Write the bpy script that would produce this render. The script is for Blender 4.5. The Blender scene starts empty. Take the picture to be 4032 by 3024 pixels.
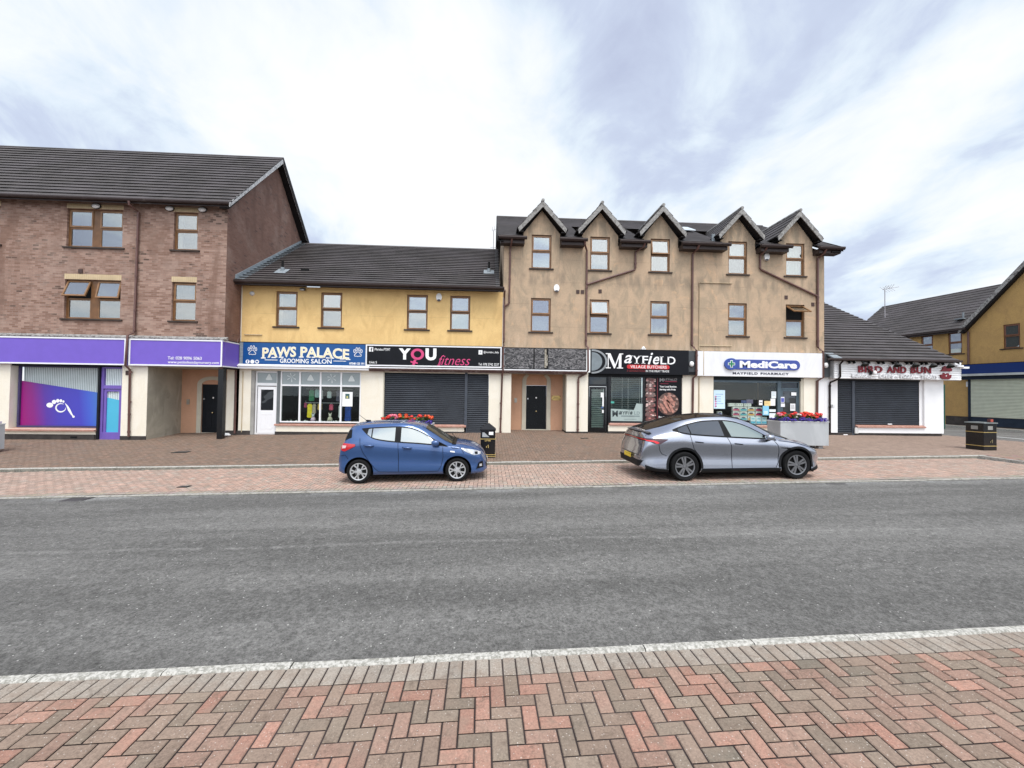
import bpy, math, random
import numpy as np
from mathutils import Vector, Matrix
from mathutils.bvhtree import BVHTree
random.seed(7)
sc = bpy.context.scene
COL = sc.collection
# ------------------------------------------------------------------ camera
FPX, YAW, PITCH, ROLL, CAMH = 1650.0, .054, .0195, -.0135, 2.1
def cam_axes():
    f = np.array([math.sin(YAW)*math.cos(PITCH), math.cos(YAW)*math.cos(PITCH), math.sin(PITCH)])
    r = np.array([math.cos(YAW), -math.sin(YAW), 0.]); d = np.cross(f, r)
    c, s = math.cos(ROLL), math.sin(ROLL)
    return c*r+s*d, -s*r+c*d, f
RX, DX, FX = cam_axes()
cd = bpy.data.cameras.new('camera'); cam = bpy.data.objects.new('camera', cd); COL.objects.link(cam)
cd.sensor_width = 36; cd.lens = FPX/4032*36; cd.clip_end = 2000; cd.clip_start = .05
cam.matrix_world = Matrix(((RX[0], -DX[0], -FX[0], 0), (RX[1], -DX[1], -FX[1], 0), (RX[2], -DX[2], -FX[2], CAMH), (0, 0, 0, 1)))
sc.camera = cam
# ------------------------------------------------------------------ world, sun
SUN_EL, SUN_AZ = math.radians(64), math.radians(10)      # azimuth to the right of straight behind the camera
w = bpy.data.worlds.new('World'); sc.world = w; w.use_nodes = True
nt = w.node_tree; N = nt.nodes; L = nt.links
for n in list(N): N.remove(n)
def wn(t, **k):
    n = N.new(t)
    for a, b in k.items(): setattr(n, a, b)
    return n
out = wn('ShaderNodeOutputWorld'); bgs = wn('ShaderNodeBackground'); bgc = wn('ShaderNodeBackground'); mixs = wn('ShaderNodeMixShader')
sky = wn('ShaderNodeTexSky'); sky.sky_type = 'NISHITA'; sky.sun_disc = False; sky.sun_elevation = SUN_EL; sky.sun_rotation = math.pi-SUN_AZ
bgs.inputs[1].default_value = .12
L.new(sky.outputs[0], bgs.inputs[0])
tc = wn('ShaderNodeTexCoord'); sep = wn('ShaderNodeSeparateXYZ'); L.new(tc.outputs['Generated'], sep.inputs[0])
def wm(op, a, b=None, c=None, clamp=False):
    n = wn('ShaderNodeMath', operation=op); n.use_clamp = clamp
    for i, v in enumerate((a, b, c)):
        if v is None: continue
        if isinstance(v, (int, float)): n.inputs[i].default_value = v
        else: L.new(v, n.inputs[i])
    return n.outputs[0]
zz = wm('ADD', wm('MAXIMUM', sep.outputs[2], 0.0), .22)
cx = wm('DIVIDE', sep.outputs[0], zz); cy = wm('DIVIDE', sep.outputs[1], zz)
comb = wn('ShaderNodeCombineXYZ'); L.new(cx, comb.inputs[0]); L.new(cy, comb.inputs[1])
mp = wn('ShaderNodeMapping'); L.new(comb.outputs[0], mp.inputs[0]); mp.inputs['Scale'].default_value = (1.0, .75, 1); mp.inputs['Location'].default_value = (5.3, 2.9, 0); mp.inputs['Rotation'].default_value = (0, 0, .55)
n1 = wn('ShaderNodeTexNoise'); n1.inputs['Scale'].default_value = 1.05; n1.inputs['Detail'].default_value = 7; n1.inputs['Roughness'].default_value = .5; n1.inputs['Distortion'].default_value = .35
L.new(mp.outputs[0], n1.inputs[0])
n2 = wn('ShaderNodeTexNoise'); n2.inputs['Scale'].default_value = 3.2; n2.inputs['Detail'].default_value = 8; n2.inputs['Roughness'].default_value = .6; n2.inputs['Distortion'].default_value = .5
L.new(mp.outputs[0], n2.inputs[0])
# brighter veil of cloud ahead and above, a little right of straight ahead
dotn = wn('ShaderNodeVectorMath', operation='DOT_PRODUCT'); L.new(tc.outputs['Generated'], dotn.inputs[0])
v = Vector((.10, .80, .55)).normalized(); dotn.inputs[1].default_value = v
glow = wm('POWER', wm('MAXIMUM', dotn.outputs['Value'], 0), 7)
fac = wm('ADD', wm('ADD', wm('MULTIPLY', n1.outputs[0], 2.0), wm('MULTIPLY_ADD', n2.outputs[0], .70, -.575)), wm('MULTIPLY', glow, .24))
ramp = wn('ShaderNodeValToRGB'); L.new(fac, ramp.inputs[0])
cr = ramp.color_ramp; cr.elements[0].position = .52; cr.elements[0].color = (.56, .62, .80, 1); cr.elements[1].position = 1.02; cr.elements[1].color = (1.08, 1.1, 1.12, 1)
e = cr.elements.new(.67); e.color = (.66, .74, .91, 1)
e = cr.elements.new(.77); e.color = (.82, .92, 1.02, 1)
e = cr.elements.new(.87); e.color = (.97, 1.02, 1.08, 1)
L.new(ramp.outputs[0], bgc.inputs[0])
# sky lobe added behind the camera, lower than the sun, to light facades
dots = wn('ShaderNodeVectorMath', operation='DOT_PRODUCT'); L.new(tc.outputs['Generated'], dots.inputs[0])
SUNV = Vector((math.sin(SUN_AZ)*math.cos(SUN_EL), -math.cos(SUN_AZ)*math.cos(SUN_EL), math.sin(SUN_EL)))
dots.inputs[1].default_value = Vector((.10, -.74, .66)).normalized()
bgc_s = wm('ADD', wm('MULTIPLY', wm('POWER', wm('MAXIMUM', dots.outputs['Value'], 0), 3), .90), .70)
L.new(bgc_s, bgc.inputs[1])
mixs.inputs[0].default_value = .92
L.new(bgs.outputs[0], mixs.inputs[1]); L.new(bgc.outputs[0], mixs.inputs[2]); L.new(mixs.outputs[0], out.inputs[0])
sl = bpy.data.lights.new('sun', 'SUN'); so = bpy.data.objects.new('sun', sl); COL.objects.link(so)
sl.energy = 1.8; sl.angle = math.radians(24); sl.color = (1, .965, .92)
so.rotation_euler = (-SUNV).to_track_quat('-Z', 'Y').to_euler(); so.location = (0, -10, 30)
sc.view_settings.view_transform = 'Standard'; sc.view_settings.look = 'None'; sc.view_settings.gamma = 1; sc.view_settings.exposure = .52
# ------------------------------------------------------------------ helpers
class MB:
    def __init__(s): s.v = []; s.f = []; s.m = []
    def face(s, pts, mi=0):
        b = len(s.v); s.v += [tuple(p) for p in pts]; s.f.append(tuple(range(b, b+len(pts)))); s.m.append(mi)
    def box(s, x0, x1, y0, y1, z0, z1, mi=0):
        x0, x1 = min(x0, x1), max(x0, x1); y0, y1 = min(y0, y1), max(y0, y1); z0, z1 = min(z0, z1), max(z0, z1)
        b = len(s.v)
        s.v += [(x0, y0, z0), (x1, y0, z0), (x1, y1, z0), (x0, y1, z0), (x0, y0, z1), (x1, y0, z1), (x1, y1, z1), (x0, y1, z1)]
        for q in ((0, 3, 2, 1), (4, 5, 6, 7), (0, 1, 5, 4), (1, 2, 6, 5), (2, 3, 7, 6), (3, 0, 4, 7)):
            s.f.append(tuple(b+i for i in q)); s.m.append(mi)
        return s
    def prism(s, poly, y0, y1, mi=0, ax='y', back=True):
        # poly of (a,b): ax 'y' -> (x,z) swept in y ; ax 'x' -> (y,z) swept in x ; ax 'z' -> (x,y) swept in z
        def P(a, b, c): return (a, c, b) if ax == 'y' else ((c, a, b) if ax == 'x' else (a, b, c))
        n = len(poly); b0 = len(s.v)
        s.v += [P(a, b, y0) for a, b in poly]+[P(a, b, y1) for a, b in poly]
        s.f.append(tuple(range(b0, b0+n))); s.m.append(mi)
        if back: s.f.append(tuple(range(b0+2*n-1, b0+n-1, -1))); s.m.append(mi)
        for i in range(n):
            j = (i+1) % n; s.f.append((b0+i, b0+n+i, b0+n+j, b0+j)); s.m.append(mi)
        return s
    def tube(s, pts, r, n=10, mi=0, caps=True):
        pts = [Vector(p) for p in pts]; rings = []; up = Vector((0, 0, 1))
        for i, p in enumerate(pts):
            d = (pts[min(i+1, len(pts)-1)]-pts[max(i-1, 0)]).normalized()
            u = d.cross(up if abs(d.z) < .95 else Vector((0, 1, 0))).normalized(); w_ = d.cross(u)
            rr = r[i] if isinstance(r, (list, tuple)) else r
            rings.append(len(s.v))
            for k in range(n):
                a = 2*math.pi*k/n; s.v.append(tuple(p+u*math.cos(a)*rr+w_*math.sin(a)*rr))
        for i in range(len(pts)-1):
            for k in range(n):
                k2 = (k+1) % n; s.f.append((rings[i]+k, rings[i]+k2, rings[i+1]+k2, rings[i+1]+k)); s.m.append(mi)
        if caps:
            s.f.append(tuple(rings[0]+k for k in range(n))[::-1]); s.m.append(mi)
            s.f.append(tuple(rings[-1]+k for k in range(n))); s.m.append(mi)
        return s
    def lathe(s, prof, c, n=24, ax='z', mi=0):
        # prof list of (r, h) revolved round axis ax through c
        b = len(s.v)
        for r, h in prof:
            for k in range(n):
                a = 2*math.pi*k/n; u, v_ = r*math.cos(a), r*math.sin(a)
                p = (u, v_, h) if ax == 'z' else ((u, h, v_) if ax == 'y' else (h, u, v_))
                s.v.append((c[0]+p[0], c[1]+p[1], c[2]+p[2]))
        for i in range(len(prof)-1):
            for k in range(n):
                k2 = (k+1) % n; s.f.append((b+i*n+k, b+i*n+k2, b+(i+1)*n+k2, b+(i+1)*n+k)); s.m.append(mi)
        return s
    def disc(s, cx_, cz, rx, rz, y, n=24, mi=0, th=.0):
        poly = [(cx_+rx*math.cos(2*math.pi*k/n), cz+rz*math.sin(2*math.pi*k/n)) for k in range(n)]
        if th: s.prism(poly, y-th, y, mi)
        else: s.face([(a, y, b) for a, b in poly], mi)
        return s
def link(o, parent=None):
    COL.objects.link(o)
    if parent is not None: o.parent = parent
    return o
def obj(name, mb, mats, parent=None, loc=(0, 0, 0), smooth=False, sharp=None, rot=None):
    me = bpy.data.meshes.new(name)
    me.from_pydata(mb.v, [], mb.f); me.update()
    if not isinstance(mats, (list, tuple)): mats = [mats]
    for m in mats: me.materials.append(m)
    if len(mats) > 1: me.polygons.foreach_set('material_index', mb.m)
    if smooth:
        me.polygons.foreach_set('use_smooth', [True]*len(me.polygons))
        if sharp: me.set_sharp_from_angle(angle=math.radians(sharp))
    o = bpy.data.objects.new(name, me); o.location = loc
    if rot: o.rotation_euler = rot
    link(o, parent)
    return o
def tag(o, label=None, cat=None, group=None, kind=None):
    if label: o['label'] = label
    if cat: o['category'] = cat
    if group: o['group'] = group
    if kind: o['kind'] = kind
    return o
def thing(name, label, cat, loc=(0, 0, 0), group=None, rz=0):
    o = bpy.data.objects.new(name, None); o.location = loc; o.rotation_euler = (0, 0, rz); o.empty_display_size = .2
    link(o); return tag(o, label, cat, group)
def part(name, mb, mats, parent, **k):
    # mesh given in world coordinates under an unrotated thing
    l = Vector((0, 0, 0)); p = parent
    while p is not None: l += p.location; p = p.parent
    return obj(name, mb, mats, parent, loc=tuple(-l), **k)
def tree_copy(o, parent=None):
    c = o.copy(); link(c, parent)
    for ch in o.children: tree_copy(ch, c)
    return c
# ------------------------------------------------------------------ materials
MATS = {}
class NB:
    def __init__(s, name):
        s.m = bpy.data.materials.new(name); s.m.use_nodes = True; s.nt = s.m.node_tree
        s.b = s.nt.nodes['Principled BSDF']; s.pos = s.n('ShaderNodeNewGeometry').outputs['Position']
    def n(s, t, **k):
        n = s.nt.nodes.new(t)
        for a, b in k.items(): setattr(n, a, b)
        return n
    def set(s, sock, v):
        if isinstance(v, (int, float, tuple, list, Vector)):
            if isinstance(v, (tuple, list)) and len(v) == 3 and sock.type == 'RGBA': v = (*v, 1)
            sock.default_value = v
        else: s.nt.links.new(v, sock)
    def math(s, op, a, b=0, c=None, clamp=False):
        n = s.n('ShaderNodeMath', operation=op); n.use_clamp = clamp; s.set(n.inputs[0], a); s.set(n.inputs[1], b)
        if c is not None: s.set(n.inputs[2], c)
        return n.outputs[0]
    def noise(s, scale, detail=4, rough=.55, vec=None, dist=0, sc3=None):
        v = vec if vec is not None else s.pos
        if sc3:
            m = s.n('ShaderNodeMapping'); s.set(m.inputs[0], v); m.inputs['Scale'].default_value = sc3; v = m.outputs[0]
        n = s.n('ShaderNodeTexNoise'); s.set(n.inputs['Vector'], v); n.inputs['Scale'].default_value = scale
        n.inputs['Detail'].default_value = detail; n.inputs['Roughness'].default_value = rough; n.inputs['Distortion'].default_value = dist
        return n.outputs[0]
    def ramp(s, f, a, b, smooth=True):
        n = s.n('ShaderNodeMapRange'); n.interpolation_type = 'SMOOTHSTEP' if smooth else 'LINEAR'
        s.set(n.inputs[0], f); n.inputs[1].default_value = a; n.inputs[2].default_value = b; return n.outputs[0]
    def mix(s, f, a, b, mode='MIX'):
        n = s.n('ShaderNodeMix', data_type='RGBA', blend_type=mode); s.set(n.inputs[0], f); s.set(n.inputs[6], a); s.set(n.inputs[7], b); return n.outputs[2]
    def xyz(s):
        n = s.n('ShaderNodeSeparateXYZ'); s.set(n.inputs[0], s.pos); return n.outputs
    def comb(s, x, y, z=0):
        n = s.n('ShaderNodeCombineXYZ'); s.set(n.inputs[0], x); s.set(n.inputs[1], y); s.set(n.inputs[2], z); return n.outputs[0]
    def bump(s, h, strength=.3, dist=.02):
        n = s.n('ShaderNodeBump'); s.set(n.inputs['Height'], h); n.inputs['Strength'].default_value = strength; n.inputs['Distance'].default_value = dist
        s.nt.links.new(n.outputs[0], s.b.inputs['Normal'])
    def fin(s, col, rough=.6, spec=.5, metal=0, coat=0):
        s.set(s.b.inputs['Base Color'], col); s.set(s.b.inputs['Roughness'], rough); s.b.inputs['Specular IOR Level'].default_value = spec
        s.b.inputs['Metallic'].default_value = metal; s.b.inputs['Coat Weight'].default_value = coat; s.b.inputs['Coat Roughness'].default_value = .03
        return s.m
def sr(r, g, b):
    f = lambda c: ((c/255+.055)/1.055)**2.4 if c > 10 else c/255/12.92
    return (f(r)*.74, f(g)*.74, f(b)*.74)
def plain(name, col, rough=.5, spec=None, metal=0, coat=0, var=.12, vs=3.0, bump=0, bs=60):
    if name in MATS: return MATS[name]
    if max(col) < .05: col = tuple(x*.42 for x in col)
    if spec is None: spec = .18 if max(col) < .06 and rough > .3 else .45
    b = NB(name)
    f = b.ramp(b.noise(vs, 5), .3, .7)
    c = b.mix(f, tuple(x*(1-var) for x in col), tuple(min(1, x*(1+var)) for x in col))
    if bump: b.bump(b.noise(bs, 3), bump, .01)
    MATS[name] = b.fin(c, rough, spec, metal, coat); return MATS[name]
def stucco(name, base, stain, amt=.5, lines=True, fine=.12, extra=None, blx=2.1, blz=1.02, drips=False):
    b = NB(name); X, Y, Z = b.xyz()
    hz = b.math('ADD', X, Y)
    big = b.ramp(b.noise(.85, 7, .6, dist=.8), .40, .66)
    drip = b.ramp(b.noise(2.2, 6, .62, vec=b.comb(hz, b.math('MULTIPLY', Z, .42)), dist=.9), .42, .68)
    f = b.math('MULTIPLY', b.math('MAXIMUM', b.math('MULTIPLY', big, .75), drip), amt)
    c = b.mix(f, base, stain)
    if extra: c = b.mix(b.math('MULTIPLY', b.ramp(b.noise(1.6, 6, .6, dist=1.2), .56, .70), .75), c, extra)
    if lines:
        wob = b.math('MULTIPLY', b.math('SUBTRACT', b.noise(2.5, 3), .5), .10)
        br = b.n('ShaderNodeTexBrick'); b.set(br.inputs['Vector'], b.comb(b.math('ADD', hz, wob), b.math('ADD', Z, b.math('MULTIPLY', wob, .6))))
        for k, v_ in (('Color1', (1, 1, 1, 1)), ('Color2', (1, 1, 1, 1)), ('Mortar', (0, 0, 0, 1))): br.inputs[k].default_value = v_
        br.inputs['Scale'].default_value = 1; br.inputs['Brick Width'].default_value = blx; br.inputs['Row Height'].default_value = blz; br.inputs['Mortar Size'].default_value = .011; br.inputs['Mortar Smooth'].default_value = .8
        ln = b.math('MULTIPLY', b.math('SUBTRACT', 1, br.outputs[0]), b.ramp(b.noise(.9, 3), .35, .6))
        c = b.mix(b.math('MULTIPLY', ln, .40), c, tuple(x*.42 for x in stain))
    if drips:
        # pale runs above the shopfronts, soot under the eaves and below the sills
        run = b.ramp(b.noise(3.4, 4, .6, vec=b.comb(hz, b.math('MULTIPLY', Z, .12))), .50, .62)
        c = b.mix(b.math('MULTIPLY', b.math('MULTIPLY', run, b.ramp(Z, 5.1, 4.2)), .55), c, (.60, .46, .33))
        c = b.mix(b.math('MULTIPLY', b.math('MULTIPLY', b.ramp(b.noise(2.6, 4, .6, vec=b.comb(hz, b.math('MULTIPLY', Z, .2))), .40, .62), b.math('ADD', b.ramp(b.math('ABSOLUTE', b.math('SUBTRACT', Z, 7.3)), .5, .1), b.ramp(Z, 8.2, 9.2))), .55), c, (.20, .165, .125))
    fn = b.noise(28, 5, .7)
    c = b.mix(1, c, b.mix(b.ramp(fn, .25, .75), (1-fine,)*3, (1+fine,)*3), 'MULTIPLY')
    b.bump(b.noise(90, 3), .35, .006)
    return b.fin(c, .9, .25)
def brickmat(name, axis, c1, c2, mortar, dark, stain):
    b = NB(name); X, Y, Z = b.xyz()
    a = X if axis == 'x' else Y
    v_ = b.comb(a, Z)
    def bt(col1, col2, m, bias=0.0):
        br = b.n('ShaderNodeTexBrick'); b.set(br.inputs['Vector'], v_)
        br.inputs['Color1'].default_value = (*col1, 1); br.inputs['Color2'].default_value = (*col2, 1); br.inputs['Mortar'].default_value = (*m, 1)
        br.inputs['Scale'].default_value = 1; br.inputs['Brick Width'].default_value = .225; br.inputs['Row Height'].default_value = .075
        br.inputs['Mortar Size'].default_value = .006; br.inputs['Bias'].default_value = bias; return br
    br = bt(c1, c2, mortar)
    br2 = bt((0, 0, 0), (1, 1, 1), (0, 0, 0), 0)
    cid = br2.outputs[0]
    c = b.mix(b.math('MULTIPLY', b.ramp(cid, .72, .95), b.ramp(b.noise(.7, 3), .4, .6)), br.outputs[0], dark)
    st = b.ramp(b.noise(1.0, 6, .6, vec=b.comb(b.math('MULTIPLY', a, 1.3), b.math('MULTIPLY', Z, .30)), dist=.6), .46, .70)
    c = b.mix(b.math('MULTIPLY', st, .75), c, stain, 'MIX')
    pale = b.ramp(b.noise(.8, 6, .6), .50, .72)
    c = b.mix(b.math('MULTIPLY', pale, .30), c, (.43, .33, .275))
    fn = b.noise(35, 5, .7)
    c = b.mix(1, c, b.mix(b.ramp(fn, .25, .75), (.86,)*3, (1.14,)*3), 'MULTIPLY')
    b.bump(br2.outputs['Fac'], -.35, .006)
    return b.fin(c, .88, .3)
def roofmat(name, col):
    b = NB(name); X, Y, Z = b.xyz()
    br = b.n('ShaderNodeTexBrick'); b.set(br.inputs['Vector'], b.comb(b.math('ADD', X, b.math('MULTIPLY', Y, .02)), b.math('MULTIPLY', b.math('ADD', Y, Z), .5)))
    for k, v_ in (('Color1', (0, 0, 0, 1)), ('Color2', (1, 1, 1, 1)), ('Mortar', (0, 0, 0, 1))): br.inputs[k].default_value = v_
    br.inputs['Scale'].default_value = 1; br.inputs['Brick Width'].default_value = .33; br.inputs['Row Height'].default_value = .235; br.inputs['Mortar Size'].default_value = .006
    c = b.mix(br.outputs[0], tuple(x*.82 for x in col), tuple(x*1.2 for x in col))
    lich = b.ramp(b.noise(14, 6, .75), .64, .76)
    c = b.mix(b.math('MULTIPLY', lich, .35), c, (.24, .235, .22))
    c = b.mix(b.math('MULTIPLY', b.ramp(b.noise(.6, 4), .4, .65), .35), c, (.115, .10, .105))
    b.bump(b.noise(60, 3), .3, .005)
    return b.fin(c, .62, .35)
def glassmat(name, tint=(.75, .80, .84), fac=.55, dark=(.05, .055, .06), rough=.015):
    b = NB(name); g = b.n('ShaderNodeBsdfGlossy'); g.inputs['Color'].default_value = (*tint, 1); g.inputs['Roughness'].default_value = rough
    d = b.n('ShaderNodeBsdfDiffuse'); d.inputs['Color'].default_value = (*dark, 1)
    wv = b.n('ShaderNodeBump'); b.set(wv.inputs['Height'], b.noise(.9, 2)); wv.inputs['Strength'].default_value = .30; wv.inputs['Distance'].default_value = .05
    b.nt.links.new(wv.outputs[0], g.inputs['Normal'])
    m = b.n('ShaderNodeMixShader'); m.inputs[0].default_value = fac; b.nt.links.new(d.outputs[0], m.inputs[1]); b.nt.links.new(g.outputs[0], m.inputs[2])
    b.nt.links.new(m.outputs[0], b.nt.nodes['Material Output'].inputs[0]); return b.m
def clearmat(name, refl=.10, tint=(.9, .95, .93)):
    b = NB(name); g = b.n('ShaderNodeBsdfGlossy'); g.inputs['Roughness'].default_value = .01
    t = b.n('ShaderNodeBsdfTransparent'); t.inputs['Color'].default_value = (*tint, 1)
    m = b.n('ShaderNodeMixShader'); m.inputs[0].default_value = refl; b.nt.links.new(t.outputs[0], m.inputs[1]); b.nt.links.new(g.outputs[0], m.inputs[2])
    b.nt.links.new(m.outputs[0], b.nt.nodes['Material Output'].inputs[0]); return b.m
def asphalt(name, base, contrast=.35):
    b = NB(name)
    big = b.ramp(b.noise(.35, 5, .6, sc3=(.35, 2.6, 1)), .35, .65)
    c = b.mix(big, tuple(x*.82 for x in base), tuple(x*1.20 for x in base))
    X, Y_, Z_ = b.xyz(); wob = b.math('MULTIPLY', b.math('SUBTRACT', b.noise(.5, 3), .5), .35); yy = b.math('ADD', b.math('SUBTRACT', Y_, b.math('MULTIPLY', X, .013)), wob)
    def band(y0, w_): return b.ramp(b.math('ABSOLUTE', b.math('SUBTRACT', yy, y0)), w_, 0)
    tr = b.math('ADD', b.math('ADD', band(4.6, .55), band(7.7, .5)), band(9.1, .3)); c = b.mix(b.math('MULTIPLY', tr, .30), c, tuple(x*.72 for x in base))
    seam = b.math('MULTIPLY', b.ramp(b.math('ABSOLUTE', b.math('SUBTRACT', yy, 6.25)), .09, .0), b.ramp(b.noise(2.4, 5, .8), .38, .6)); c = b.mix(b.math('MULTIPLY', seam, .35), c, tuple(min(1, x*2.1) for x in base))
    edge = b.math('MULTIPLY', band(9.62, .40), b.ramp(b.noise(.8, 5, .7), .45, .62)); c = b.mix(b.math('MULTIPLY', edge, .6), c, (.27, .27, .26))
    f = b.noise(30, 8, .95)
    c = b.mix(1, c, b.mix(b.ramp(f, .34, .66), (1-contrast,)*3, (1+contrast*1.15,)*3), 'MULTIPLY')
    f2 = b.noise(9, 6, .8)
    c = b.mix(1, c, b.mix(b.ramp(f2, .35, .65), (.80,)*3, (1.20,)*3), 'MULTIPLY')
    vo = b.n('ShaderNodeTexVoronoi'); b.set(vo.inputs['Vector'], b.pos); vo.inputs['Scale'].default_value = 26
    sepc = b.n('ShaderNodeSeparateColor'); b.set(sepc.inputs[0], vo.outputs['Color'])
    speck = b.math('MULTIPLY', b.math('LESS_THAN', vo.outputs['Distance'], .20), b.math('GREATER_THAN', sepc.outputs[0], .93))
    c = b.mix(b.math('MULTIPLY', speck, .75), c, (.62, .60, .56))
    b.bump(f, .8, .012)
    return b.fin(c, .9, .2)
def paver(name):
    b = NB(name); at_ = b.n('ShaderNodeAttribute'); at_.attribute_name = 'Col'
    c = at_.outputs['Color']
    f = b.noise(70, 5, .8)
    c = b.mix(1, c, b.mix(b.ramp(f, .3, .7), (.72,)*3, (1.25,)*3), 'MULTIPLY')
    c = b.mix(b.math('MULTIPLY', b.ramp(b.noise(11, 6, .75, dist=.9), .50, .70), .62), c, (.12, .088, .068))
    c = b.mix(b.math('MULTIPLY', b.ramp(b.noise(5, 6, .75), .38, .68), .50), c, (.285, .215, .165))
    vo = b.n('ShaderNodeTexVoronoi'); b.set(vo.inputs['Vector'], b.pos); vo.inputs['Scale'].default_value = 75
    sepc = b.n('ShaderNodeSeparateColor'); b.set(sepc.inputs[0], vo.outputs['Color'])
    speck = b.math('MULTIPLY', b.math('LESS_THAN', vo.outputs['Distance'], .28), b.math('GREATER_THAN', sepc.outputs[0], .90))
    c = b.mix(b.math('MULTIPLY', speck, .6), c, (.62, .56, .50))
    b.bump(f, .5, .004)
    return b.fin(c, .9, .12)
def streaked(name, base, streak, sc3=(1.2, 1.2, 6), amt=.8, rough=.8, lo=.42, hi=.62, scale=3, dist=1.5):
    b = NB(name); f = b.ramp(b.noise(scale, 7, .68, sc3=sc3, dist=dist), lo, hi)
    c = b.mix(b.math('MULTIPLY', f, amt), base, streak); b.bump(f, .2, .01); return b.fin(c, rough, .3)
M_brown = stucco('brown_render', (.515, .375, .255), (.335, .268, .19), .85, extra=(.58, .395, .25), drips=True)
M_yellow = stucco('yellow_render', (.80, .555, .245), (.66, .43, .18), .75, fine=.07, blx=5.0, blz=1.35)
M_mustard = stucco('mustard_render', (.50, .315, .12), (.38, .235, .10), .7, lines=False, fine=.16)
M_cream = stucco('cream_render', (.84, .785, .67), (.74, .66, .50), .40, lines=False, fine=.04)
M_white = plain('white_render', (.84, .84, .84), .75, var=.02)
M_peach = stucco('peach_render', (.62, .36, .235), (.50, .29, .185), .45, lines=False, fine=.06)
M_dirty = stucco('dirty_cream_render', (.46, .43, .35), (.30, .285, .23), .8, lines=False, fine=.08)
M_surround = plain('stone_surround', (.56, .52, .42), .8, var=.06)
M_brickx = brickmat('brick_front', 'x', (.21, .118, .086), (.42, .28, .22), (.29, .215, .175), (.10, .062, .048), (.19, .11, .08))
M_bricky = brickmat('brick_gable', 'y', (.20, .105, .078), (.255, .145, .11), (.20, .15, .125), (.11, .065, .055), (.15, .085, .065))
M_roof = roofmat('roof_tiles', (.060, .052, .049))
M_roofu = plain('roof_underlay', (.03, .03, .03), .9)
M_lead = streaked('lead_flashing', (.22, .25, .27), (.34, .38, .40), amt=.7)
M_grit = streaked('weathered_board', (.10, .09, .085), (.42, .41, .39), (1, 1, 1), .85, scale=6, lo=.35, hi=.6)
M_barge = streaked('barge_board', (.15, .14, .13), (.36, .35, .33), (1, 1, 1), .9, scale=5, lo=.35, hi=.6)
M_bargeW = streaked('flaking_barge_board', (.28, .28, .28), (.72, .72, .71), (1, 1, 1), .95, scale=9, lo=.40, hi=.55)
M_bargeD = plain('dark_board', (.035, .03, .03), .6)
M_gutter = streaked('gutter_brown', (.036, .023, .021), (.13, .11, .10), (.6, 2, 2), .5, .45, .5, .8)
M_pipe = plain('downpipe_brown', (.125, .062, .052), .4, var=.15)
M_pipeD = plain('downpipe_dark', (.035, .018, .017), .4)
M_pipeY = plain('conduit_cream', (.50, .40, .26), .5)
M_frame = plain('oak_upvc', (.165, .078, .030), .38, var=.18, vs=5)
M_sash = plain('oak_sash', (.26, .135, .058), .36, var=.15, vs=5)
M_sill = plain('dark_sill', (.055, .042, .035), .55, var=.25)
M_lintel = plain('buff_lintel', (.56, .44, .27), .8, var=.08)
M_glass = glassmat('window_glass', tint=(.80, .80, .77), fac=.37)
M_glassB = glassmat('window_glass_curtained', tint=(.80, .80, .77), fac=.28, dark=(.27, .29, .29)); M_glassC = glassmat('window_glass_dark_room', tint=(.78, .79, .78), fac=.33, dark=(.03, .035, .04))
M_glassD = glassmat('dim_window_glass', fac=.35, dark=(.10, .11, .105))
M_black = plain('black_paint', (.018, .019, .022), .45)
M_blackg = plain('black_gloss', (.012, .013, .016), .22, spec=.5)
M_navy = plain('navy_door_paint', (.016, .021, .03), .4)
M_gold = plain('gold_paint', (.62, .46, .17), .35, metal=.4)
M_whiteP = plain('white_upvc', (.83, .83, .84), .35, var=.02)
M_whiteW = plain('white_plastic', (.88, .88, .87), .4, var=.02)
M_plinth = plain('plinth_dark', (.055, .048, .045), .75, var=.25)
M_sillR = streaked('terracotta_sill', (.40, .205, .155), (.52, .31, .25), (1, 1, 1), .8, scale=7)
M_shut = plain('shutter_slate', (.034, .040, .050), .5, spec=.3, metal=.1, var=.15, vs=1.6)
M_purple = plain('sign_purple', (.17, .105, .52), .35, var=.03)
M_purpleD = plain('door_purple', (.17, .11, .42), .4, var=.05)
M_kerb = streaked('kerb_stone', (.27, .26, .225), (.56, .54, .49), (1, 1, 1), .9, scale=34, lo=.40, hi=.58, dist=.5)
M_kerbF = streaked('kerb_face', (.15, .145, .12), (.27, .26, .22), (1, 1, 1), .9, scale=9, lo=.35, hi=.6)
M_dark = plain('interior_dark', (.02, .02, .022), .9)
M_brownD = plain('vent_brown', (.06, .032, .026), .6)
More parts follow.
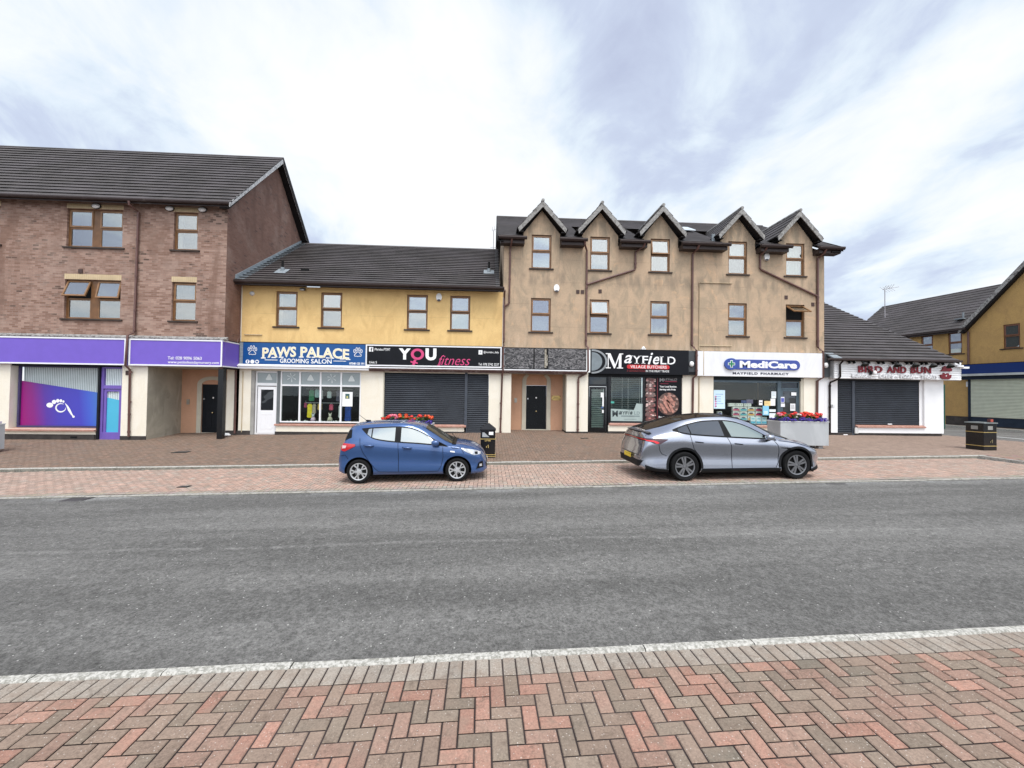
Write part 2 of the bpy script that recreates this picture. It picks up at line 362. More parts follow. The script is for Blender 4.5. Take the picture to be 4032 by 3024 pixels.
# ------------------------------------------------------------------ text
def text_mb(body, box, Y, bold=0., shear=0., th=.008, warp=None, spacing=1.0):
    """flat letters fitted into box=(x0,x1,z0,z1) standing at depth Y, raised by th"""
    cu = bpy.data.curves.new('t', 'FONT'); cu.body = body; cu.size = 1; cu.offset = bold; cu.shear = shear; cu.resolution_u = 3; cu.space_character = spacing
    o = bpy.data.objects.new('t', cu); COL.objects.link(o)
    me = bpy.data.meshes.new_from_object(o.evaluated_get(bpy.context.evaluated_depsgraph_get()))
    mb = MB(); vs = [v_.co.copy() for v_ in me.vertices]
    xs = [v_.x for v_ in vs]; ys = [v_.y for v_ in vs]
    x0, x1, z0, z1 = box; sx = (x1-x0)/(max(xs)-min(xs)); sz = (z1-z0)/(max(ys)-min(ys))
    for v_ in vs:
        X = x0+(v_.x-min(xs))*sx; Z = z0+(v_.y-min(ys))*sz
        if warp: X, Z = warp(X, Z)
        mb.v.append((X, Y-th, Z))
    mb.f = [tuple(p.vertices) for p in me.polygons]; mb.m = [0]*len(mb.f)
    # side walls from boundary edges
    cnt = {}
    for f in mb.f:
        for i in range(len(f)):
            a, b_ = f[i], f[(i+1) % len(f)]; cnt.setdefault((min(a, b_), max(a, b_)), []).append((a, b_))
    base = len(mb.v); nb = base; mb.v += [(x, Y, z) for x, y, z in mb.v]
    for k, e_ in cnt.items():
        if len(e_) == 1:
            a, b_ = e_[0]; mb.f.append((b_, a, nb+a, nb+b_)); mb.m.append(0)
    bpy.data.objects.remove(o); bpy.data.curves.remove(cu); bpy.data.meshes.remove(me)
    return mb
def text(name, body, box, Y, mat, parent, **k):
    mb = text_mb(body, box, Y, **k)
    return part(name, mb, mat, parent)
def merge(*mbs):
    r = MB()
    for m in mbs:
        b = len(r.v); r.v += m.v; r.f += [tuple(i+b for i in f) for f in m.f]; r.m += m.m
    return r
# ------------------------------------------------------------------ ground
SL = .018
BX = [(-60, -.3), (-30, -.02), (-19, .02), (-14, .02), (-9.3, .10), (1, .27), (16, .29), (22, .27), (60, .35)]
def base(x): return float(np.interp(x, [a for a, _ in BX], [b for _, b in BX]))
def pz(x, y):
    k = min(1.3, max(0, (y-12.95)/5.9)); return (-.04+SL*x)*(1-k)+base(x)*k
def edge_y(x): return 9.69+.012*x           # far edge of the road
def near_y(x): return 3.345+.0186*x         # pavement side of the near kerb
def grid(fn, xs, ys):
    m = MB(); n = len(ys)
    for x in xs:
        for y in ys: m.v.append(fn(x, y))
    for i in range(len(xs)-1):
        for j in range(n-1):
            a = i*n+j; m.f.append((a, a+n, a+n+1, a+1)); m.m.append(0)
    return m
lin = lambda a, b, n: [a+(b-a)*i/n for i in range(n+1)]
M_ground = asphalt('ground_tarmac', (.085, .086, .088)); M_road = asphalt('road_asphalt', (.146, .142, .133), .62); M_paver = paver('block_paving')
M_joint = plain('paving_joint', (.052, .040, .038), .95, var=.2)
tag(obj('ground', grid(lambda x, y: (x, y, -.50+SL*max(-25, min(25, x))), [-260, -120, -60, -25, 0, 25, 60, 120, 260], [-160, -60, -20, 0, 20, 60, 260]), M_ground), kind='structure')
tag(obj('road', grid(lambda x, t: (x, near_y(x)+.09+(edge_y(x)-near_y(x)-.09)*t, -.125+SL*x-.02*t+.035*math.sin(math.pi*t)), lin(-60, 60, 60), lin(0, 1, 8)), M_road), kind='structure')
# paving generator: herringbone (90 degrees) in cells of size p
def paving(name, cells, frame, p, chamfer=True, gap=.0050, colf=None):
    """cells: list of (i,j,wi,wj); frame(u,v,dz)->xyz"""
    V = []; F = []; CO = []
    for (i, j, wi, wj) in cells:
        g = gap; u0, u1, v0, v1 = i*p+g, (i+wi)*p-g, j*p+g, (j+wj)*p-g
        dz = random.uniform(-.0012, .0012); b = len(V)
        if chamfer:
            c = .004; c = .005; V += [frame(u0+c, v0+c, dz), frame(u1-c, v0+c, dz), frame(u1-c, v1-c, dz), frame(u0+c, v1-c, dz),
                            frame(u0, v0, dz-.006), frame(u1, v0, dz-.006), frame(u1, v1, dz-.006), frame(u0, v1, dz-.006)]
            F += [(b, b+1, b+2, b+3), (b+4, b+5, b+1, b), (b+5, b+6, b+2, b+1), (b+6, b+7, b+3, b+2), (b+7, b+4, b, b+3)]; k = 5
        else:
            V += [frame(u0, v0, dz), frame(u1, v0, dz), frame(u1, v1, dz), frame(u0, v1, dz)]; F.append((b, b+1, b+2, b+3)); k = 1
        CO += [colf(i, j, wi, wj)]*(k*4)
    me = bpy.data.meshes.new(name); me.from_pydata(V, [], F); me.update()
    a = me.color_attributes.new('Col', 'FLOAT_COLOR', 'CORNER')
    a.data.foreach_set('color', np.array([(*c, 1) for c in CO], dtype=np.float32).ravel())
    me.materials.append(M_paver); o = bpy.data.objects.new(name, me); link(o); tag(o, kind='structure'); return o
def herring(i0, i1, j0, j1, inside=None):
    cells = []
    for j in range(j0, j1):
        for i in range(i0, i1):
            if (i-(1-j)) % 4 == 0: c = (i, j, 2, 1)
            elif (i-(3-j)) % 4 == 0: c = (i, j, 1, 2)
            elif j == j0 and (i-(3-(j-1))) % 4 == 0: c = (i, j, 1, 1)
            else: continue
            if inside is None or inside(c): cells.append(c)
    return cells
PCH = .1022
KD = Vector((1, .0186, 0)).normalized(); KN = Vector((KD.y, -KD.x, 0))      # along the near kerb, towards the camera
ORG = Vector((-.585, near_y(-.585), 0))
def near_frame(u, v_, dz):
    q = ORG+KD*u+KN*v_; return (q.x, q.y, SL*q.x+dz+.004*math.sin(q.x*3+q.y*2)*math.sin(q.y*4))
def redgrey(i, j, wi, wj):
    t = random.random(); k = random.uniform(.76, 1.06)
    red = max(.0, min(1, .52-i*.011)); t = .5+(t-.5)*.8-.18*(red-.4)
    if t < .24: c = (.40, .225, .17)
    elif t < .46: c = (.345, .222, .172)
    elif t < .68: c = (.300, .222, .172)
    elif t < .88: c = (.265, .212, .165)
    else: c = (.235, .20, .158)
    return tuple(x*k for x in c)
def grey(i, j, wi, wj):
    k = random.uniform(.88, 1.10); c = (.325, .285, .24); return tuple(x*k for x in c)
cells = [(i, 0, 1, 2) for i in range(-110, 130)]
paving('near_paving_edge', cells, near_frame, PCH, colf=grey)
cells = herring(-90, 110, 2, 26)
# the first row is cut to fit under the soldier course
hb = []
for j in range(0, 40):
    for i in range(-90, 110):
        if (i-(1-j)) % 4 == 0: hb.append((i, j+2, 2, 1))
        elif (i-(3-j)) % 4 == 0: hb.append((i, j+2, 1, 2))
        elif j == 0 and i % 4 == 0: hb.append((i, 2, 1, 1))
paving('near_pavement', hb, near_frame, PCH, colf=redgrey)
tag(obj('near_pavement_bed', grid(lambda x, t: (x, near_y(x)-t, SL*x-.010), lin(-60, 60, 60), lin(0, 12, 6)), M_joint), kind='structure')
def kerb_run(name, xs, yf, zf, wdt, drop, jx, L_=.93, face=-1, mt=None):
    """kerb stones laid end to end along x"""
    m = MB(); x = xs[0]
    while x < xs[1]:
        a, b_ = x+.004, x+L_-.004; dz = random.uniform(-.004, .004); dy = random.uniform(-.004, .004)
        P = lambda xx, dy_, z: (xx, yf(xx)+dy_+dy, z+zf(xx)+dz)
        c = .015
        pr = [(0, -drop), (0, -c), (c, 0), (wdt-c, 0), (wdt, -c), (wdt, -drop)]
        for k in range(5):
            (d0, z0), (d1, z1) = pr[k], pr[k+1]
            m.face([P(a, d0, z0), P(b_, d0, z0), P(b_, d1, z1), P(a, d1, z1)], 1 if k in (0, 4) else 0)
        for xx in (a, b_): m.face([P(xx, d, z) for d, z in pr], 1)
        x += L_
    return tag(obj(name, m, [mt or M_kerb, M_kerbF]), kind='structure')
kerb_run('near_kerb', (-28.46, 28), lambda x: near_y(x)+.006, lambda x: SL*x+.001, .088, .16, 0)
kerb_run('road_edge_kerb', (-30.1, 30), lambda x: edge_y(x)+.0, lambda x: -.118+SL*x, .11, .08, 0, mt=streaked('edge_kerb', (.22, .205, .175), (.40, .38, .34), (1, 1, 1), .9, scale=9, lo=.35, hi=.6))
kerb_run('pavement_kerb', (-30.3, 15.6), lambda x: 12.80, lambda x: -.04+SL*x, .13, .13, 0)
# parking bay
def bay_frame(u, v_, dz):
    x = -40+u; y = edge_y(x)+.125+v_; return (x, y, -.122+SL*x+dz+.006*math.sin(x*1.7)*math.sin(y*2.3))
def bayc(i, j, wi, wj):
    x = -40+i*.1022; t = random.random(); k = random.uniform(.85, 1.12)
    c = (.40, .27, .215) if t < .55 else ((.35, .26, .215) if t < .85 else (.32, .27, .225))
    g = .5+.5*math.sin(x*.45+1.0); c = tuple(a*(1-.35*g)+b_*.35*g for a, b_ in zip(c, (.33, .26, .215)))
    return tuple(q*k*1.38 for q in c)
cells = herring(0, 560, 2, 30, lambda c: -40+c[0]*PCH < 15.7+0)
paving('parking_bay', [c for c in cells], bay_frame, PCH, chamfer=False, gap=.0055, colf=bayc)
paving('parking_bay_edge', [(i, 0, 1, 2) for i in range(0, 545)], bay_frame, PCH, chamfer=False, gap=.0055, colf=lambda *a: tuple(q*random.uniform(.92, 1.06) for q in (.40, .345, .29)))
tag(obj('parking_bay_bed', grid(lambda x, t: (x, edge_y(x)+.10+(12.85-edge_y(x)-.10)*t, -.132+SL*x), lin(-60, 15.9, 40), lin(0, 1, 3)), M_joint), kind='structure')
# far pavement: the strip by the shops and the build-out at the corner
def pave_frame(u, v_, dz):
    x = -40+u; y = 12.93+v_; return (x, y, pz(x, y)+dz+.004*math.sin(x*1.3)*math.sin(y*1.9))
def pavec(i, j, wi, wj):
    x = -40+i*.1022; k = random.uniform(.76, 1.0); t = random.random()
    c = (.255, .180, .135) if t < .6 else ((.295, .195, .145) if t < .85 else (.22, .172, .14))
    m = max(0, min(1, (x-4)/10.)); c = tuple(a*(1-m)+b_*m for a, b_ in zip(c, (.40, .295, .235)))
    return tuple(q*k for q in c)
def inpave(c):
    x = -40+c[0]*PCH; y = 12.93+c[1]*PCH
    if y < 17.9: return x < 22.3
    return (-14 < x < 22.3) and y < 19.9 if x < 21.6 else (x < 22.35 and y < 40)
paving('far_pavement', herring(0, 612, 0, 72, inpave), pave_frame, PCH, chamfer=False, gap=.0045, colf=pavec)
def pbed(x, y): return (x, y, pz(x, y)-.009)
bd = grid(pbed, lin(-60, 22.4, 50), lin(12.86, 20.5, 8))
tag(obj('far_pavement_bed', bd, M_joint), kind='structure')
def bo_frame(u, v_, dz):
    x = 16.02+u; y = 9.98+v_; return (x, y, -.04+SL*x+dz)
cl = herring(0, 62, 0, 29, lambda c: edge_y(16+c[0]*.1)+.2 < 9.98+c[1]*PCH+.1)
paving('corner_build_out', cl, bo_frame, PCH, chamfer=False, colf=lambda *a: tuple(q*random.uniform(.86, 1.1) for q in (.35, .25, .20)))
bm_ = MB(); bm_.face([(16.0, 9.9, -.05+SL*16), (22.4, 9.9, -.05+SL*22.4), (22.4, 12.94, -.05+SL*22.4), (16.0, 12.94, -.05+SL*16)])
tag(obj('corner_build_out_bed', bm_, M_joint), kind='structure')
kb = MB()
for k in range(3):
    y0 = 9.98+k*.96; kb.box(15.87, 16.0, y0+.004, y0+.952, -.14+SL*15.9, -.038+SL*16)
tag(obj('bay_end_kerb', kb, M_kerb), kind='structure')
# side road
sr_ = grid(lambda x, y: (x, y, .235 if y > 15 else .235-(15-y)*.045), [22.42, 24, 26, 28, 30.0], [9.0, 12, 15, 18, 22, 30, 60])
tag(obj('side_road', sr_, M_road), kind='structure')
m = MB(); m.box(24.75, 24.87, 14, 19.2, .2, .240); tag(obj('side_road_line', m, plain('road_paint', (.75, .75, .72), .6)), kind='structure')
m = MB(); m.box(30.0, 30.14, 12, 60, 0, .34); m.box(30.142, 46, 12, 60, 0, .33, 1)
tag(obj('side_pavement', m, [M_kerb, plain('side_paving', (.32, .27, .22), .85, bump=.2)]), kind='structure')
# ------------------------------------------------------------------ building helpers
def wall(mb, x0, x1, z0, z1, holes, Y, rev=.13, mi=0, mr=None):
    """front wall at depth Y with real openings; holes (xa,xb,za,zb)"""
    mr = mi if mr is None else mr
    xs = sorted({x0, x1}|{min(max(a, x0), x1) for h in holes for a in h[:2]}); zs = sorted({z0, z1}|{min(max(a, z0), z1) for h in holes for a in h[2:]})
    for i in range(len(xs)-1):
        for j in range(len(zs)-1):
            xm, zm = (xs[i]+xs[i+1])/2, (zs[j]+zs[j+1])/2
            if any(h[0] < xm < h[1] and h[2] < zm < h[3] for h in holes): continue
            mb.face([(xs[i], Y, zs[j]), (xs[i+1], Y, zs[j]), (xs[i+1], Y, zs[j+1]), (xs[i], Y, zs[j+1])], mi)
    for a, b_, c, d in holes:
        mb.face([(a, Y, c), (a, Y, d), (a, Y+rev, d), (a, Y+rev, c)], mr); mb.face([(b_, Y, d), (b_, Y, c), (b_, Y+rev, c), (b_, Y+rev, d)], mr)
        mb.face([(a, Y, d), (b_, Y, d), (b_, Y+rev, d), (a, Y+rev, d)], mr); mb.face([(b_, Y, c), (a, Y, c), (a, Y+rev, c), (b_, Y+rev, c)], mr)
def rel(parent, pos): return tuple(Vector(pos)-parent.location)
def rectframe(m, x0, x1, z0, z1, b, y0, y1, mi=0):
    m.box(x0, x0+b, y0, y1, z0, z1, mi); m.box(x1-b, x1, y0, y1, z0, z1, mi)
    m.box(x0+b, x1-b, y0, y1, z0, z0+b, mi); m.box(x0+b, x1-b, y0, y1, z1-b, z1, mi)
M_pane = clearmat('window_pane', .33, (.86, .90, .88)); M_net = plain('net_curtain_white', (.62, .64, .62), .9, var=.08, vs=9); M_cur = plain('curtain_cream', (.50, .45, .36), .9, var=.2, vs=7); M_room = plain('room_dim', (.075, .08, .085), .9, var=.4, vs=1.5)
WIN = [0]
def window(parent, loc, w_, h, opens=(0,), double=False, glass=None, blind=None, sillw=.11, rev=.09, low_open=False, name='window', fr=None, sa=None):
    WIN[0] += 1; kind_ = [1, 0, 3, 2, 0, 1, 4, 3, 0, 2, 1, 5, 0, 3, 2, 4, 1, 5, 3, 0, 1, 2][WIN[0] % 22] if glass is None else -1; glass = glass or M_pane; fr = fr or M_frame; sa = sa or M_sash
    f = MB(); rectframe(f, -w_/2, w_/2, 0, h, .05, rev, rev+.08)
    cells = [(-w_/2+.05, w_/2-.05)]
    if double: f.box(-.15, .15, rev+.012, rev+.078, .05, h-.05); cells = [(-w_/2+.05, -.15), (.15, w_/2-.05)]
    zt = h*.52
    for a, b_ in cells: f.box(a, b_, rev+.004, rev+.078, zt-.035, zt+.025)
    wo = obj(name, f, fr, parent, loc=loc)
    s = MB(); s.box(-w_/2-sillw, w_/2+sillw, -.06, rev-.002, -.062, -.002); obj('sill', s, M_sill, wo)
    for k, (a, b_) in enumerate(cells):
        # lower fixed light
        m = MB(); rectframe(m, a+.004, b_-.004, .054, zt-.037, .022, rev+.012, rev+.05); obj('lower_sash', m, sa, wo)
        m = MB(); m.box(a+.026, b_-.026, rev+.035, rev+.04, .076, zt-.06); obj('pane', m, glass, wo)
        # top hung sash
        ang = -math.radians(opens[k % len(opens)]); hh = h-.054-zt-.03
        m = MB(); rectframe(m, a-.012, b_+.012, -hh-.01, .012, .058, -.018, .03); so_ = obj('opening_sash', m, sa, wo, loc=(0, rev, h-.055), rot=(ang, 0, 0))
        m = MB(); m.box(a+.05, b_-.05, .005, .01, -hh+.05, -.05); obj('pane', m, glass, wo, loc=(0, rev, h-.055), rot=(ang, 0, 0))
        if opens[k % len(opens)] > 3:
            m = MB(); m.box(a, b_, rev+.06, rev+.065, zt+.03, h-.055); obj('dark_room', m, M_dark, wo)
    if kind_ >= 0:
        yb = rev+.085; m = MB(); m.face([(-w_/2-.1, yb+.45, -.1), (w_/2+.1, yb+.45, -.1), (w_/2+.1, yb+.45, h+.1), (-w_/2-.1, yb+.45, h+.1)])
        for sx in (-1, 1): m.face([(sx*(w_/2+.02), yb, -.1), (sx*(w_/2+.02), yb+.45, -.1), (sx*(w_/2+.02), yb+.45, h+.1), (sx*(w_/2+.02), yb, h+.1)])
        m.face([(-w_/2, yb, h+.02), (w_/2, yb, h+.02), (w_/2, yb+.45, h+.02), (-w_/2, yb+.45, h+.02)]); m.face([(-w_/2, yb, -.02), (w_/2, yb, -.02), (w_/2, yb+.45, -.02), (-w_/2, yb+.45, -.02)]); obj('room_behind', m, M_room, wo)
        def drape(x0, x1, z0, z1, mt, nm, fold=.018, pitch=.05):
            c = MB(); n = max(4, int((x1-x0)/pitch*4)); P = [(x0+(x1-x0)*k/n, yb+.05+fold*math.sin(k*math.pi/2)) for k in range(n+1)]
            for (xa, ya), (xb, yb2) in zip(P[:-1], P[1:]): c.face([(xa, ya, z0), (xb, yb2, z0), (xb, yb2, z1), (xa, ya, z1)])
            obj(nm, c, mt, wo, smooth=True)
        if kind_ == 1: drape(-w_/2+.04, w_/2-.04, .05, h*.50, M_net, 'net_curtain')
        if kind_ == 2: drape(-w_/2+.04, w_/2-.04, h*.58, h-.05, M_net, 'roller_blind', 0)
        if kind_ == 3: drape(-w_/2+.03, -w_/2+.20, .05, h-.05, M_cur, 'curtain'); drape(w_/2-.16, w_/2-.03, .05, h-.05, M_cur, 'curtain')
        if kind_ == 4: drape(-w_/2+.04, w_/2-.04, .05, h-.05, M_net, 'net_curtain', .01, .08)
        if kind_ == 5:
            c = MB()
            for k in range(int(h*.9/.055)): z = .06+k*.055; c.face([(-w_/2+.04, yb+.06, z), (w_/2-.04, yb+.06, z), (w_/2-.04, yb+.035, z+.036), (-w_/2+.04, yb+.035, z+.036)])
            obj('venetian_blind', c, M_net, wo)
    return wo
def courses(m, P0, U, V_, n, t, nrm, mi=0, stag=.0, clip=None):
    P0, U, V_, nrm = Vector(P0), Vector(U), Vector(V_), Vector(nrm).normalized()
    ud = U.normalized()
    for i in range(n):
        a0, a1 = (0, 0), (0, 0)
        s0 = stag*(i % 2)
        lo = P0+V_*(i/n); hi = P0+V_*((i+1)/n+.12/n)
        if clip: c0, c1 = clip(i/n); A0, A1 = ud*c0, ud*c1
        else: A0, A1 = ud*(-s0), U+ud*s0
        a, b_ = lo+A0+nrm*t, lo+A1+nrm*t; c, d = hi+A1+nrm*.008, hi+A0+nrm*.008
        uc = V_*(.16/n); e_, f_ = lo+A0+uc, lo+A1+uc; g, h = hi+A1, hi+A0
        m.face([a, b_, c, d], mi); m.face([e_, f_, b_, a], mi); m.face([e_, a, d, h], mi); m.face([b_, f_, g, c], mi)
def pipe(parent, pts, mat=None, r=.04, name='downpipe', collars=()):
    m = MB(); m.tube(pts, r, 10)
    for p in collars: m.tube([(p[0], p[1], p[2]-.035), (p[0], p[1], p[2]+.035)], r*1.28, 10)
    return part(name, m, mat or M_pipe, parent, smooth=True, sharp=40)
def shutter(parent, x0, x1, z0, z1, Y, pitch=.088, name='roller_shutter', mat=None):
    m = MB(); z = z0; zz_ = []
    n = max(2, round((z1-z0)/pitch)); p = (z1-z0)/n; prof = []
    for i in range(n):
        zb = z0+i*p
        for t, d in ((.0, .0), (.10, .016), (.26, .026), (.5, .030), (.74, .026), (.90, .016)): prof.append((zb+t*p, Y-d))
    prof.append((z1, Y))
    for (za, ya), (zb, yb) in zip(prof[:-1], prof[1:]): m.face([(x0, ya, za), (x1, ya, za), (x1, yb, zb), (x0, yb, zb)])
    return part(name, m, mat or M_shut, parent, smooth=True, sharp=50)
def bxp(name, parent, mat, *b):
    m = MB(); m.box(*b); return part(name, m, mat, parent)
def sillbox(parent, x0, x1, z, Y0, Y1, name='shop_sill', mat=None):
    # sloping terracotta shop sill
    m = MB(); m.prism([(Y0, z-.10), (Y0, z-.045), (Y1, z+.01), (Y1, z-.10)], x0, x1, ax='x'); return part(name, m, mat or M_sillR, parent)
def gutter(parent, x0, x1, Y, z, drop=.20, name='gutter'):
    m = MB()
    pr = [(Y-.06, z), (Y-.065, z-.05), (Y-.045, z-.10), (Y+.005, z-.12), (Y+.055, z-.10), (Y+.06, z)]
    m.prism(pr, x0, x1, ax='x'); 
    g = part(name, m, M_gutter, parent)
    m = MB(); m.box(x0+.02, x1-.02, Y+.062, Y+.09, z-.12-drop, z-.02); part('eaves_board', m, M_gutter, parent)
    return g
# ================================================================== brick building (left)
B1 = thing('brick_building', 'three storey red brick block with purple nursery shopfront, tallest building at the left', 'building', (-18, 19, 0))
YB = 17.8
H1 = [(-17.175, -15.02, 7.75, 9.31), (-13.02, -12.07, 7.75, 9.31), (-17.175, -15.02, 4.83, 6.42), (-13.02, -12.07, 4.83, 6.42), (-21.87, -19.72, 7.75, 9.31), (-21.87, -19.72, 4.83, 6.42)]
m = MB(); wall(m, -34, -10.9, 4.15, 9.62, H1, YB, .14, 0); part('front_wall', m, M_brickx, B1)
m = MB(); m.prism([(17.804, 2.9), (17.804, 9.60), (21.6, 13.45), (25.4, 9.62), (25.4, 0), (18.9, 0), (18.9, 2.9)], -10.899, -11.1, ax='x'); part('gable_wall', m, M_bricky, B1)
m = MB(); courses(m, (-34, 17.42, 9.60), (23.43, 0, 0), (0, 4.16, 4.16), 18, .052, (0, -1, 1)); 
m.face([(-34, 21.55, 13.76), (-10.57, 21.55, 13.76), (-10.57, 25.7, 9.5), (-34, 25.7, 9.5)])
m.tube([(-34, 21.58, 13.74), (-10.56, 21.58, 13.74)], .075, 8); part('roof', m, M_roof, B1)
m = MB(); m.prism([(17.38, 9.43), (17.38, 9.60), (21.58, 13.74), (25.78, 9.60), (25.78, 9.42), (21.58, 13.50)], -10.60, -10.57, ax='x'); 
part('barge_board', m, M_bargeW, B1)
m = MB(); m.prism([(17.40, 9.40), (21.58, 13.58), (25.7, 9.46), (25.7, 9.38), (21.58, 13.50), (17.44, 9.36)], -10.63, -11.0, ax='x'); part('soffit', m, M_bargeD, B1)
m = MB(); m.box(-10.585, -10.572, 21.6, 21.61, 13, 13.01)
bk = MB(); bk.prism([(21.60, 13.76), (25.80, 9.62), (25.80, 9.36), (21.60, 13.46)], -10.566, -10.545, ax='x'); part('rear_barge_board', bk, M_bargeD, B1)
gutter(B1, -34, -10.6, 17.37, 9.62, .05)
for (a, b_, c, d), op in zip(H1, [(0, 0), (0,), (22, 12), (0,), (0, 0), (0, 0)]):
    window(B1, rel(B1, ((a+b_)/2, YB, c)), b_-a, d-c, op, double=(b_-a > 1.5))
for a, b_, z in ((-17.2, -15.0, 6.43), (-13.05, -12.05, 6.43), (-21.9, -19.7, 6.43), (-17.2, -15.0, 9.32), (-13.05, -12.05, 9.32), (-21.9, -19.7, 9.32)):
    m = MB(); n = int(round((b_-a)/.085)); hgt = .215 if z < 7 else .19
    for k in range(n): m.box(a+(b_-a)*k/n+.004, a+(b_-a)*(k+1)/n-.004, YB-.006, YB+.05, z, z+hgt)
    m.box(a, b_, YB-.002, YB+.05, z+.003, z+hgt-.003, 1)
    part('lintel', m, [M_lintel, plain('lintel_joint', (.36, .22, .13), .9)], B1)
m = MB(); m.prism([(YB-.16, 4.07), (YB-.16, 4.12), (YB, 4.20), (YB, 4.05)], -34, -10.74, ax='x'); part('drip_moulding', m, M_grit, B1)
# ground floor: piers, purple shop window and door, open passage
m = MB()
wall(m, -34, -19.12, .0, 3.0, [(-33, -20.4, .5, 2.85)], YB, .3)
m.box(-34, -19.12, YB+.001, YB+.3, -.3, .02)
m.box(-14.86, -13.87, YB, YB+.30, -.3, 3.0)
m.box(-19.12, -15.82, YB+.0, YB+.25, -.3, .38)
m.face([(-19.12, YB, 0), (-19.12, YB, 3), (-19.12, YB+.3, 3), (-19.12, YB+.3, 0)])
part('shopfront_wall', m, M_cream, B1)
m = MB(); m.box(-19.3, -15.84, YB-.012, YB+.01, -.3, .165); m.box(-14.87, -13.86, YB-.012, YB+.01, -.3, .12); m.box(-34, -19.3, YB-.012, YB+.01, -.3, .2)
m.box(-19.20, -15.80, YB-.0, YB+.02, -.3, .16); m.box(-13.872, -13.862, YB+.01, 19.7, -.3, .17); part('plinth', m, M_plinth, B1)
m = MB(); m.box(-16.75, -16.5, YB-.02, YB-.011, .02, .09); part('air_brick', m, M_black, B1)
m = MB(); m.box(-33, -20.4, YB+.2, YB+.22, .5, 2.85); part('shop_window', m, M_glassD, B1)
sillbox(B1, -19.25, -15.80, .40, YB-.10, YB+.25)
# window: purple frame, blinds, printed vinyl
wf = MB(); rectframe(wf, -19.05, -15.83, .42, 2.93, .07, YB+.22, YB+.30); W1 = part('shop_window', wf, plain('frame_dark_purple', (.05, .04, .12), .4), B1)
m = MB(); n = 44
for k in range(n):
    x = -18.95+3.05*k/n; m.face([(x, YB+.335, 1.0), (x+.05, YB+.325, 1.0), (x+.05, YB+.325, 2.86), (x, YB+.335, 2.86)])
m.box(-18.98, -15.9, YB+.36, YB+.37, .5, 2.9, 1)
part('vertical_blind', m, [plain('blind_pale', (.72, .80, .80), .8, var=.02), plain('blind_gap', (.40, .47, .48), .9)], W1)
b = NB('nursery_vinyl'); X, Y_, Z_ = b.xyz(); t = b.math('DIVIDE', b.math('ADD', b.math('ADD', X, 18.95), b.math('MULTIPLY', b.math('SUBTRACT', Z_, 1.3), .12)), 3.1)
rp = b.n('ShaderNodeValToRGB'); b.set(rp.inputs[0], t); ce = rp.color_ramp.elements; ce[0].position = .02; ce[0].color = (*sr(165, 25, 130), 1); ce[1].position = 1; ce[1].color = (*sr(88, 145, 225), 1)
for p_, c_ in ((.14, sr(150, 35, 140)), (.30, sr(100, 62, 178)), (.45, sr(84, 74, 195)), (.72, sr(82, 80, 205)), (.84, sr(80, 110, 225))): e = ce.new(p_); e.color = (*c_, 1)
M_vinyl = b.fin(rp.outputs[0], .3, .5)
m = MB(); m.face([(-18.97, YB+.28, .49), (-15.91, YB+.28, .49), (-15.91, YB+.28, 1.84), (-18.97, YB+.28, 2.30)]); part('vinyl_print', m, M_vinyl, W1)
# footprint emblem on the vinyl
m = MB(); ye = YB+.274
for (x, z, rx, rz) in ((-17.86, 1.32, .13, .10), (-17.70, 1.45, .085, .085), (-17.56, 1.50, .065, .075), (-17.44, 1.50, .055, .065), (-17.34, 1.47, .04, .05)): m.disc(x, z, rx, rz, ye, 20)
def ribbon(m, pts, ws, y):
    for i in range(len(pts)-1):
        (x0, z0), (x1, z1) = pts[i], pts[i+1]; d = Vector((x1-x0, z1-z0)).normalized(); nx, nz = -d.y, d.x
        m.face([(x0+nx*ws[i], y, z0+nz*ws[i]), (x0-nx*ws[i], y, z0-nz*ws[i]), (x1-nx*ws[i+1], y, z1-nz*ws[i+1]), (x1+nx*ws[i+1], y, z1+nz*ws[i+1])])
pts = [(-17.43+.19*math.cos(a), 1.22+.17*math.sin(a)) for a in [math.radians(60+k*20) for k in range(16)]]
ribbon(m, pts, [.008+.024*math.sin(math.pi*k/15) for k in range(16)], ye)
pts = [(-17.27, 1.40), (-17.18, 1.28), (-17.10, 1.12), (-17.02, .98), (-16.95, .88)]; ribbon(m, pts, [.008, .035, .05, .035, .02], ye-.001)
m.disc(-16.93, .86, .05, .045, ye-.002, 16)
part('footprint_emblem', m, M_whiteW, W1)
# purple door
dr = MB(); rectframe(dr, -15.74, -14.87, -.04, 2.93, .085, YB+.10, YB+.2); dr.box(-15.66, -14.95, YB+.10, YB+.19, 2.02, 2.16); dr.box(-15.655, -14.955, YB+.11, YB+.19, -.02, .25)
rectframe(dr, -15.64, -14.965, .0, 2.0, .09, YB+.13, YB+.18)
D1 = part('door', dr, M_purpleD, B1)
m = MB(); m.face([(-15.56, YB+.17, .25), (-15.04, YB+.17, .25), (-15.04, YB+.17, 1.55), (-15.56, YB+.17, 1.66)]); part('cyan_vinyl', m, plain('cyan_vinyl', sr(95, 205, 240), .3, var=.02), D1)
m = MB(); m.box(-15.66, -14.95, YB+.20, YB+.21, .2, 2.85)
for k in range(10): m.box(-15.64+k*.07, -15.60+k*.07, YB+.185, YB+.195, 1.4, 2.84, 1)
part('door_blind', m, [plain('blind_gap', (.4, .47, .48)), MATS['blind_pale']], D1)
bxp('jamb_post', B1, plain('jamb_dark', (.03, .035, .04), .5), -15.815, -15.742, YB+.02, YB+.3, -.1, 2.95)
bxp('head_board', B1, M_black, -34, -14.87, YB+.04, YB+.3, 2.90, 3.02)
m = MB(); m.box(-14.72, -14.54, YB-.018, YB+.0, 2.58, 2.76); part('wall_vent', m, M_brownD, B1)
m = MB(); m.box(-16.66, -16.5, YB-.03, YB+.0, 6.68, 6.84); part('wall_vent', m, M_brownD, B1)
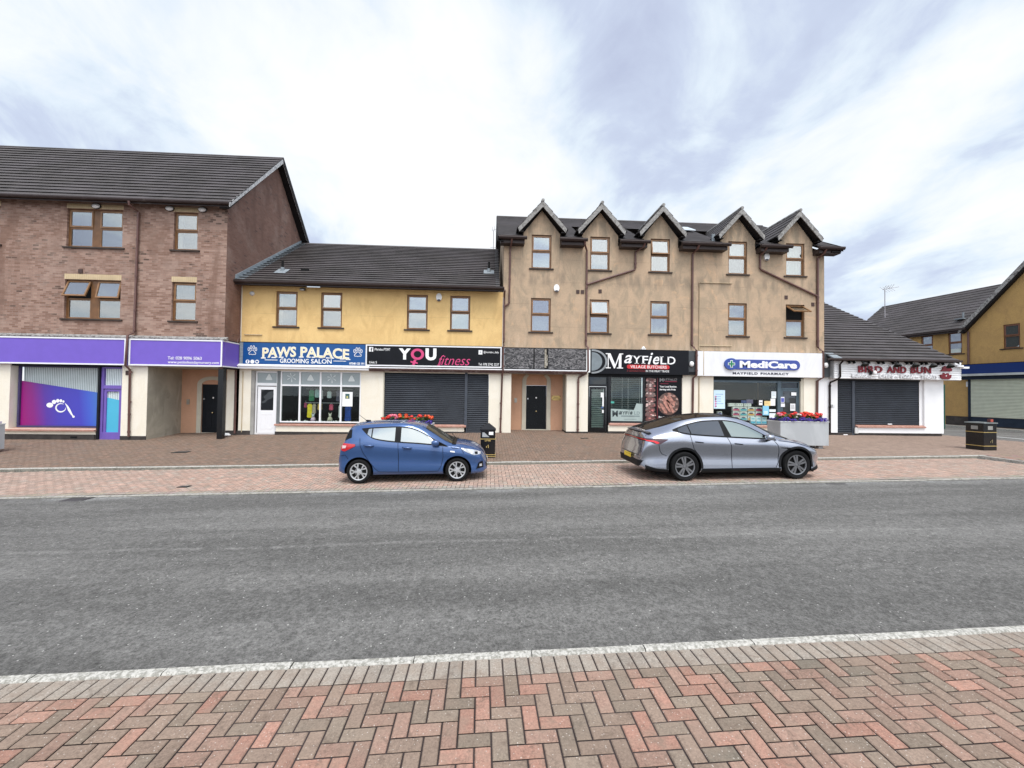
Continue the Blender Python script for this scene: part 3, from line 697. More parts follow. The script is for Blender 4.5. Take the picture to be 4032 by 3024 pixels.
# passage
m = MB(); m.face([(-13.86, YB+.01, -.3), (-13.86, 19.7, -.3), (-13.86, 19.7, 3), (-13.86, YB+.01, 3)]); part('passage_side_wall', m, M_dirty, B1)
m = MB(); wall(m, -13.87, -11.42, -.3, 2.95, [(-12.97, -12.03, 0.06, 2.27)], 19.7, .1); m.face([(-11.43, 18.9, -.3), (-11.43, 19.7, -.3), (-11.43, 19.7, 3), (-11.43, 18.9, 3)]); part('passage_rear_wall', m, M_peach, B1)
m = MB()
for s_, x in ((-1, -12.97), (1, -12.03)): m.box(x, x+s_*.20, 19.66, 19.70, -.2, 2.27)
pts = []
for k in range(13):
    a = math.pi*k/12; pts.append((-12.5+.67*math.cos(a), 2.27+.36*math.sin(a)))
inn = [(-12.5+.47*math.cos(math.pi*k/12), 2.27+.20*math.sin(math.pi*k/12)) for k in range(13)]
for k in range(12): m.prism([inn[k], pts[k], pts[k+1], inn[k+1]], 19.66, 19.70)
part('door_surround', m, M_surround, B1)
def panel_door(parent, x0, x1, z0, z1, Y, mat, knob=True, name='door'):
    d = MB(); d.box(x0, x1, Y, Y+.05, z0, z1); w_ = x1-x0; h = z1-z0
    for (a, b_, c, e_) in ((.12, .45, .10, .42), (.55, .88, .10, .42), (.12, .45, .47, .53), (.55, .88, .47, .53), (.12, .45, .60, .80), (.55, .88, .60, .80), (.12, .88, .85, .93)):
        rectframe(d, x0+a*w_, x0+b_*w_, z0+c*h, z0+e_*h, .018, Y-.012, Y)
    o = part(name, d, mat, parent)
    if knob:
        k = MB(); k.lathe([(0, -.07), (.03, -.065), (.04, -.04), (.025, -.015), (.03, 0)], ((x0+x1)/2, Y, z0+h*.41), 14, 'y'); part('door_knob', k, plain('brass', (.75, .62, .35), .25, metal=1), o, smooth=True)
        k = MB(); k.disc((x0+x1)/2, z0+h*.72, .035, .04, Y-.006, 12, th=.006); part('number_plate', k, M_whiteW, o)
        k = MB(); k.box(x0+.05, x0+.10, Y-.02, Y, z0+h*.68, z0+h*.71); part('lock', k, plain('steel', (.6, .6, .6), .3, metal=1), o)
    return o
panel_door(B1, -12.97, -12.03, .10, 2.27, 19.74, M_navy)
m = MB(); m.box(-12.98, -12.02, 19.62, 19.75, -.1, .09); part('door_step', m, M_surround, B1)
m = MB(); m.box(-13.62, -13.50, 19.67, 19.7, 1.35, 1.58); IC = part('intercom', m, plain('intercom_steel', (.42, .40, .34), .4, metal=.5), B1)
m = MB(); m.box(-13.87, -10.95, YB+.02, 19.7, 2.93, 2.97); part('passage_ceiling', m, M_dirty, B1)
bxp('corner_post', B1, M_blackg, -11.12, -10.91, YB+.02, YB+.22, -.1, 2.96)
bxp('side_fascia', B1, M_black, -10.92, -10.88, YB, 18.88, 2.90, 4.1)
pipe(B1, [(-14.42, 17.32, 9.50), (-14.42, 17.34, 9.36), (-14.36, 17.72, 9.22), (-14.38, 17.72, 4.32), (-14.50, 17.56, 4.16), (-14.53, 17.54, 2.96), (-14.50, 17.72, 2.80), (-14.48, 17.73, .10)], r=.042,
     collars=[(-14.37, 17.72, z) for z in (8.1, 6.6, 5.2, 4.4)]+[(-14.48, 17.73, z) for z in (.3, 1.0, 1.5, 2.7)])
# roof lamp heads and bulkhead lamps
def bulkhead(x, z, Y, label, sz=.17, ry=.11, grp='bulkhead lamps under the eaves of the brick building'):
    t = thing('wall_lamp', label, 'wall lamp', (x, Y, z), grp)
    m = MB(); m.lathe([(0, -.0), (1, 0), (1.05, -.02), (1.0, -.05)], (0, 0, 0), 20, 'y'); m.v = [(a*sz, b_, c*ry) for a, b_, c in m.v]; obj('base_plate', m, M_black, t)
    m = MB(); m.lathe([(.92, -.03), (.85, -.07), (.55, -.10), (0, -.11)], (0, 0, 0), 20, 'y'); m.v = [(a*sz, b_, c*ry) for a, b_, c in m.v]; obj('lamp_glass', m, M_whiteW, t, smooth=True); return t
bulkhead(-16.03, 9.42, YB-.02, 'oval white bulkhead lamp above the double window of the brick building')
bulkhead(-13.17, 9.43, YB-.02, 'oval white bulkhead lamp just left of the top single window in the brick wall')
bulkhead(-11.88, 9.43, YB-.02, 'oval white bulkhead lamp just right of the top single window in the brick wall')
# nursery signs
def signboard(name, label, x0, x1, z0, z1, Y, face, border, bw=.055, cat='shop sign', th=.12, group=None, bmat=None):
    t = thing(name, label, cat, ((x0+x1)/2, Y, z0), group)
    bxp('board', t, face, x0, x1, Y, Y+th, z0, z1)
    if border:
        m = MB(); rectframe(m, x0, x1, z0, z1, bw, Y-.02, Y-.001); part('border', m, border, t)
    return t
YS = YB-.17
S1 = signboard('shop_sign', 'blank purple fascia sign with white edging left of the downpipe on the brick building', -34, -14.60, 2.97, 4.05, YS, M_purple, M_whiteP)
S2 = signboard('shop_sign', 'purple fascia sign with white phone number and web address on the brick building', -14.48, -10.86, 2.97, 4.05, YS, M_purple, M_whiteP)
text('lettering', 'Tel: 028 9096 5063', (-12.98, -11.66, 3.235, 3.36), YS-.002, M_whiteW, S2, bold=.004)
text('lettering', 'www.petitefeetdaynursery.com', (-12.97, -10.98, 3.045, 3.19), YS-.002, M_whiteW, S2, bold=.004)
m = MB(); m.box(-10.86, -10.845, YS+.125, 18.74, 2.99, 4.03); part('return_panel', m, M_purple, S2)
m = MB(); m.box(-10.845, -10.835, YS, 18.74, 2.97, 3.02); m.box(-10.845, -10.835, YS, 18.74, 4.0, 4.05); part('return_trim', m, M_whiteP, S2)
# ================================================================== yellow building
YF = 18.9
B2 = thing('yellow_building', 'two storey yellow rendered block with dark tiled roof, grooming salon and shuttered gym below', 'building', (-5, 19.5, 0))
WX = [(-9.42, -8.50), (-7.49, -6.57), (-3.73, -2.81), (-1.81, -.91)]
m = MB(); wall(m, -10.86, .56, 4.12, 6.62, [(a, b_, 4.85, 6.41) for a, b_ in WX], YF, .13); part('front_wall', m, M_yellow, B2)
m = MB(); wall(m, -11.42, -10.86, -.3, 6.6, [], YF, .1); part('corner_strip', m, M_cream, B2)
m = MB(); V2 = Vector((0, 6.05, 3.72)); courses(m, (-10.9, 18.40, 6.72), (11.30, 0, 0), V2, 22, .052, (0, -.52, .85), stag=.02)
m.face([(-10.9, 24.4, 10.43), (.35, 24.4, 10.43), (.35, 30, 7), (-10.9, 30, 7)])
m.tube([(-10.88, 24.45, 10.42), (.35, 24.45, 10.42)], .07, 8); part('roof', m, M_roof, B2)
m = MB(); courses(m, (-10.895, 18.38, 6.70), (.34, 0, 0), V2, 22, .09, (0, -.52, .85)); m.prism([(18.4, 6.72), (24.45, 10.42), (24.45, 10.62), (18.4, 6.95)], -10.895, -10.86, ax='x')
part('step_flashing', m, M_lead, B2)
m = MB(); courses(m, (.22, 18.38, 6.71), (.16, 0, 0), V2, 22, .05, (0, -.52, .85)); part('edge_flashing', m, M_lead, B2)
gutter(B2, -11.10, .60, 18.34, 6.72, .06)
for (a, b_), op in zip(WX, (0, 5, 3, 3)): window(B2, rel(B2, ((a+b_)/2, YF, 4.85)), b_-a, 1.56, (op,), rev=.07)
for x, w_ in ((-9.52, .05), (-.1, .05)):
    yy = 19.6 if x < -5 else 20.3
    zr = 6.72+(yy-18.4)*3.72/6.05
    m = MB(); m.tube([(x, yy, zr-.1), (x, yy, zr+.52)], w_, 10); m.tube([(x, yy, zr-.1), (x, yy, zr+.20)], w_*1.6, 10, 1)
    m.face([(x-.25, yy-.30, zr-.13), (x+.25, yy-.30, zr-.13), (x+.25, yy+.2, zr+.19), (x-.25, yy+.2, zr+.19)], 1); part('soil_vent', m, [M_roofu, M_lead], B2)
m = MB(); m.box(-8.75, -8.42, 19.7, 19.95, 7.5, 7.66); part('tile_vent', m, M_roofu, B2)
m = MB(); m.box(-10.86, .56, YF-.06, YF, 4.07, 4.13); part('drip_moulding', m, M_grit, B2)
# ground floor piers
m = MB()
for a, b_ in ((-10.86, -10.40), (-5.68, -4.68), (-.02, .565)): bxp('pier', B2, M_cream, a, b_, YF, YF+.32, -.3, 3.05)
m.box(-9.30, -5.68, YF+.0, YF+.22, -.2, .50); m.box(-4.68, -1.02, YF, YF+.22, -.2, .50)
m.box(-10.40, -.02, YF+.02, YF+.3, 2.90, 3.06)
part('shopfront_wall', m, M_cream, B2)
m = MB(); m.box(-11.43, -10.39, YF-.012, YF+.2, -.2, .27); m.box(-9.34, -4.67, YF-.012, YF+.1, -.2, .24); m.box(-4.67, -1.02, YF-.013, YF+.1, -.2, .30); m.box(-.03, .57, YF-.012, YF+.2, -.2, .27); part('plinth', m, M_plinth, B2)
m = MB(); m.box(-10.39, -10.25, YF+.0, YF+.2, .1, 2.88); part('door_reveal', m, plain('grey_reveal', (.33, .32, .30), .8), B2)
# salon door
m = MB(); rectframe(m, -10.25, -9.30, .10, 2.88, .06, YF+.10, YF+.17); m.box(-10.19, -9.36, YF+.10, YF+.17, 2.24, 2.36)
SD = part('salon_door', m, M_whiteP, B2)
m = MB(); rectframe(m, -10.14, -9.34, .14, 2.20, .13, YF+.08, YF+.13); m.box(-10.01, -9.47, YF+.08, YF+.13, .27, 1.16)
for a, b_ in ((-9.98, -9.76), (-9.72, -9.50)): rectframe(m, a, b_, .35, 1.0, .02, YF+.068, YF+.08)
part('door_leaf', m, M_whiteP, SD)
m = MB(); m.box(-10.01, -9.47, YF+.10, YF+.11, 1.16, 2.07); part('glass_pane', m, glassmat('dark_glass', fac=.07, dark=(.012, .013, .015)), SD)
M_dglass = bpy.data.materials['dark_glass']
M_frost = glassmat('frosted_glass', fac=.12, dark=(.27, .31, .31), rough=.25)
m = MB(); m.box(-10.19, -9.36, YF+.125, YF+.13, 2.36, 2.82); part('transom_pane', m, M_frost, SD)
bxp('door_post', B2, plain('post_slate', (.13, .145, .15), .5), -9.30, -9.17, YF+.02, YF+.17, .1, 2.9)
# salon window: transparent panes in white frames with a shallow room behind
m = MB(); rectframe(m, -9.17, -5.69, .64, 2.92, .055, YF+.05, YF+.12)
for x in (-8.34, -7.45, -6.56): m.box(x-.035, x+.035, YF+.05, YF+.12, .695, 2.865)
for a, b_ in ((-9.115, -8.375), (-8.305, -7.485), (-7.415, -6.595), (-6.525, -5.745)): m.box(a, b_, YF+.052, YF+.118, 2.24, 2.31)
SW = part('salon_window', m, M_whiteP, B2)
M_clear = clearmat('shop_glass', .04)
for a, b_ in ((-9.115, -8.375), (-8.305, -7.485), (-7.415, -6.595), (-6.525, -5.745)):
    m = MB(); m.box(a, b_, YF+.085, YF+.09, .695, 2.24); part('pane', m, M_clear, SW)
    m = MB(); m.box(a, b_, YF+.085, YF+.09, 2.31, 2.865); part('transom_pane', m, M_frost, SW)
M_etch = plain('etched_white', (.62, .66, .65), .7, var=.05)
ye = YF+.082
for x, z in ((-9.70, 2.59), (-7.90, 2.59), (-6.12, 2.58)):
    m = MB(); m.face([(x-.03, ye if x > -9.3 else YF+.12, z+.16), (x-.14, ye if x > -9.3 else YF+.12, z-.06), (x-.13, ye if x > -9.3 else YF+.12, z-.10), (x+.13, ye if x > -9.3 else YF+.12, z-.10), (x+.14, ye if x > -9.3 else YF+.12, z-.06), (x+.03, ye if x > -9.3 else YF+.12, z+.16)]); part('lamp_decal', m, M_etch, SW)
for x, z in ((-8.72, 2.62), (-6.98, 2.60)):
    m = MB()
    for a in (0, 65, -60, 185, 235, 130): 
        a = math.radians(a-25); m.face([(x, ye, z+.02), (x+.20*math.cos(a-.09), ye, z+.20*math.sin(a-.09)), (x+.20*math.cos(a+.09), ye, z+.20*math.sin(a+.09))])
    part('star_decal', m, M_etch, SW)
m = MB(); m.box(-9.2, -5.66, YF+1.4, YF+1.45, .3, 2.95); m.box(-9.22, -9.18, YF+.13, YF+1.4, .3, 2.95); m.box(-5.68, -5.64, YF+.33, YF+1.4, .3, 2.95); m.box(-9.2, -5.68, YF+.13, YF+1.4, 2.92, 2.96)
m.box(-9.2, -5.68, YF+.13, YF+1.4, .55, .62); part('display_room', m, M_dark, B2)
m = MB()
for z, a, b_ in ((2.13, -8.25, -6.2), (1.50, -8.25, -6.55)): m.tube([(a, YF+.5, z), (b_, YF+.5, z)], .012, 8)
part('hanging_rail', m, plain('rail_grey', (.4, .4, .4), .4), B2)
sillbox(B2, -9.36, -5.68, .60, YF-.06, YF+.22); 
# garments on the rails
def garment(x, z, w_, h, col, label, kind='coat', Y=YF+.5):
    t = thing('hanging_garment', label, 'garment', (x, Y, z-h), 'dog clothes hanging in the salon window')
    mt = plain('cloth_%d' % int(x*-100), col, .9, var=.2, vs=12)
    m = MB(); o = [(-.22, h), (-.5, h*.86), (-.42, h*.7), (-.45, h*.3), (-.5, .04), (-.3, 0), (.3, .0), (.5, .05), (.44, h*.3), (.42, h*.7), (.5, h*.86), (.22, h)]
    m.prism([(a*w_, b_) for a, b_ in o], -.03, .03); obj('cloth', m, mt, t)
    m = MB(); m.tube([(-w_*.3, 0, h), (0, 0, h+.05), (w_*.3, 0, h)], .006, 6); m.tube([(0, 0, h+.05), (0, 0, h+.10)], .004, 6); obj('hanger', m, MATS['rail_grey'], t)
for g in ((-8.0, 2.08, .24, .50, (.05, .24, .11), 'long plain green dog coat on the upper rail'), (-7.76, 2.10, .20, .36, (.35, .52, .50), 'pale teal patterned dog coat beside the green one'),
          (-7.58, 2.08, .15, .42, (.62, .58, .60), 'pale pink and white dog outfit beside the white window bar'), (-7.22, 2.02, .20, .30, (.55, .60, .60), 'dark and white patterned harness on the upper rail'),
          (-6.78, 2.08, .28, .50, (.12, .105, .15), 'large dark purple dog coat on the upper rail'), (-8.07, 1.45, .23, .62, (.80, .62, .03), 'long bright yellow dog raincoat on the lower rail'),
          (-7.88, 1.44, .16, .42, (.42, .34, .25), 'beige dog jumper beside the yellow raincoat'), (-7.63, 1.46, .19, .28, (.62, .40, .10), 'small mustard dog top on the lower rail'),
          (-7.13, 1.44, .18, .26, (.55, .08, .14), 'small crimson dog top on the lower rail'), (-6.72, 1.42, .16, .58, (.60, .60, .58), 'white and black spotted dog coat by the window bar'),
          (-6.38, 1.38, .28, .68, (.03, .09, .42), 'long royal blue towel hung under the notice'), (-8.26, 1.50, .12, .22, (.35, .05, .12), 'dark red dog scarf at the left end of the lower rail')): garment(*g)
def soft_toy(x, z, label, c1, c2):
    t = thing('soft_toy', label, 'toy', (x, YF+.35, z), 'soft toys on the salon window sill')
    m = MB(); m.lathe([(0, 0), (.09, .02), (.11, .10), (.08, .2), (.05, .22)], (0, 0, 0), 14); obj('body', m, plain('toy_'+label[:4], c1, .9), t, smooth=True)
    m = MB(); m.lathe([(0, .21), (.05, .23), (.06, .29), (.04, .35), (0, .37)], (0, 0, 0), 14); m.tube([(-.05, 0, .33), (-.06, 0, .41)], [.02, .01], 8); m.tube([(.05, 0, .33), (.06, 0, .41)], [.02, .01], 8)
    obj('head', m, plain('toyh_'+label[:4], c2, .9), t, smooth=True)
soft_toy(-7.86, .64, 'pink and grey knitted toy below the beige jumper', (.60, .40, .50), (.45, .45, .50)); soft_toy(-7.12, .66, 'cream floral toy below the crimson top', (.50, .45, .34), (.55, .5, .42))
t = thing('window_trinkets', 'row of small white ornaments along the salon window sill', 'ornaments', (-7.5, YF+.3, .64)); m = MB()
for k in range(60):
    x = random.uniform(-9.0, -5.8); s = random.uniform(.012, .045); m.lathe([(0, 0), (s, .0), (s*.8, s*1.5), (s*.3, s*2), (0, s*2.2)], (x+7.5, random.uniform(-.1, .1), 0), 8)
bo = obj('ornament', m, plain('ornament_mix', (.5, .5, .48), .5, var=.5, vs=20), t); bo['kind'] = 'stuff'
t = thing('notice', 'white paper notice with small dark picture in the right pane of the salon window', 'notice', (-6.28, YF+.07, 1.37))
m = MB(); m.box(-.225, .225, 0, .006, 0, .64); obj('paper', m, M_whiteW, t); m = MB(); m.box(-.09, .09, -.004, -.001, .34, .56); m.box(-.04, .03, -.007, -.005, .36, .46, 1); m.box(-.1, .1, -.004, -.001, .2, .21, 2)
obj('picture', m, [plain('notice_dark', (.05, .12, .12), .6), plain('notice_gold', (.6, .55, .2), .6), plain('notice_grey', (.6, .6, .6), .6)], t)
# gym shutters
shutter(B2, -4.67, -1.10, .62, 2.94, YF+.08); shutter(B2, -.98, -.03, .14, 2.92, YF+.08)
bxp('shutter_guide', B2, plain('guide_slate', (.060, .070, .088), .5, metal=.1), -1.10, -.98, YF+.0, YF+.1, .12, 2.94)
bxp('shutter_guide', B2, M_surround, -4.70, -4.66, YF-.02, YF+.1, .5, 2.95)
sillbox(B2, -4.70, -1.02, .60, YF-.08, YF+.05)
bxp('shutter_box', B2, M_black, -4.66, -.03, YF+.03, YF+.12, 2.86, 3.0)
m = MB(); m.box(-5.28, 4.40, YF-.20, YF+.02, 2.95, 3.06); m.prism([(YF-.24, 3.02), (YF-.24, 3.075), (YF-.10, 3.115), (YF-.10, 3.02)], -5.27, 4.39, ax='x'); part('fascia_moulding', m, streaked('brown_moulding', (.085, .045, .038), (.22, .18, .16), (.7, 2, 2), .5, lo=.5, hi=.6), B2)
m = MB(); m.box(-5.27, 4.38, YF-.246, YF-.10, 3.078, 3.125); part('white_bead', m, M_whiteP, B2)
m = MB(); m.box(-10.83, -5.29, YF-.26, YF, 2.97, 3.07); m.prism([(YF-.30, 3.07), (YF-.30, 3.10), (YF-.16, 3.18), (YF-.1, 3.18), (YF-.1, 3.07)], -10.84, -5.28, ax='x'); part('white_moulding', m, M_whiteP, B2)
bxp('fascia_backing', B2, M_black, -10.84, .58, YF-.13, YF+.01, 3.06, 4.14)
bxp('fascia_end', B2, M_lead, -10.82, -10.68, YF-.17, YF-.13, 3.18, 4.1)
pipe(B2, [(-10.93, 18.36, 6.55), (-10.93, 18.42, 6.45), (-10.93, 18.80, 6.30), (-10.92, 18.82, 4.3), (-10.90, 18.70, 4.15), (-10.90, 18.66, 3.0), (-11.0, 18.82, 2.85), (-11.0, 18.84, .15)], collars=[(-10.925, 18.82, z) for z in (6.1, 4.5)]+[(-11.0, 18.84, z) for z in (.4, 1.0, 1.6)])
pipe(B2, [(-10.74, YF-.02, 2.85), (-10.74, YF-.02, .2)], M_pipeY, .018, 'conduit'); pipe(B2, [(-10.72, YF-.03, 4.46), (-9.97, YF-.03, 4.46)], M_pipeY, .018, 'conduit')
m = MB(); m.lathe([(0, -.10), (.07, -.09), (.095, -.03), (.10, 0)], (-10.44, YF, 6.27), 16, 'y'); part('vent_cowl', m, plain('cowl_grey', (.6, .6, .6), .4), B2, smooth=True)
# signs
S3 = signboard('shop_sign', 'blue grooming salon sign with white and cream lettering and paw outlines', -10.66, -5.46, 3.18, 4.10, YF-.19, plain('sign_blue', sr(12, 88, 158), .35, var=.03), None, th=.05)
ZC, XC = 3.80, -8.0
arch = lambda X, Z: (X, Z-.022*((X-XC)/1.0)**2*1.0)
ly = YF-.192
M_creamL = plain('cream_letter', (.86, .76, .50), .45, var=.03)
def slab(txt, box, Y, mat1, mat2, par, bold=.05, warp=None):
    a = text_mb(txt, box, Y, bold=bold, warp=warp, th=.010); part('lettering', a, mat1, par)
    x0, x1, z0, z1 = box; g = .014
    if mat2: part('letter_face', text_mb(txt, (x0+g, x1-g, z0+g, z1-g), Y, bold=bold*.2, warp=warp, th=.016), mat2, par)
slab('PAWS', (-9.85, -8.42, 3.50, 3.96), ly, M_whiteW, M_creamL, S3, .035, arch); slab('PALACE', (-8.24, -6.15, 3.50, 3.96), ly, M_whiteW, M_creamL, S3, .035, arch)
serifs = MB()
for x in (-9.80, -9.36, -9.05, -8.20, -7.85, -7.70, -7.35, -7.05, -6.90, -6.45, -6.20):
    for z in (3.485, ): X, Z = arch(x, z); serifs.box(X-.10, X+.10, ly-.009, ly, Z, Z+.045)
part('letter_serifs', serifs, M_whiteW, S3)
slab('GROOMING', (-9.10, -7.88, 3.235, 3.43), ly, M_whiteW, None, S3, .015); slab('SALON', (-7.78, -6.90, 3.235, 3.43), ly, M_whiteW, None, S3, .015)
m = MB(); m.box(-9.74, -9.20, ly-.008, ly, 3.345, 3.37); m.box(-6.83, -6.28, ly-.008, ly, 3.345, 3.37); part('rule_line', m, M_whiteW, S3)
text('phone_number', '07548 123 191', (-6.14, -5.50, 3.215, 3.31), ly, M_whiteW, S3, bold=.03)
for cx_ in (-10.27, -5.78):
    m = MB()
    def ring(cx__, cz, rx, rz, tw=.022):
        n = 20
        for k in range(n):
            a0, a1 = 2*math.pi*k/n, 2*math.pi*(k+1)/n
            m.face([(cx__+(rx)*math.cos(a0), ly-.004, cz+rz*math.sin(a0)), (cx__+rx*math.cos(a1), ly-.004, cz+rz*math.sin(a1)), (cx__+(rx-tw)*math.cos(a1), ly-.004, cz+(rz-tw)*math.sin(a1)), (cx__+(rx-tw)*math.cos(a0), ly-.004, cz+(rz-tw)*math.sin(a0))])
    for dx, dz in ((-.15, .05), (-.055, .13), (.055, .13), (.15, .05)): ring(cx_+dx, 3.76+dz, .045, .085)
    pts = [(cx_+a, 3.72+b_) for a, b_ in ((-.05, .05), (-.09, -.02), (-.15, -.08), (-.13, -.14), (-.05, -.13), (0, -.15), (.05, -.13), (.13, -.14), (.15, -.08), (.09, -.02), (.05, .05), (-.05, .05))]; ribbon(m, pts, [.012]*12, ly-.005)
    part('paw_outline', m, M_whiteW, S3)
for k, x in enumerate((-10.46, -10.26, -10.06)):
    m = MB(); m.disc(x, 3.27, .085, .085, ly, 20, th=.006); o = part('social_icon', m, M_whiteW, S3)
    if k == 0: text('icon_mark', 'f', (x-.02, x+.03, 3.21, 3.33), ly-.007, MATS['sign_blue'], o, bold=.03)
    elif k == 2:
        m = MB(); m.face([(x-.05, ly-.009, 3.25), (x+.03, ly-.009, 3.23), (x+.05, ly-.009, 3.30), (x, ly-.009, 3.30), (x-.05, ly-.009, 3.32)]); part('icon_mark', m, MATS['sign_blue'], o)
S4 = signboard('shop_sign', 'black gym sign with white border, white YOU letters and pink script', -5.44, .53, 3.17, 4.11, YF-.20, plain('sign_black', (.018, .019, .026), .35), M_whiteP, bw=.055, th=.06)
ly = YF-.202; M_pink = plain('pink_letter', sr(240, 80, 140), .4, var=.03)
text('lettering', 'Y', (-4.01, -3.49, 3.475, 3.97), ly, M_whiteW, S4, bold=.055); text('lettering', 'U', (-2.84, -2.36, 3.455, 3.99), ly, M_whiteW, S4, bold=.055)
m = MB()
for k in range(32):
    a0, a1 = 2*math.pi*k/32, 2*math.pi*(k+1)/32; cx_, cz = -3.19, 3.72
    m.prism([(cx_+.29*math.cos(a0), cz+.25*math.sin(a0)), (cx_+.29*math.cos(a1), cz+.25*math.sin(a1)), (cx_+.165*math.cos(a1), cz+.145*math.sin(a1)), (cx_+.165*math.cos(a0), cz+.145*math.sin(a0))], ly-.008, ly)
m.prism([(-3.34, 3.48), (-3.23, 3.46), (-3.31, 3.23), (-3.42, 3.25)], ly-.010, ly); m.prism([(-3.49, 3.42), (-3.18, 3.36), (-3.17, 3.29), (-3.48, 3.35)], ly-.011, ly)
part('symbol_letter', m, M_pink, S4)
text('script_lettering', 'fitness', (-2.28, -.86, 3.26, 3.70), ly, M_pink, S4, shear=.40, bold=-.006)
m = MB(); ribbon(m, [(-2.32, 3.27), (-2.25, 3.22), (-2.20, 3.28), (-2.17, 3.34), (-2.15, 3.38), (-2.14, 3.42)], [.012, .018, .014, .012, .010, .006], ly-.009); part('script_flourish', m, M_pink, S4)
text('lettering', '/Marieleo.PTSMT', (-5.07, -4.38, 3.85, 3.96), ly, M_whiteW, S4, bold=.004); text('lettering', 'Unit 5', (-5.28, -4.95, 3.28, 3.38), ly, M_whiteW, S4, bold=.006)
text('lettering', '@marieleo_daily', (-.28, .40, 3.80, 3.92), ly, M_whiteW, S4, bold=.004); text('lettering', 'Tel: 078 2742 3237', (-.50, .42, 3.27, 3.38), ly, M_whiteW, S4, bold=.006)
m = MB(); m.box(-5.30, -5.12, ly-.006, ly, 3.80, 4.0); o = part('social_icon', m, M_whiteW, S4); text('icon_mark', 'f', (-5.23, -5.16, 3.81, 3.97), ly-.007, MATS['sign_black'], o, bold=.04)
m = MB(); m.box(-.50, -.33, ly-.006, ly, 3.76, 3.95); o = part('social_icon', m, M_whiteW, S4); m = MB(); m.disc(-.415, 3.855, .045, .05, ly-.007, 16, th=.002); part('icon_mark', m, plain('icon_grey', (.5, .5, .52), .5), o)
# alarm boxes and lights on the walls
def alarm(x, z, label, Y=YF, w_=.13, h=.34):
    t = thing('alarm_box', label, 'alarm box', (x, Y, z-h/2), 'white alarm boxes on the upper walls')
    n = 20; m = MB(); m.prism([(w_*math.cos(2*math.pi*k/n)*(1 if abs(math.cos(2*math.pi*k/n)) < .9 else .97), h/2+h/2*math.sin(2*math.pi*k/n)) for k in range(n)], -.09, 0); obj('cover', m, M_whiteW, t)
    m = MB(); m.disc(0, -.0+h*.06, w_*.6, .05, -.091, 16, th=.004); obj('strobe', m, plain('strobe_dark', (.06, .05, .05), .3), t)
alarm(-2.31, 6.31, 'rounded white alarm box on the yellow wall between the two right windows'); alarm(2.99, 6.86, 'rounded white alarm box on the brown wall above the first floor window'); alarm(12.89, 8.60, 'white alarm box under the gutter between the last two dormers')
t = thing('flood_light', 'small dark flood light under the eaves of the yellow building', 'flood light', (-8.25, YF, 6.47)); m = MB(); m.box(-.10, .10, -.16, -.04, -.03, .07); obj('housing', m, M_black, t); m = MB(); m.box(-.09, .09, -.165, -.161, -.02, .03); m.box(-.09, .09, -.16, -.05, -.036, -.031); obj('lens', m, plain('lens_grey', (.5, .5, .5), .2), t); m = MB(); m.box(-.02, .02, -.04, 0, 0, .04); obj('bracket', m, M_black, t)
# ================================================================== brown building
B3 = thing('brown_building', 'three storey brown rendered block with five gabled dormers over butcher and pharmacy', 'building', (8, 19.5, 0))
DC = [2.29, 4.99, 7.82, 11.52, 14.32]
WH = [(c-.455, c+.455, 7.755, 9.30) for c in DC]+[(c-.455, c+.455, 4.855, 6.40) for c in DC]
m = MB(); wall(m, .57, 15.74, 4.12, 8.90, WH, YF, .13)
for c in DC:
    for xa, xb, za in ((c-.84, c-.455, 8.90), (c+.455, c+.84, 8.90), (c-.455, c+.455, 9.30)): m.face([(xa, YF, za), (xb, YF, za), (xb, YF, 9.36), (xa, YF, 9.36)])
    m.face([(c-.84, YF, 9.36), (c+.84, YF, 9.36), (c, YF, 10.42)])
part('front_wall', m, M_brown, B3)
m = MB(); m.face([(.56, YF, 4.1), (.56, YF, 8.95), (.56, 24.1, 12.0), (.56, 29.4, 8.9), (.56, 29.4, 0), (.56, YF, 0)]); m.face([(15.745, YF, 0), (15.745, YF, 8.95), (15.745, 24.1, 12.0), (15.745, 29.4, 8.9), (15.745, 29.4, 0)]); part('side_wall', m, M_brown, B3)
m = MB(); V3 = Vector((0, 5.7, 3.25)); nr = (0, -.495, .868)
for i in range(20):
    y_lo = 18.42+5.7*i/20; segs = [(.30, 16.20)] if y_lo > 21.3 else list(zip([.30]+[c+.845 for c in DC], [c-.845 for c in DC]+[16.20]))
    for xa, xb in segs: courses(m, Vector((xa-.02*(i % 2)*(xa < .4), 18.42, 8.99))+V3*(i/20), (xb-xa, 0, 0), V3/20, 1, .028, nr)
m.face([(.30, 24.12, 12.25), (16.2, 24.12, 12.25), (16.2, 29.9, 8.9), (.30, 29.9, 8.9)]); m.tube([(.28, 24.14, 12.25), (16.22, 24.14, 12.25)], .08, 8); part('roof', m, M_roof, B3)
for x in (.27, 16.21):
    m = MB(); m.prism([(18.38, 8.80), (18.38, 9.02), (24.12, 12.27), (29.9, 8.95), (29.9, 8.7), (24.12, 12.03)], x, x+.03, ax='x'); part('barge_board', m, M_bargeD, B3)
    a = sorted((x, .55 if x < 5 else 15.75)); m = MB(); m.prism([(18.45, 8.83), (24.12, 12.05), (24.12, 12.0), (18.45, 8.78)], a[0], a[1], ax='x'); part('soffit', m, M_bargeD, B3)
gs = [(.32, 1.58), (3.05, 4.30), (5.78, 7.16), (8.62, 10.90), (12.32, 13.82), (15.10, 16.32)]
for a, b_ in gs:
    m = MB(); m.prism([(18.34, 9.02), (18.33, 8.96), (18.36, 8.90), (18.41, 8.88), (18.46, 8.90), (18.48, 9.02)], a, b_, ax='x'); part('gutter', m, M_gutter, B3)
    m = MB(); m.box(a+.08, b_-.10, 18.50, YF+.01, 8.74, 8.96); part('eaves_board', m, M_gutter, B3)
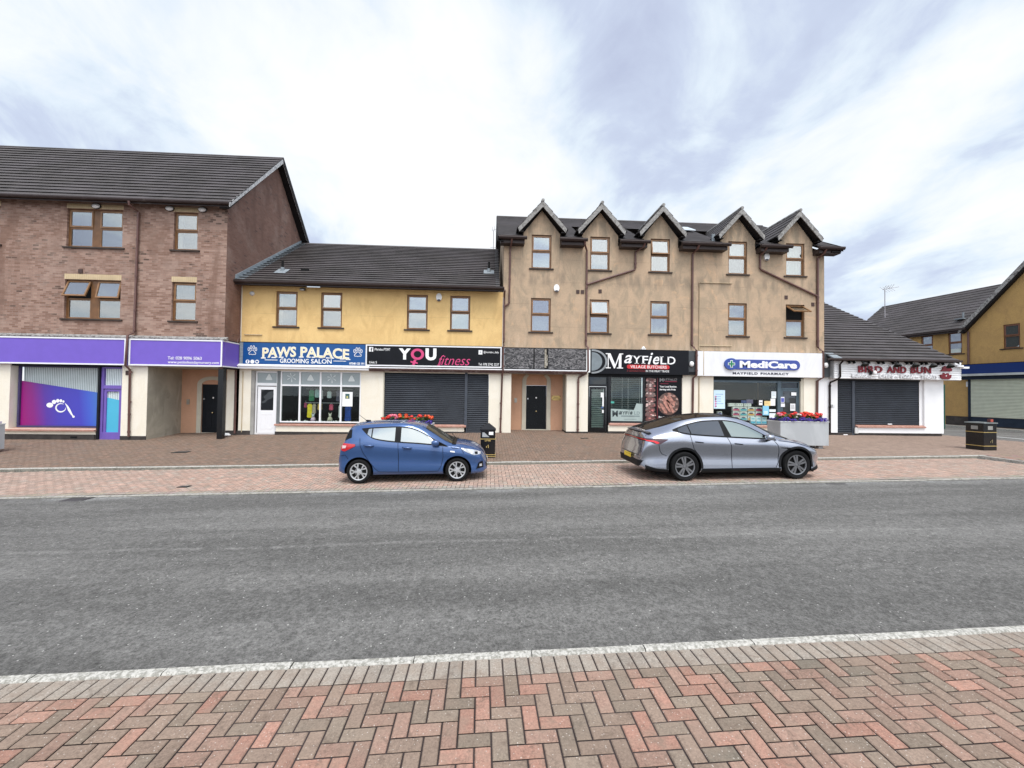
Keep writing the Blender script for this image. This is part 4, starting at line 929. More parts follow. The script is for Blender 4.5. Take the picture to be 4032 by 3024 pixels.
for c, (w_op) in zip(DC, (0, 0, 6, 0, 0)):
    # dormer: cheeks, tiled slopes, barge boards
    d = MB()
    for s in (-1, 1): d.face([(c+s*.84, YF, 8.8), (c+s*.84, YF, 9.36), (c+s*.84, 20.6, 9.36), (c+s*.84, 20.6, 8.8)])
    D = part('dormer', d, M_bargeD, B3)
    for s in (-1, 1):
        U = Vector((0, 3.2, 0)); P0 = Vector((c+s*1.09, 18.58, 9.50)); V4 = Vector((-s*1.09, 0, 1.22)); r_ = MB()
        courses(r_, P0, U, V4, 5, .035, (s*.75, 0, .67), stag=.015)
        r_.face([P0+Vector((0, 0, -.02)), P0+U+Vector((0, 0, -.02)), P0+U+V4+Vector((0, 0, -.03)), P0+V4+Vector((0, 0, -.03))]); part('roof_slope', r_, M_roof, D)
        bb = MB(); bb.prism([(c+s*1.05, 9.28), (c+s*1.10, 9.47), (c+s*.0, 10.71), (c+s*.0, 10.44)], 18.545, 18.58); part('barge_board', bb, M_barge, D)
        so2 = MB(); so2.prism([(c+s*1.05, 9.30), (c+s*1.05, 9.34), (c, 10.50), (c, 10.46)], 18.585, 18.90); part('soffit', so2, M_bargeD, D)
        eb = MB(); eb.box(c+s*1.06, c+s*.85, 18.59, 21.0, 9.30, 9.345); eb.tube([(c+s*1.12, 18.60, 9.46), (c+s*1.12, 21.0, 9.46)], .045, 8); part('side_gutter', eb, M_bargeD, D)
    rt = MB()
    for k in range(8): rt.tube([(c, 18.53+k*.40, 10.74), (c, 18.53+k*.40+.38, 10.745)], .075, 8)
    part('ridge_tile', rt, M_grit, D)
    fl = MB(); fl.box(c-1.0, c-.84, 18.62, 18.9, 9.03, 9.06); part('lead_apron', fl, M_lead, D)
for c, z, op in [(c, 7.755, o) for c, o in zip(DC, (0, 0, 9, 0, 0))]+[(c, 4.855, o) for c, o in zip(DC, (0, 16, 0, 0, 58))]:
    window(B3, rel(B3, (c, YF, z)), .91, 1.545, (op,), rev=.07)
m = MB(); m.box(.57, 15.74, YF-.06, YF, 4.08, 4.125); part('drip_moulding', m, M_grit, B3)
for x, z in ((3.98, 6.73), (4.19, 6.73), (5.01, 6.78), (13.87, 6.73), (15.18, 6.43)):
    m = MB(); m.box(x-.075, x+.075, YF-.02, YF, z-.085, z+.085); part('wall_vent', m, M_brownD, B3)
pipe(B3, [(.90, 18.41, 8.9), (.90, 18.45, 8.80), (.86, YF-.06, 8.62), (.84, YF-.06, 6.15), (.80, YF-.06, 6.07), (.66, YF-.06, 5.99)], collars=[(.85, YF-.06, z) for z in (7.2, 8.4)])
pipe(B3, [(.62, 18.45, 6.62), (.62, YF-.06, 6.35), (.62, YF-.06, 4.36), (.63, YF-.12, 4.2), (.60, YF-.26, 4.10), (.60, YF-.26, 3.05), (.57, YF-.08, 2.86), (.52, YF-.06, .14)], collars=[(.62, YF-.06, z) for z in (5.98, 4.5)]+[(.60, YF-.26, z) for z in (3.8, 3.25)]+[(.53, YF-.06, z) for z in (.3, .9, 1.6)])
pipe(B3, [(4.18, 18.41, 8.9), (4.18, 18.46, 8.78), (4.37, YF-.06, 8.6), (4.37, YF-.06, 4.3), (4.43, YF-.2, 4.15), (4.44, YF-.22, 3.12), (4.30, YF-.10, 2.95), (4.05, YF-.07, 2.82), (4.03, YF-.07, 2.7), (4.03, YF-.07, .35)], r=.045, collars=[(4.37, YF-.06, z) for z in (7.1, 6.9, 5.6, 4.5)]+[(4.03, YF-.07, z) for z in (.45, 1.0, 1.6, 2.6)])
pipe(B3, [(6.92, 18.41, 8.9), (6.90, 18.48, 8.80), (6.63, YF-.06, 8.62), (6.63, YF-.06, 7.88), (6.58, YF-.06, 7.80), (4.40, YF-.06, 7.07)], r=.045, collars=[(6.63, YF-.06, 8.1)])
pipe(B3, [(9.42, 18.41, 8.9), (9.40, 18.48, 8.78), (9.33, YF-.06, 8.62), (9.32, YF-.06, 4.38), (9.36, YF-.14, 4.28), (9.46, YF-.22, 4.12), (9.46, YF-.22, 3.0), (9.38, YF-.06, 2.85), (9.36, YF-.06, .3)], r=.048, collars=[(9.32, YF-.06, z) for z in (6.45, 4.5)]+[(9.46, YF-.22, z) for z in (3.9, 3.2)])
pipe(B3, [(12.62, 18.41, 8.9), (12.6, 18.5, 8.8), (12.57, YF-.06, 8.65), (12.57, YF-.06, 8.04), (12.62, YF-.06, 7.99), (15.34, YF-.06, 6.82)], r=.045, collars=[])
pipe(B3, [(15.45, 18.41, 8.9), (15.42, 18.5, 8.75), (15.38, YF-.06, 8.6), (15.38, YF-.06, 4.42), (15.45, YF-.12, 4.28), (15.52, YF-.2, 4.2), (15.52, YF-.2, 2.98), (15.36, YF-.06, 2.82), (15.33, YF-.06, .3)], r=.05, collars=[(15.38, YF-.06, z) for z in (6.75, 6.5, 4.7)])
pipe(B3, [(11.23, YF-.03, 7.31), (9.67, YF-.03, 7.31), (9.67, YF-.03, 4.2), (9.80, YF-.2, 4.1), (9.80, YF-.2, 3.0), (9.68, YF-.03, 2.9), (9.68, YF-.03, .4)], M_pipeY, .022, 'conduit'); pipe(B3, [(11.22, YF-.03, 4.38), (9.67, YF-.03, 4.38)], M_pipeY, .022, 'conduit')
m = MB(); m.box(10.3, 10.42, 18.9, 19.0, 9.2, 9.62); part('roof_vent', m, M_lead, B3)
m = MB(); m.prism([(21.0, 10.60), (21.9, 11.10), (21.9, 11.14), (21.0, 10.64)], 9.75, 10.55, ax='x'); part('roof_light', m, plain('rooflight_glass', (.6, .66, .7), .15), B3)
# ground floor
m = MB()
for a, b_ in ((.57, .99), (3.51, 4.50), (8.90, 10.38), (14.74, 15.41)): bxp('pier', B3, M_cream, a, b_, YF, YF+.30, -.2, 3.05)
bxp('stall_riser', B3, M_cream, 5.45, 8.90, YF+.0, YF+.2, -.2, .66); bxp('stall_riser', B3, M_cream, 10.38, 13.60, YF, YF+.2, -.2, .70); bxp('pier', B3, M_white, 15.41, 15.74, YF, YF+.2, -.2, 3.0)
m = MB(); m.box(.57, 1.0, YF-.011, YF+.2, -.2, .27); m.box(3.50, 4.51, YF-.011, YF+.3, -.2, .35); m.box(5.44, 9.0, YF-.011, YF+.1, -.2, .38); m.box(9.0, 13.6, YF-.012, YF+.1, -.2, .36); m.box(14.74, 15.75, YF-.011, YF+.1, -.2, .36); m.box(3.50, 3.515, YF+.01, 19.9, -.2, .36); part('plinth', m, M_plinth, B3)
m = MB(); wall(m, .98, 3.53, -.2, 3.0, [(1.755, 2.735, .33, 2.44)], 19.9, .10); part('porch_rear_wall', m, M_peach, B3)
m = MB(); m.box(3.505, 3.52, YF+.30, 19.9, -.2, 3.0); m.box(.97, .985, YF+.3, 19.9, -.2, 3.0); part('porch_side_wall', m, M_dirty, B3)
bxp('porch_ceiling', B3, M_dirty, .98, 3.51, YF, 19.9, 2.96, 3.0)
m = MB()
for s_, x in ((-1, 1.755), (1, 2.735)): m.box(x, x+s_*.19, 19.85, 19.90, .2, 2.66); m.box(x+s_*.0, x+s_*.20, 19.84, 19.90, .2, .58)
for k in range(12):
    a0, a1 = math.pi*k/12, math.pi*(k+1)/12; c = 2.245
    if 3 <= k <= 8: continue
    m.prism([(c+.49*math.cos(a0), 2.66+.34*math.sin(a0)), (c+.68*math.cos(a0), 2.66+.44*math.sin(a0)), (c+.68*math.cos(a1), 2.66+.44*math.sin(a1)), (c+.49*math.cos(a1), 2.66+.34*math.sin(a1))], 19.86, 19.90)
part('door_surround', m, M_surround, B3)
DD = panel_door(B3, 1.77, 2.72, .36, 2.43, 19.94, plain('door_black', (.021, .025, .030), .4)); bxp('door_step', B3, M_surround, 1.76, 2.73, 19.82, 19.95, .1, .35)
m = MB(); m.box(1.20, 1.32, 19.87, 19.9, 1.61, 1.82); part('intercom', m, MATS['intercom_steel'], B3)
t = thing('name_plaque', 'small brass plaque beside the black door under the bare sign board', 'plaque', (3.19, 19.87, 1.74)); m = MB(); m.box(-.21, .21, 0, .02, 0, .22); obj('plate', m, plain('brass_plate', (.62, .44, .16), .4, metal=.4), t)
for i, tx in enumerate(('Fulmar', 'Apartments')):
    mb = text_mb(tx, (-.11 if i == 0 else -.18, .11 if i == 0 else .18, .12-.07*i, .165-.07*i), 0, th=.004); obj('engraving', mb, plain('engrave', (.12, .08, .03), .6), t)
m = MB()
for x, z in ((-.19, .02), (.19, .02), (-.19, .2), (.19, .2)): m.disc(x, z, .022, .022, -.001, 10, th=.008)
obj('screw_cap', m, plain('engrave', (.12, .08, .03), .6), t)
# bare sign board over the porch
S5 = thing('blank_sign_board', 'bare weathered grey fascia board streaked with old glue above the black door', 'sign board', (2.5, YF-.15, 3.15))
mt = streaked('glue_streaks', (.035, .035, .038), (.27, .26, .26), (1.0, 1.0, 1.9), .85, scale=2.6, lo=.42, hi=.62, dist=3.5)
for a, b_ in ((.68, 1.96), (2.02, 2.46), (2.64, 4.36)): bxp('panel', S5, mt, a, b_, YF-.16, YF-.12, 3.17, 4.08)
bxp('backing', S5, plain('board_dark', (.045, .045, .048), .7), .66, 4.38, YF-.118, YF-.02, 3.13, 4.12)
m = MB(); m.box(2.47, 2.55, YF-.17, YF-.12, 3.22, 4.06); m.box(2.56, 2.60, YF-.165, YF-.12, 3.30, 3.80); part('batten', m, streaked('old_batten', (.22, .19, .14), (.55, .52, .45), (1, 1, 1), .9, scale=8), S5)
# butcher
bxp('shop_head', B3, M_black, 4.50, 8.92, YF+.0, YF+.28, 2.86, 3.05)
m = MB(); rectframe(m, 4.52, 5.44, .33, 2.90, .06, YF+.10, YF+.17); m.box(4.58, 5.38, YF+.10, YF+.17, 2.42, 2.52); rectframe(m, 4.60, 5.36, .36, 2.40, .09, YF+.12, YF+.16); m.box(4.69, 5.27, YF+.12, YF+.16, .45, .52)
BD = part('butcher_door', m, M_blackg, B3)
def slats(m, x0, x1, z0, z1, Y, p=.05, mi=0):
    n = int((z1-z0)/p)
    for k in range(n): z = z0+k*(z1-z0)/n; m.face([(x0, Y, z), (x1, Y, z), (x1, Y-.022, z+p*.62), (x0, Y-.022, z+p*.62)], mi)
m = MB(); slats(m, 4.69, 5.27, .54, 2.30, YF+.20, .085); m.box(4.69, 5.27, YF+.21, YF+.215, .5, 2.35, 1); part('venetian_blind', m, [plain('blind_greygreen', (.25, .30, .29), .5), plain('blind_back', (.045, .055, .055), .8)], BD)
m = MB(); m.box(4.69, 5.27, YF+.145, YF+.15, .5, 2.32); part('glass_pane', m, M_clear, BD); m = MB(); m.box(4.58, 5.38, YF+.14, YF+.15, 2.52, 2.84); part('transom_pane', m, M_dglass, BD)
m = MB(); m.box(5.12, 5.28, YF+.13, YF+.142, 1.92, 2.14); m.box(5.20, 5.27, YF+.13, YF+.142, 1.50, 1.92); m.box(5.19, 5.27, YF+.13, YF+.142, 1.20, 1.34); m.box(5.15, 5.24, YF+.128, YF+.142, 1.42, 1.49, 1); part('door_sticker', m, [M_whiteW, plain('sticker_blue', (.08, .15, .35), .5)], BD)
bxp('shop_post', B3, M_blackg, 5.44, 5.53, YF+.04, YF+.2, .35, 2.9)
m = MB(); rectframe(m, 5.53, 8.90, .78, 2.90, .05, YF+.06, YF+.13); m.box(7.07, 7.15, YF+.06, YF+.13, .83, 2.85); BW = part('butcher_window', m, M_blackg, B3)
m = MB(); m.box(5.58, 7.07, YF+.095, YF+.10, .83, 2.85); part('glass_pane', m, M_clear, BW)
m = MB(); slats(m, 5.60, 7.05, 1.40, 2.82, YF+.22, .085)
for x in (5.66, 6.14, 6.42, 6.96): m.box(x-.006, x+.006, YF+.185, YF+.19, 1.4, 2.84, 2)
m.box(5.58, 7.07, YF+.25, YF+.26, .8, 2.86, 1); part('venetian_blind', m, [plain('blind_slate', (.085, .11, .115), .5), plain('blind_back2', (.02, .024, .025), .8), plain('blind_cord', (.4, .4, .4), .8)], BW)
m = MB(); m.face([(5.58, YF+.088, .84), (7.07, YF+.088, .84), (7.07, YF+.088, 1.64), (6.78, YF+.088, 1.66), (6.72, YF+.088, 1.50), (6.66, YF+.088, 1.36), (5.58, YF+.088, 1.40)]); part('frosted_film', m, plain('film_pale', (.36, .44, .42), .5, var=.06), BW)
M_ink = plain('ink_dark', (.045, .06, .065), .6)
ly = YF+.087
text('film_lettering', 'M', (5.66, 5.92, 1.04, 1.32), ly, M_ink, BW, bold=.03, th=.003)
for tx, a, b_, sh in (('a', 5.96, 6.11, .3), ('Y', 6.12, 6.26, 0), ('F', 6.27, 6.38, 0), ('i', 6.40, 6.46, .3), ('e', 6.48, 6.60, .3), ('L', 6.68, 6.78, 0), ('D', 6.80, 6.94, 0)):
    text('film_lettering', tx, (a, b_, 1.14, 1.34 if tx == 'i' else 1.29), ly, M_ink if a < 6.65 else plain('ink_mid', (.20, .25, .25), .6), BW, bold=.03, th=.003, shear=sh)
m = MB(); m.box(6.06, 6.94, ly-.004, ly-.001, 1.04, 1.10); m.box(6.2, 6.8, ly-.004, ly-.001, .92, .94); part('film_band', m, plain('ink_mid', (.20, .25, .25), .6), BW)
m = MB(); m.box(5.59, 5.74, ly-.004, ly, 1.65, 1.74); part('window_sticker', m, plain('sticker_teal', (.08, .42, .34), .5), BW)
sillbox(B3, 5.48, 8.92, .75, YF-.06, YF+.1)
# butcher posters: a strip of meats and a picture panel
def meatmat(name, cols, scale, seed):
    b = NB(name); v_ = b.n('ShaderNodeTexVoronoi'); X, Y_, Z_ = b.xyz()
    b.set(v_.inputs['Vector'], b.comb(b.math('ADD', b.math('MULTIPLY', X, 1.0), seed), b.math('MULTIPLY', Z_, 1.9), 0)); v_.inputs['Scale'].default_value = scale; v_.inputs['Randomness'].default_value = .9
    d = b.noise(scale*2.2, 4, .6, dist=2.5)
    s_ = b.n('ShaderNodeSeparateColor'); b.set(s_.inputs[0], v_.outputs['Color'])
    r = b.n('ShaderNodeValToRGB'); b.set(r.inputs[0], b.math('ADD', b.math('MULTIPLY', s_.outputs[0], .55), b.math('MULTIPLY', d, .55))); e = r.color_ramp.elements
    e[0].position = .1; e[0].color = (*cols[0], 1); e[1].position = .9; e[1].color = (*cols[-1], 1)
    for k, c in enumerate(cols[1:-1]): q = e.new(.1+.8*(k+1)/(len(cols)-1)); q.color = (*c, 1)
    c = b.mix(b.math('MULTIPLY', b.ramp(v_.outputs['Distance'], .30, .45), .8), r.outputs[0], (.03, .015, .012))
    return b.fin(c, .35, .5)
M_meat = meatmat('meat_print', [(.10, .02, .02), (.52, .10, .10), (.72, .42, .38), (.45, .10, .09), (.78, .66, .60), (.60, .18, .16)], 5.5, .3)
M_saus = meatmat('sausage_print', [(.20, .07, .05), (.45, .22, .17), (.55, .36, .30), (.30, .10, .07), (.66, .52, .46)], 4.5, 2.7)
P1 = thing('butcher_poster', 'tall narrow poster strip of stacked raw meat cuts in the butcher window', 'poster', (7.44, YF+.05, .84)); bxp('print', P1, M_black, 7.15, 7.74, YF+.075, YF+.09, .84, 2.86)
m = MB(); random.seed(3); z = .86; k = 0
while z < 2.74:
    h = random.uniform(.17, .26); x0 = 7.19+random.uniform(0, .03); x1 = 7.70-random.uniform(0, .04); q = random.uniform(-.03, .03)
    m.face([(x0, YF+.07, z+.02), (x0+.15, YF+.07, z-q*.5), (x1-.1, YF+.07, z), (x1, YF+.07, z+.05), (x1-.02, YF+.07, z+h*.8), (x1-.15, YF+.07, z+h*.95), (x0+.1, YF+.07, z+h+q), (x0+.01, YF+.07, z+h*.7)], k % 2); z += h+.004; k += 1
part('meat_pictures', m, [M_meat, meatmat('meat_print_pale', [(.25, .04, .04), (.62, .24, .20), (.80, .68, .62), (.66, .16, .16), (.78, .70, .62)], 6.5, 5.1)], P1)
P2 = thing('butcher_poster', 'black butcher poster with round sausage picture and white slogans', 'poster', (8.3, YF+.05, .84)); bxp('print', P2, MATS['sign_black'], 7.78, 8.86, YF+.075, YF+.09, .84, 2.88)
bxp('red_edge', P2, plain('dark_red', (.14, .012, .02), .5), 7.745, 7.779, YF+.07, YF+.09, .84, 2.86)
m = MB(); m.disc(8.28, 1.66, .50, .52, YF+.072, 32); part('round_picture', m, M_saus, P2)
m = MB()
for (x, z, a, l_, w_) in ((8.05, 1.45, -55, .30, .075), (8.20, 1.60, -60, .38, .085), (8.36, 1.55, -62, .36, .08), (8.42, 1.82, -58, .30, .08), (8.22, 1.86, -50, .24, .07)):
    a = math.radians(a); d = Vector((math.cos(a), math.sin(a))); nn = Vector((-d.y, d.x)); pts = []
    for q in range(16):
        th = 2*math.pi*q/16; p = Vector((x, z))+d*l_*math.cos(th)*(1 if abs(math.cos(th)) < .95 else .98)+nn*w_*math.sin(th); pts.append((p.x, YF+.069, p.y))
    m.face(pts)
part('sausage_shapes', m, plain('sausage_skin', (.42, .20, .155), .4, var=.35, vs=9), P2)
ly = YF+.073
text('lettering', 'Your Local Butcher,', (7.86, 8.68, 2.40, 2.50), ly, M_whiteW, P2, bold=.03, th=.004); text('lettering', 'Serving with Pride', (7.86, 8.62, 2.26, 2.36), ly, M_whiteW, P2, bold=.03, th=.004)
text('lettering', 'Proud to Serve Our', (7.83, 8.66, .99, 1.09), ly, M_whiteW, P2, bold=.03, th=.004); text('lettering', 'Village', (7.83, 8.15, .87, .96), ly, M_whiteW, P2, bold=.03, th=.004)
M_greyL = plain('logo_grey', (.42, .40, .40), .5)
text('logo', 'M', (7.86, 8.04, 2.68, 2.84), ly, M_greyL, P2, bold=.02, th=.004); text('logo', 'aYFieLD', (8.06, 8.68, 2.74, 2.85), ly, M_greyL, P2, th=.004, shear=.15)
m = MB(); m.box(8.10, 8.68, ly-.003, ly, 2.67, 2.715); m.box(7.9, 8.28, ly-.003, ly, 2.57, 2.60); part('red_band', m, plain('band_red', (.28, .03, .06), .5), P2)
S6 = signboard('shop_sign', 'black butcher sign with white serif lettering, red pill band and grey disc', 4.58, 9.10, 2.99, 4.12, YF-.20, MATS['sign_black'], None, th=.17)
ly = YF-.203
def halfdisc(m, cx_, cz, rx, rz, y, x_cut, mi=0, n=40):
    pts = [(cx_+rx*math.cos(-math.pi/2+math.pi*k/n), cz+rz*math.sin(-math.pi/2+math.pi*k/n)) for k in range(n+1)]; m.prism([(x_cut, cz-rz)]+pts+[(x_cut, cz+rz)], y-.004, y, mi)
m = MB(); halfdisc(m, 4.66, 3.54, .66, .545, ly, 4.60, 0); halfdisc(m, 4.66, 3.54, .57, .465, ly-.006, 4.60, 1); halfdisc(m, 4.62, 3.54, .46, .42, ly-.012, 4.60, 2); part('disc_emblem', m, [plain('disc_grey', (.27, .29, .30), .4), MATS['sign_black'], plain('disc_slate', (.20, .235, .25), .4)], S6)
ly -= .014
def serif(parent, tx, box, Y, mat, shear=0, bold=.012, feet=(), heads=()):
    mb = text_mb(tx, box, Y, bold=bold, shear=shear); x0, x1, z0, z1 = box; w_ = x1-x0; h = z1-z0
    for c, l_ in feet: mb.box(x0+c*w_-l_*w_, x0+c*w_+l_*w_, Y-.008, Y, z0, z0+h*.07)
    for c, l_ in heads: mb.box(x0+c*w_-l_*w_, x0+c*w_+l_*w_, Y-.008, Y, z1-h*.07, z1)
    part('lettering', mb, mat, parent)
m = MB(); X_ = lambda u: 5.24+.80*u; Z_m = lambda v_: 3.24+.68*v_
for q, pg in enumerate((((.12, .04), (.17, .04), (.17, .96), (.12, .96)), ((.08, 1), (.27, 1), (.56, .22), (.48, 0)), ((.47, 0), (.53, 0), (.86, 1), (.78, 1)), ((.74, .04), (.90, .04), (.90, .96), (.78, .96)), ((.0, 0), (.29, 0), (.29, .06), (.0, .06)), ((.64, 0), (1.0, 0), (1.0, .06), (.64, .06)), ((.0, .94), (.2, .94), (.2, 1), (.0, 1)), ((.8, .94), (1.0, .94), (1.0, 1), (.8, 1)))): m.prism([(X_(u), Z_m(v_)) for u, v_ in pg], ly-.010-.0006*q, ly)
part('lettering', m, M_whiteW, S6)
serif(S6, 'a', (6.09, 6.44, 3.48, 3.86), ly, M_whiteW, shear=.30); serif(S6, 'Y', (6.48, 6.86, 3.47, 3.84), ly, M_whiteW, feet=((.5, .25),), heads=((.1, .18), (.9, .18)))
serif(S6, 'F', (6.93, 7.20, 3.47, 3.83), ly, M_whiteW, feet=((.2, .32),)); serif(S6, 'i', (7.18, 7.42, 3.45, 3.98), ly, M_whiteW, shear=.30); serif(S6, 'e', (7.42, 7.72, 3.45, 3.81), ly, M_whiteW, shear=.30)
serif(S6, 'L', (7.77, 8.05, 3.46, 3.82), ly, M_whiteW, heads=((.2, .3),)); serif(S6, 'D', (8.10, 8.47, 3.46, 3.82), ly, M_whiteW, feet=((.12, .14),), heads=((.12, .14),))
def pill(m, x0, x1, z0, z1, y, th=.01, mi=0):
    r = (z1-z0)/2; pts = [(x1-r+r*math.cos(a), (z0+z1)/2+r*math.sin(a)) for a in [math.radians(-90+k*15) for k in range(13)]]+[(x0+r+r*math.cos(a), (z0+z1)/2+r*math.sin(a)) for a in [math.radians(90+k*15) for k in range(13)]]; m.prism(pts, y-th, y, mi)
m = MB(); pill(m, 6.22, 8.20, 3.24, 3.42, ly+.01); part('red_pill', m, plain('pill_red', sr(225, 45, 50), .4, var=.03), S6)
text('lettering', 'VILLAGE BUTCHERS', (6.38, 8.06, 3.265, 3.395), ly-.002, M_whiteW, S6, bold=.004); text('dark_red_lettering', '3 GENERATIONS', (6.22, 7.07, 3.10, 3.19), ly+.01, plain('text_dark_red', (.20, .02, .025), .5), S6, bold=.004); text('lettering', 'IN THE MEAT TRADE', (7.10, 8.18, 3.10, 3.19), ly+.01, M_whiteW, S6, bold=.004)
bxp('fascia_backing', B3, plain('fascia_slate', (.05, .055, .06), .5), 9.11, 9.45, YF-.16, YF, 3.0, 4.10)
bxp('shop_alarm_box', B3, M_black, 9.14, 9.42, YF-.20, YF-.161, 3.02, 3.14)
bxp('fascia_backing', B3, plain('fascia_slate', (.05, .055, .06), .5), 15.48, 15.90, YF-.14, YF, 3.0, 4.10)
t = thing('dome_camera', 'small white dome camera on top of the butcher sign', 'camera', (7.0, YF-.15, 4.13)); m = MB(); m.box(-.10, .10, -.05, .12, 0, .05); obj('mount', m, M_whiteW, t); m = MB(); m.lathe([(.07, .05), (.07, .09), (.04, .13), (0, .14)], (0, 0, 0), 14); obj('dome', m, M_whiteW, t, smooth=True)
def ovallamp(x, z, label):
    t = thing('wall_lamp', label, 'wall lamp', (x, YF-.17, z), 'white lamps at the ends of the shop signs'); m = MB(); m.lathe([(0, 0), (1, 0), (1, -.02)], (0, 0, 0), 20, 'y'); m.v = [(a*.11, b_, c*.14) for a, b_, c in m.v]; obj('base_plate', m, M_black, t)
    m = MB(); m.lathe([(.95, -.02), (.9, -.06), (.55, -.10), (0, -.11)], (0, 0, 0), 20, 'y'); m.v = [(a*.105, b_, c*.135) for a, b_, c in m.v]; obj('lamp_glass', m, M_whiteW, t, smooth=True)
ovallamp(9.24, 3.50, 'oval white lamp on the dark strip between butcher and pharmacy signs'); ovallamp(15.66, 3.55, 'oval white lamp on the dark strip right of the pharmacy sign')
# pharmacy
S7 = signboard('shop_sign', 'white pharmacy sign with blue rounded logo and green cross', 9.50, 15.48, 2.97, 4.10, YF-.21, streaked('sign_white_grime', (.80, .80, .81), (.60, .60, .61), (.8, 1, .25), .5, scale=1.2, lo=.5, hi=.8), None, th=.18)
ly = YF-.212; M_mblue = plain('medic_blue', sr(72, 92, 175), .4, var=.03)
m = MB(); pill(m, 10.82, 14.36, 3.29, 3.745, ly, .05); part('logo_pill', m, M_mblue, S7)
m = MB(); m.disc(11.06, 3.53, .31, .265, ly-.0, 32, th=.09); part('logo_disc', m, plain('disc_blue', sr(62, 92, 178), .4, var=.02), S7)
def cross(m, cx_, cz, r, w_, y): m.box(cx_-r, cx_+r, y-.006, y, cz-w_, cz+w_); m.box(cx_-w_, cx_+w_, y-.0065, y, cz-r, cz+r)
m = MB(); cross(m, 11.06, 3.53, .165, .06, ly-.09); part('cross_outline', m, M_whiteW, S7); m = MB(); cross(m, 11.06, 3.53, .14, .038, ly-.097); part('green_cross', m, plain('cross_green', (.01, .22, .09), .4), S7)
text('lettering', 'MediCare', (11.47, 14.21, 3.36, 3.69), ly-.05, M_whiteW, S7, bold=.045); text('dark_lettering', 'MAYFIELD', (11.17, 12.36, 3.06, 3.165), ly, plain('text_navy', (.02, .022, .05), .5), S7, bold=.03, spacing=1.25); text('dark_lettering', 'PHARMACY', (12.50, 13.85, 3.06, 3.165), ly, MATS['text_navy'], S7, bold=.03, spacing=1.25)
M_teal = plain('frame_slate_teal', (.085, .12, .145), .4, metal=.2)
bxp('shop_head', B3, plain('head_dark', (.018, .03, .035), .5), 10.38, 14.62, YF+.02, YF+.25, 2.80, 3.0)
m = MB(); m.box(10.38, 13.56, YF+.06, YF+.14, 2.70, 2.80); m.box(10.38, 13.56, YF+.06, YF+.14, .72, .77); m.box(13.50, 13.66, YF+.05, YF+.15, .3, 2.80); m.box(10.38, 10.42, YF+.06, YF+.14, .77, 2.70); PW = part('pharmacy_window', m, M_teal, B3)
m = MB(); m.box(10.42, 13.50, YF+.09, YF+.095, .77, 2.70); part('glass_pane', m, M_clear, PW)
m = MB(); m.box(10.38, 13.5, YF+1.5, YF+1.52, .3, 2.9); m.box(10.36, 10.38, YF+.3, YF+1.5, .3, 2.9); m.box(13.52, 13.54, YF+.16, YF+1.5, .3, 2.9); m.box(10.38, 13.52, YF+.15, YF+1.5, 2.82, 2.85); m.box(10.38, 13.5, YF+.15, YF+1.5, .66, .71); part('display_room', m, M_dark, B3)
m = MB(); rectframe(m, 13.66, 14.60, .33, 2.78, .06, YF+.10, YF+.17); m.box(13.72, 14.54, YF+.10, YF+.17, 2.40, 2.47); rectframe(m, 13.73, 14.53, .36, 2.40, .07, YF+.115, YF+.16); PDR = part('pharmacy_door', m, M_teal, B3)
m = MB(); m.box(13.80, 14.46, YF+.14, YF+.15, .43, 2.33); part('glass_pane', m, glassmat('grey_glass', fac=.10, dark=(.045, .047, .048)), PDR); m = MB(); m.box(13.72, 14.54, YF+.14, YF+.15, 2.47, 2.72); part('transom_pane', m, M_dglass, PDR)
bxp('door_reveal', B3, M_surround, 14.60, 14.74, YF+.02, YF+.2, .3, 2.9)
sillbox(B3, 10.38, 13.60, .72, YF-.06, YF+.1)
def notice(name, label, x0, x1, z0, z1, Y, cols, rows=0, cat='notice', group=None, band=None):
    t = thing(name, label, cat, ((x0+x1)/2, Y, z0), group); m = MB(); m.box(x0, x1, Y-.006, Y, z0, z1); part('sheet', m, plain('sheet_'+name+str(int(x0*100)), cols[0], .5, var=.03), t)
    m = MB(); w_ = x1-x0; h = z1-z0
    for k in range(rows):
        z = z1-h*(.25+.62*k/max(1, rows)); m.box(x0+w_*.15, x0+w_*random.uniform(.6, .85), Y-.009, Y-.0065, z, z+h*.05)
    if band: m.box(x0+w_*band[0], x0+w_*band[1], Y-.0095, Y-.0065, z0+h*band[2], z0+h*band[3])
    if m.f: part('print', m, plain('ink_'+name+str(int(x0*100)), cols[1], .5), t)
    return t
yn = YF+.085
HP = notice('health_poster', 'tall pale blue health poster at the left edge of the pharmacy window', 10.44, 10.98, 1.46, 2.33, yn, ((.62, .80, .90), (.38, .55, .75)), 5, 'poster')
m = MB()
for k, z in enumerate((2.02, 1.91, 1.80, 1.69, 1.58)): m.disc(10.53, z, .045, .045, yn-.012, 14, th=.004)
part('round_icon', m, plain('icon_mix', (.55, .2, .35), .5, var=.9, vs=4), HP)
notice('notice', 'white leaflet taped high beside the teal window post', 13.22, 13.45, 1.98, 2.30, yn, ((.78, .84, .86), (.3, .45, .5)), 2); notice('notice', 'large blank white sheet on the right of the pharmacy window', 13.18, 13.41, 1.63, 1.96, yn, ((.86, .86, .85), (.5, .5, .5)))
notice('notice', 'small white card with black bar in the pharmacy window', 12.62, 12.79, 1.65, 1.88, yn, ((.85, .85, .85), (.03, .03, .03)), 0, band=(.15, .85, .5, .62)); notice('notice', 'yellow two panel leaflet next to the blank white sheet', 12.88, 13.18, 1.62, 1.85, yn, ((.80, .62, .28), (.55, .3, .12)), 2)
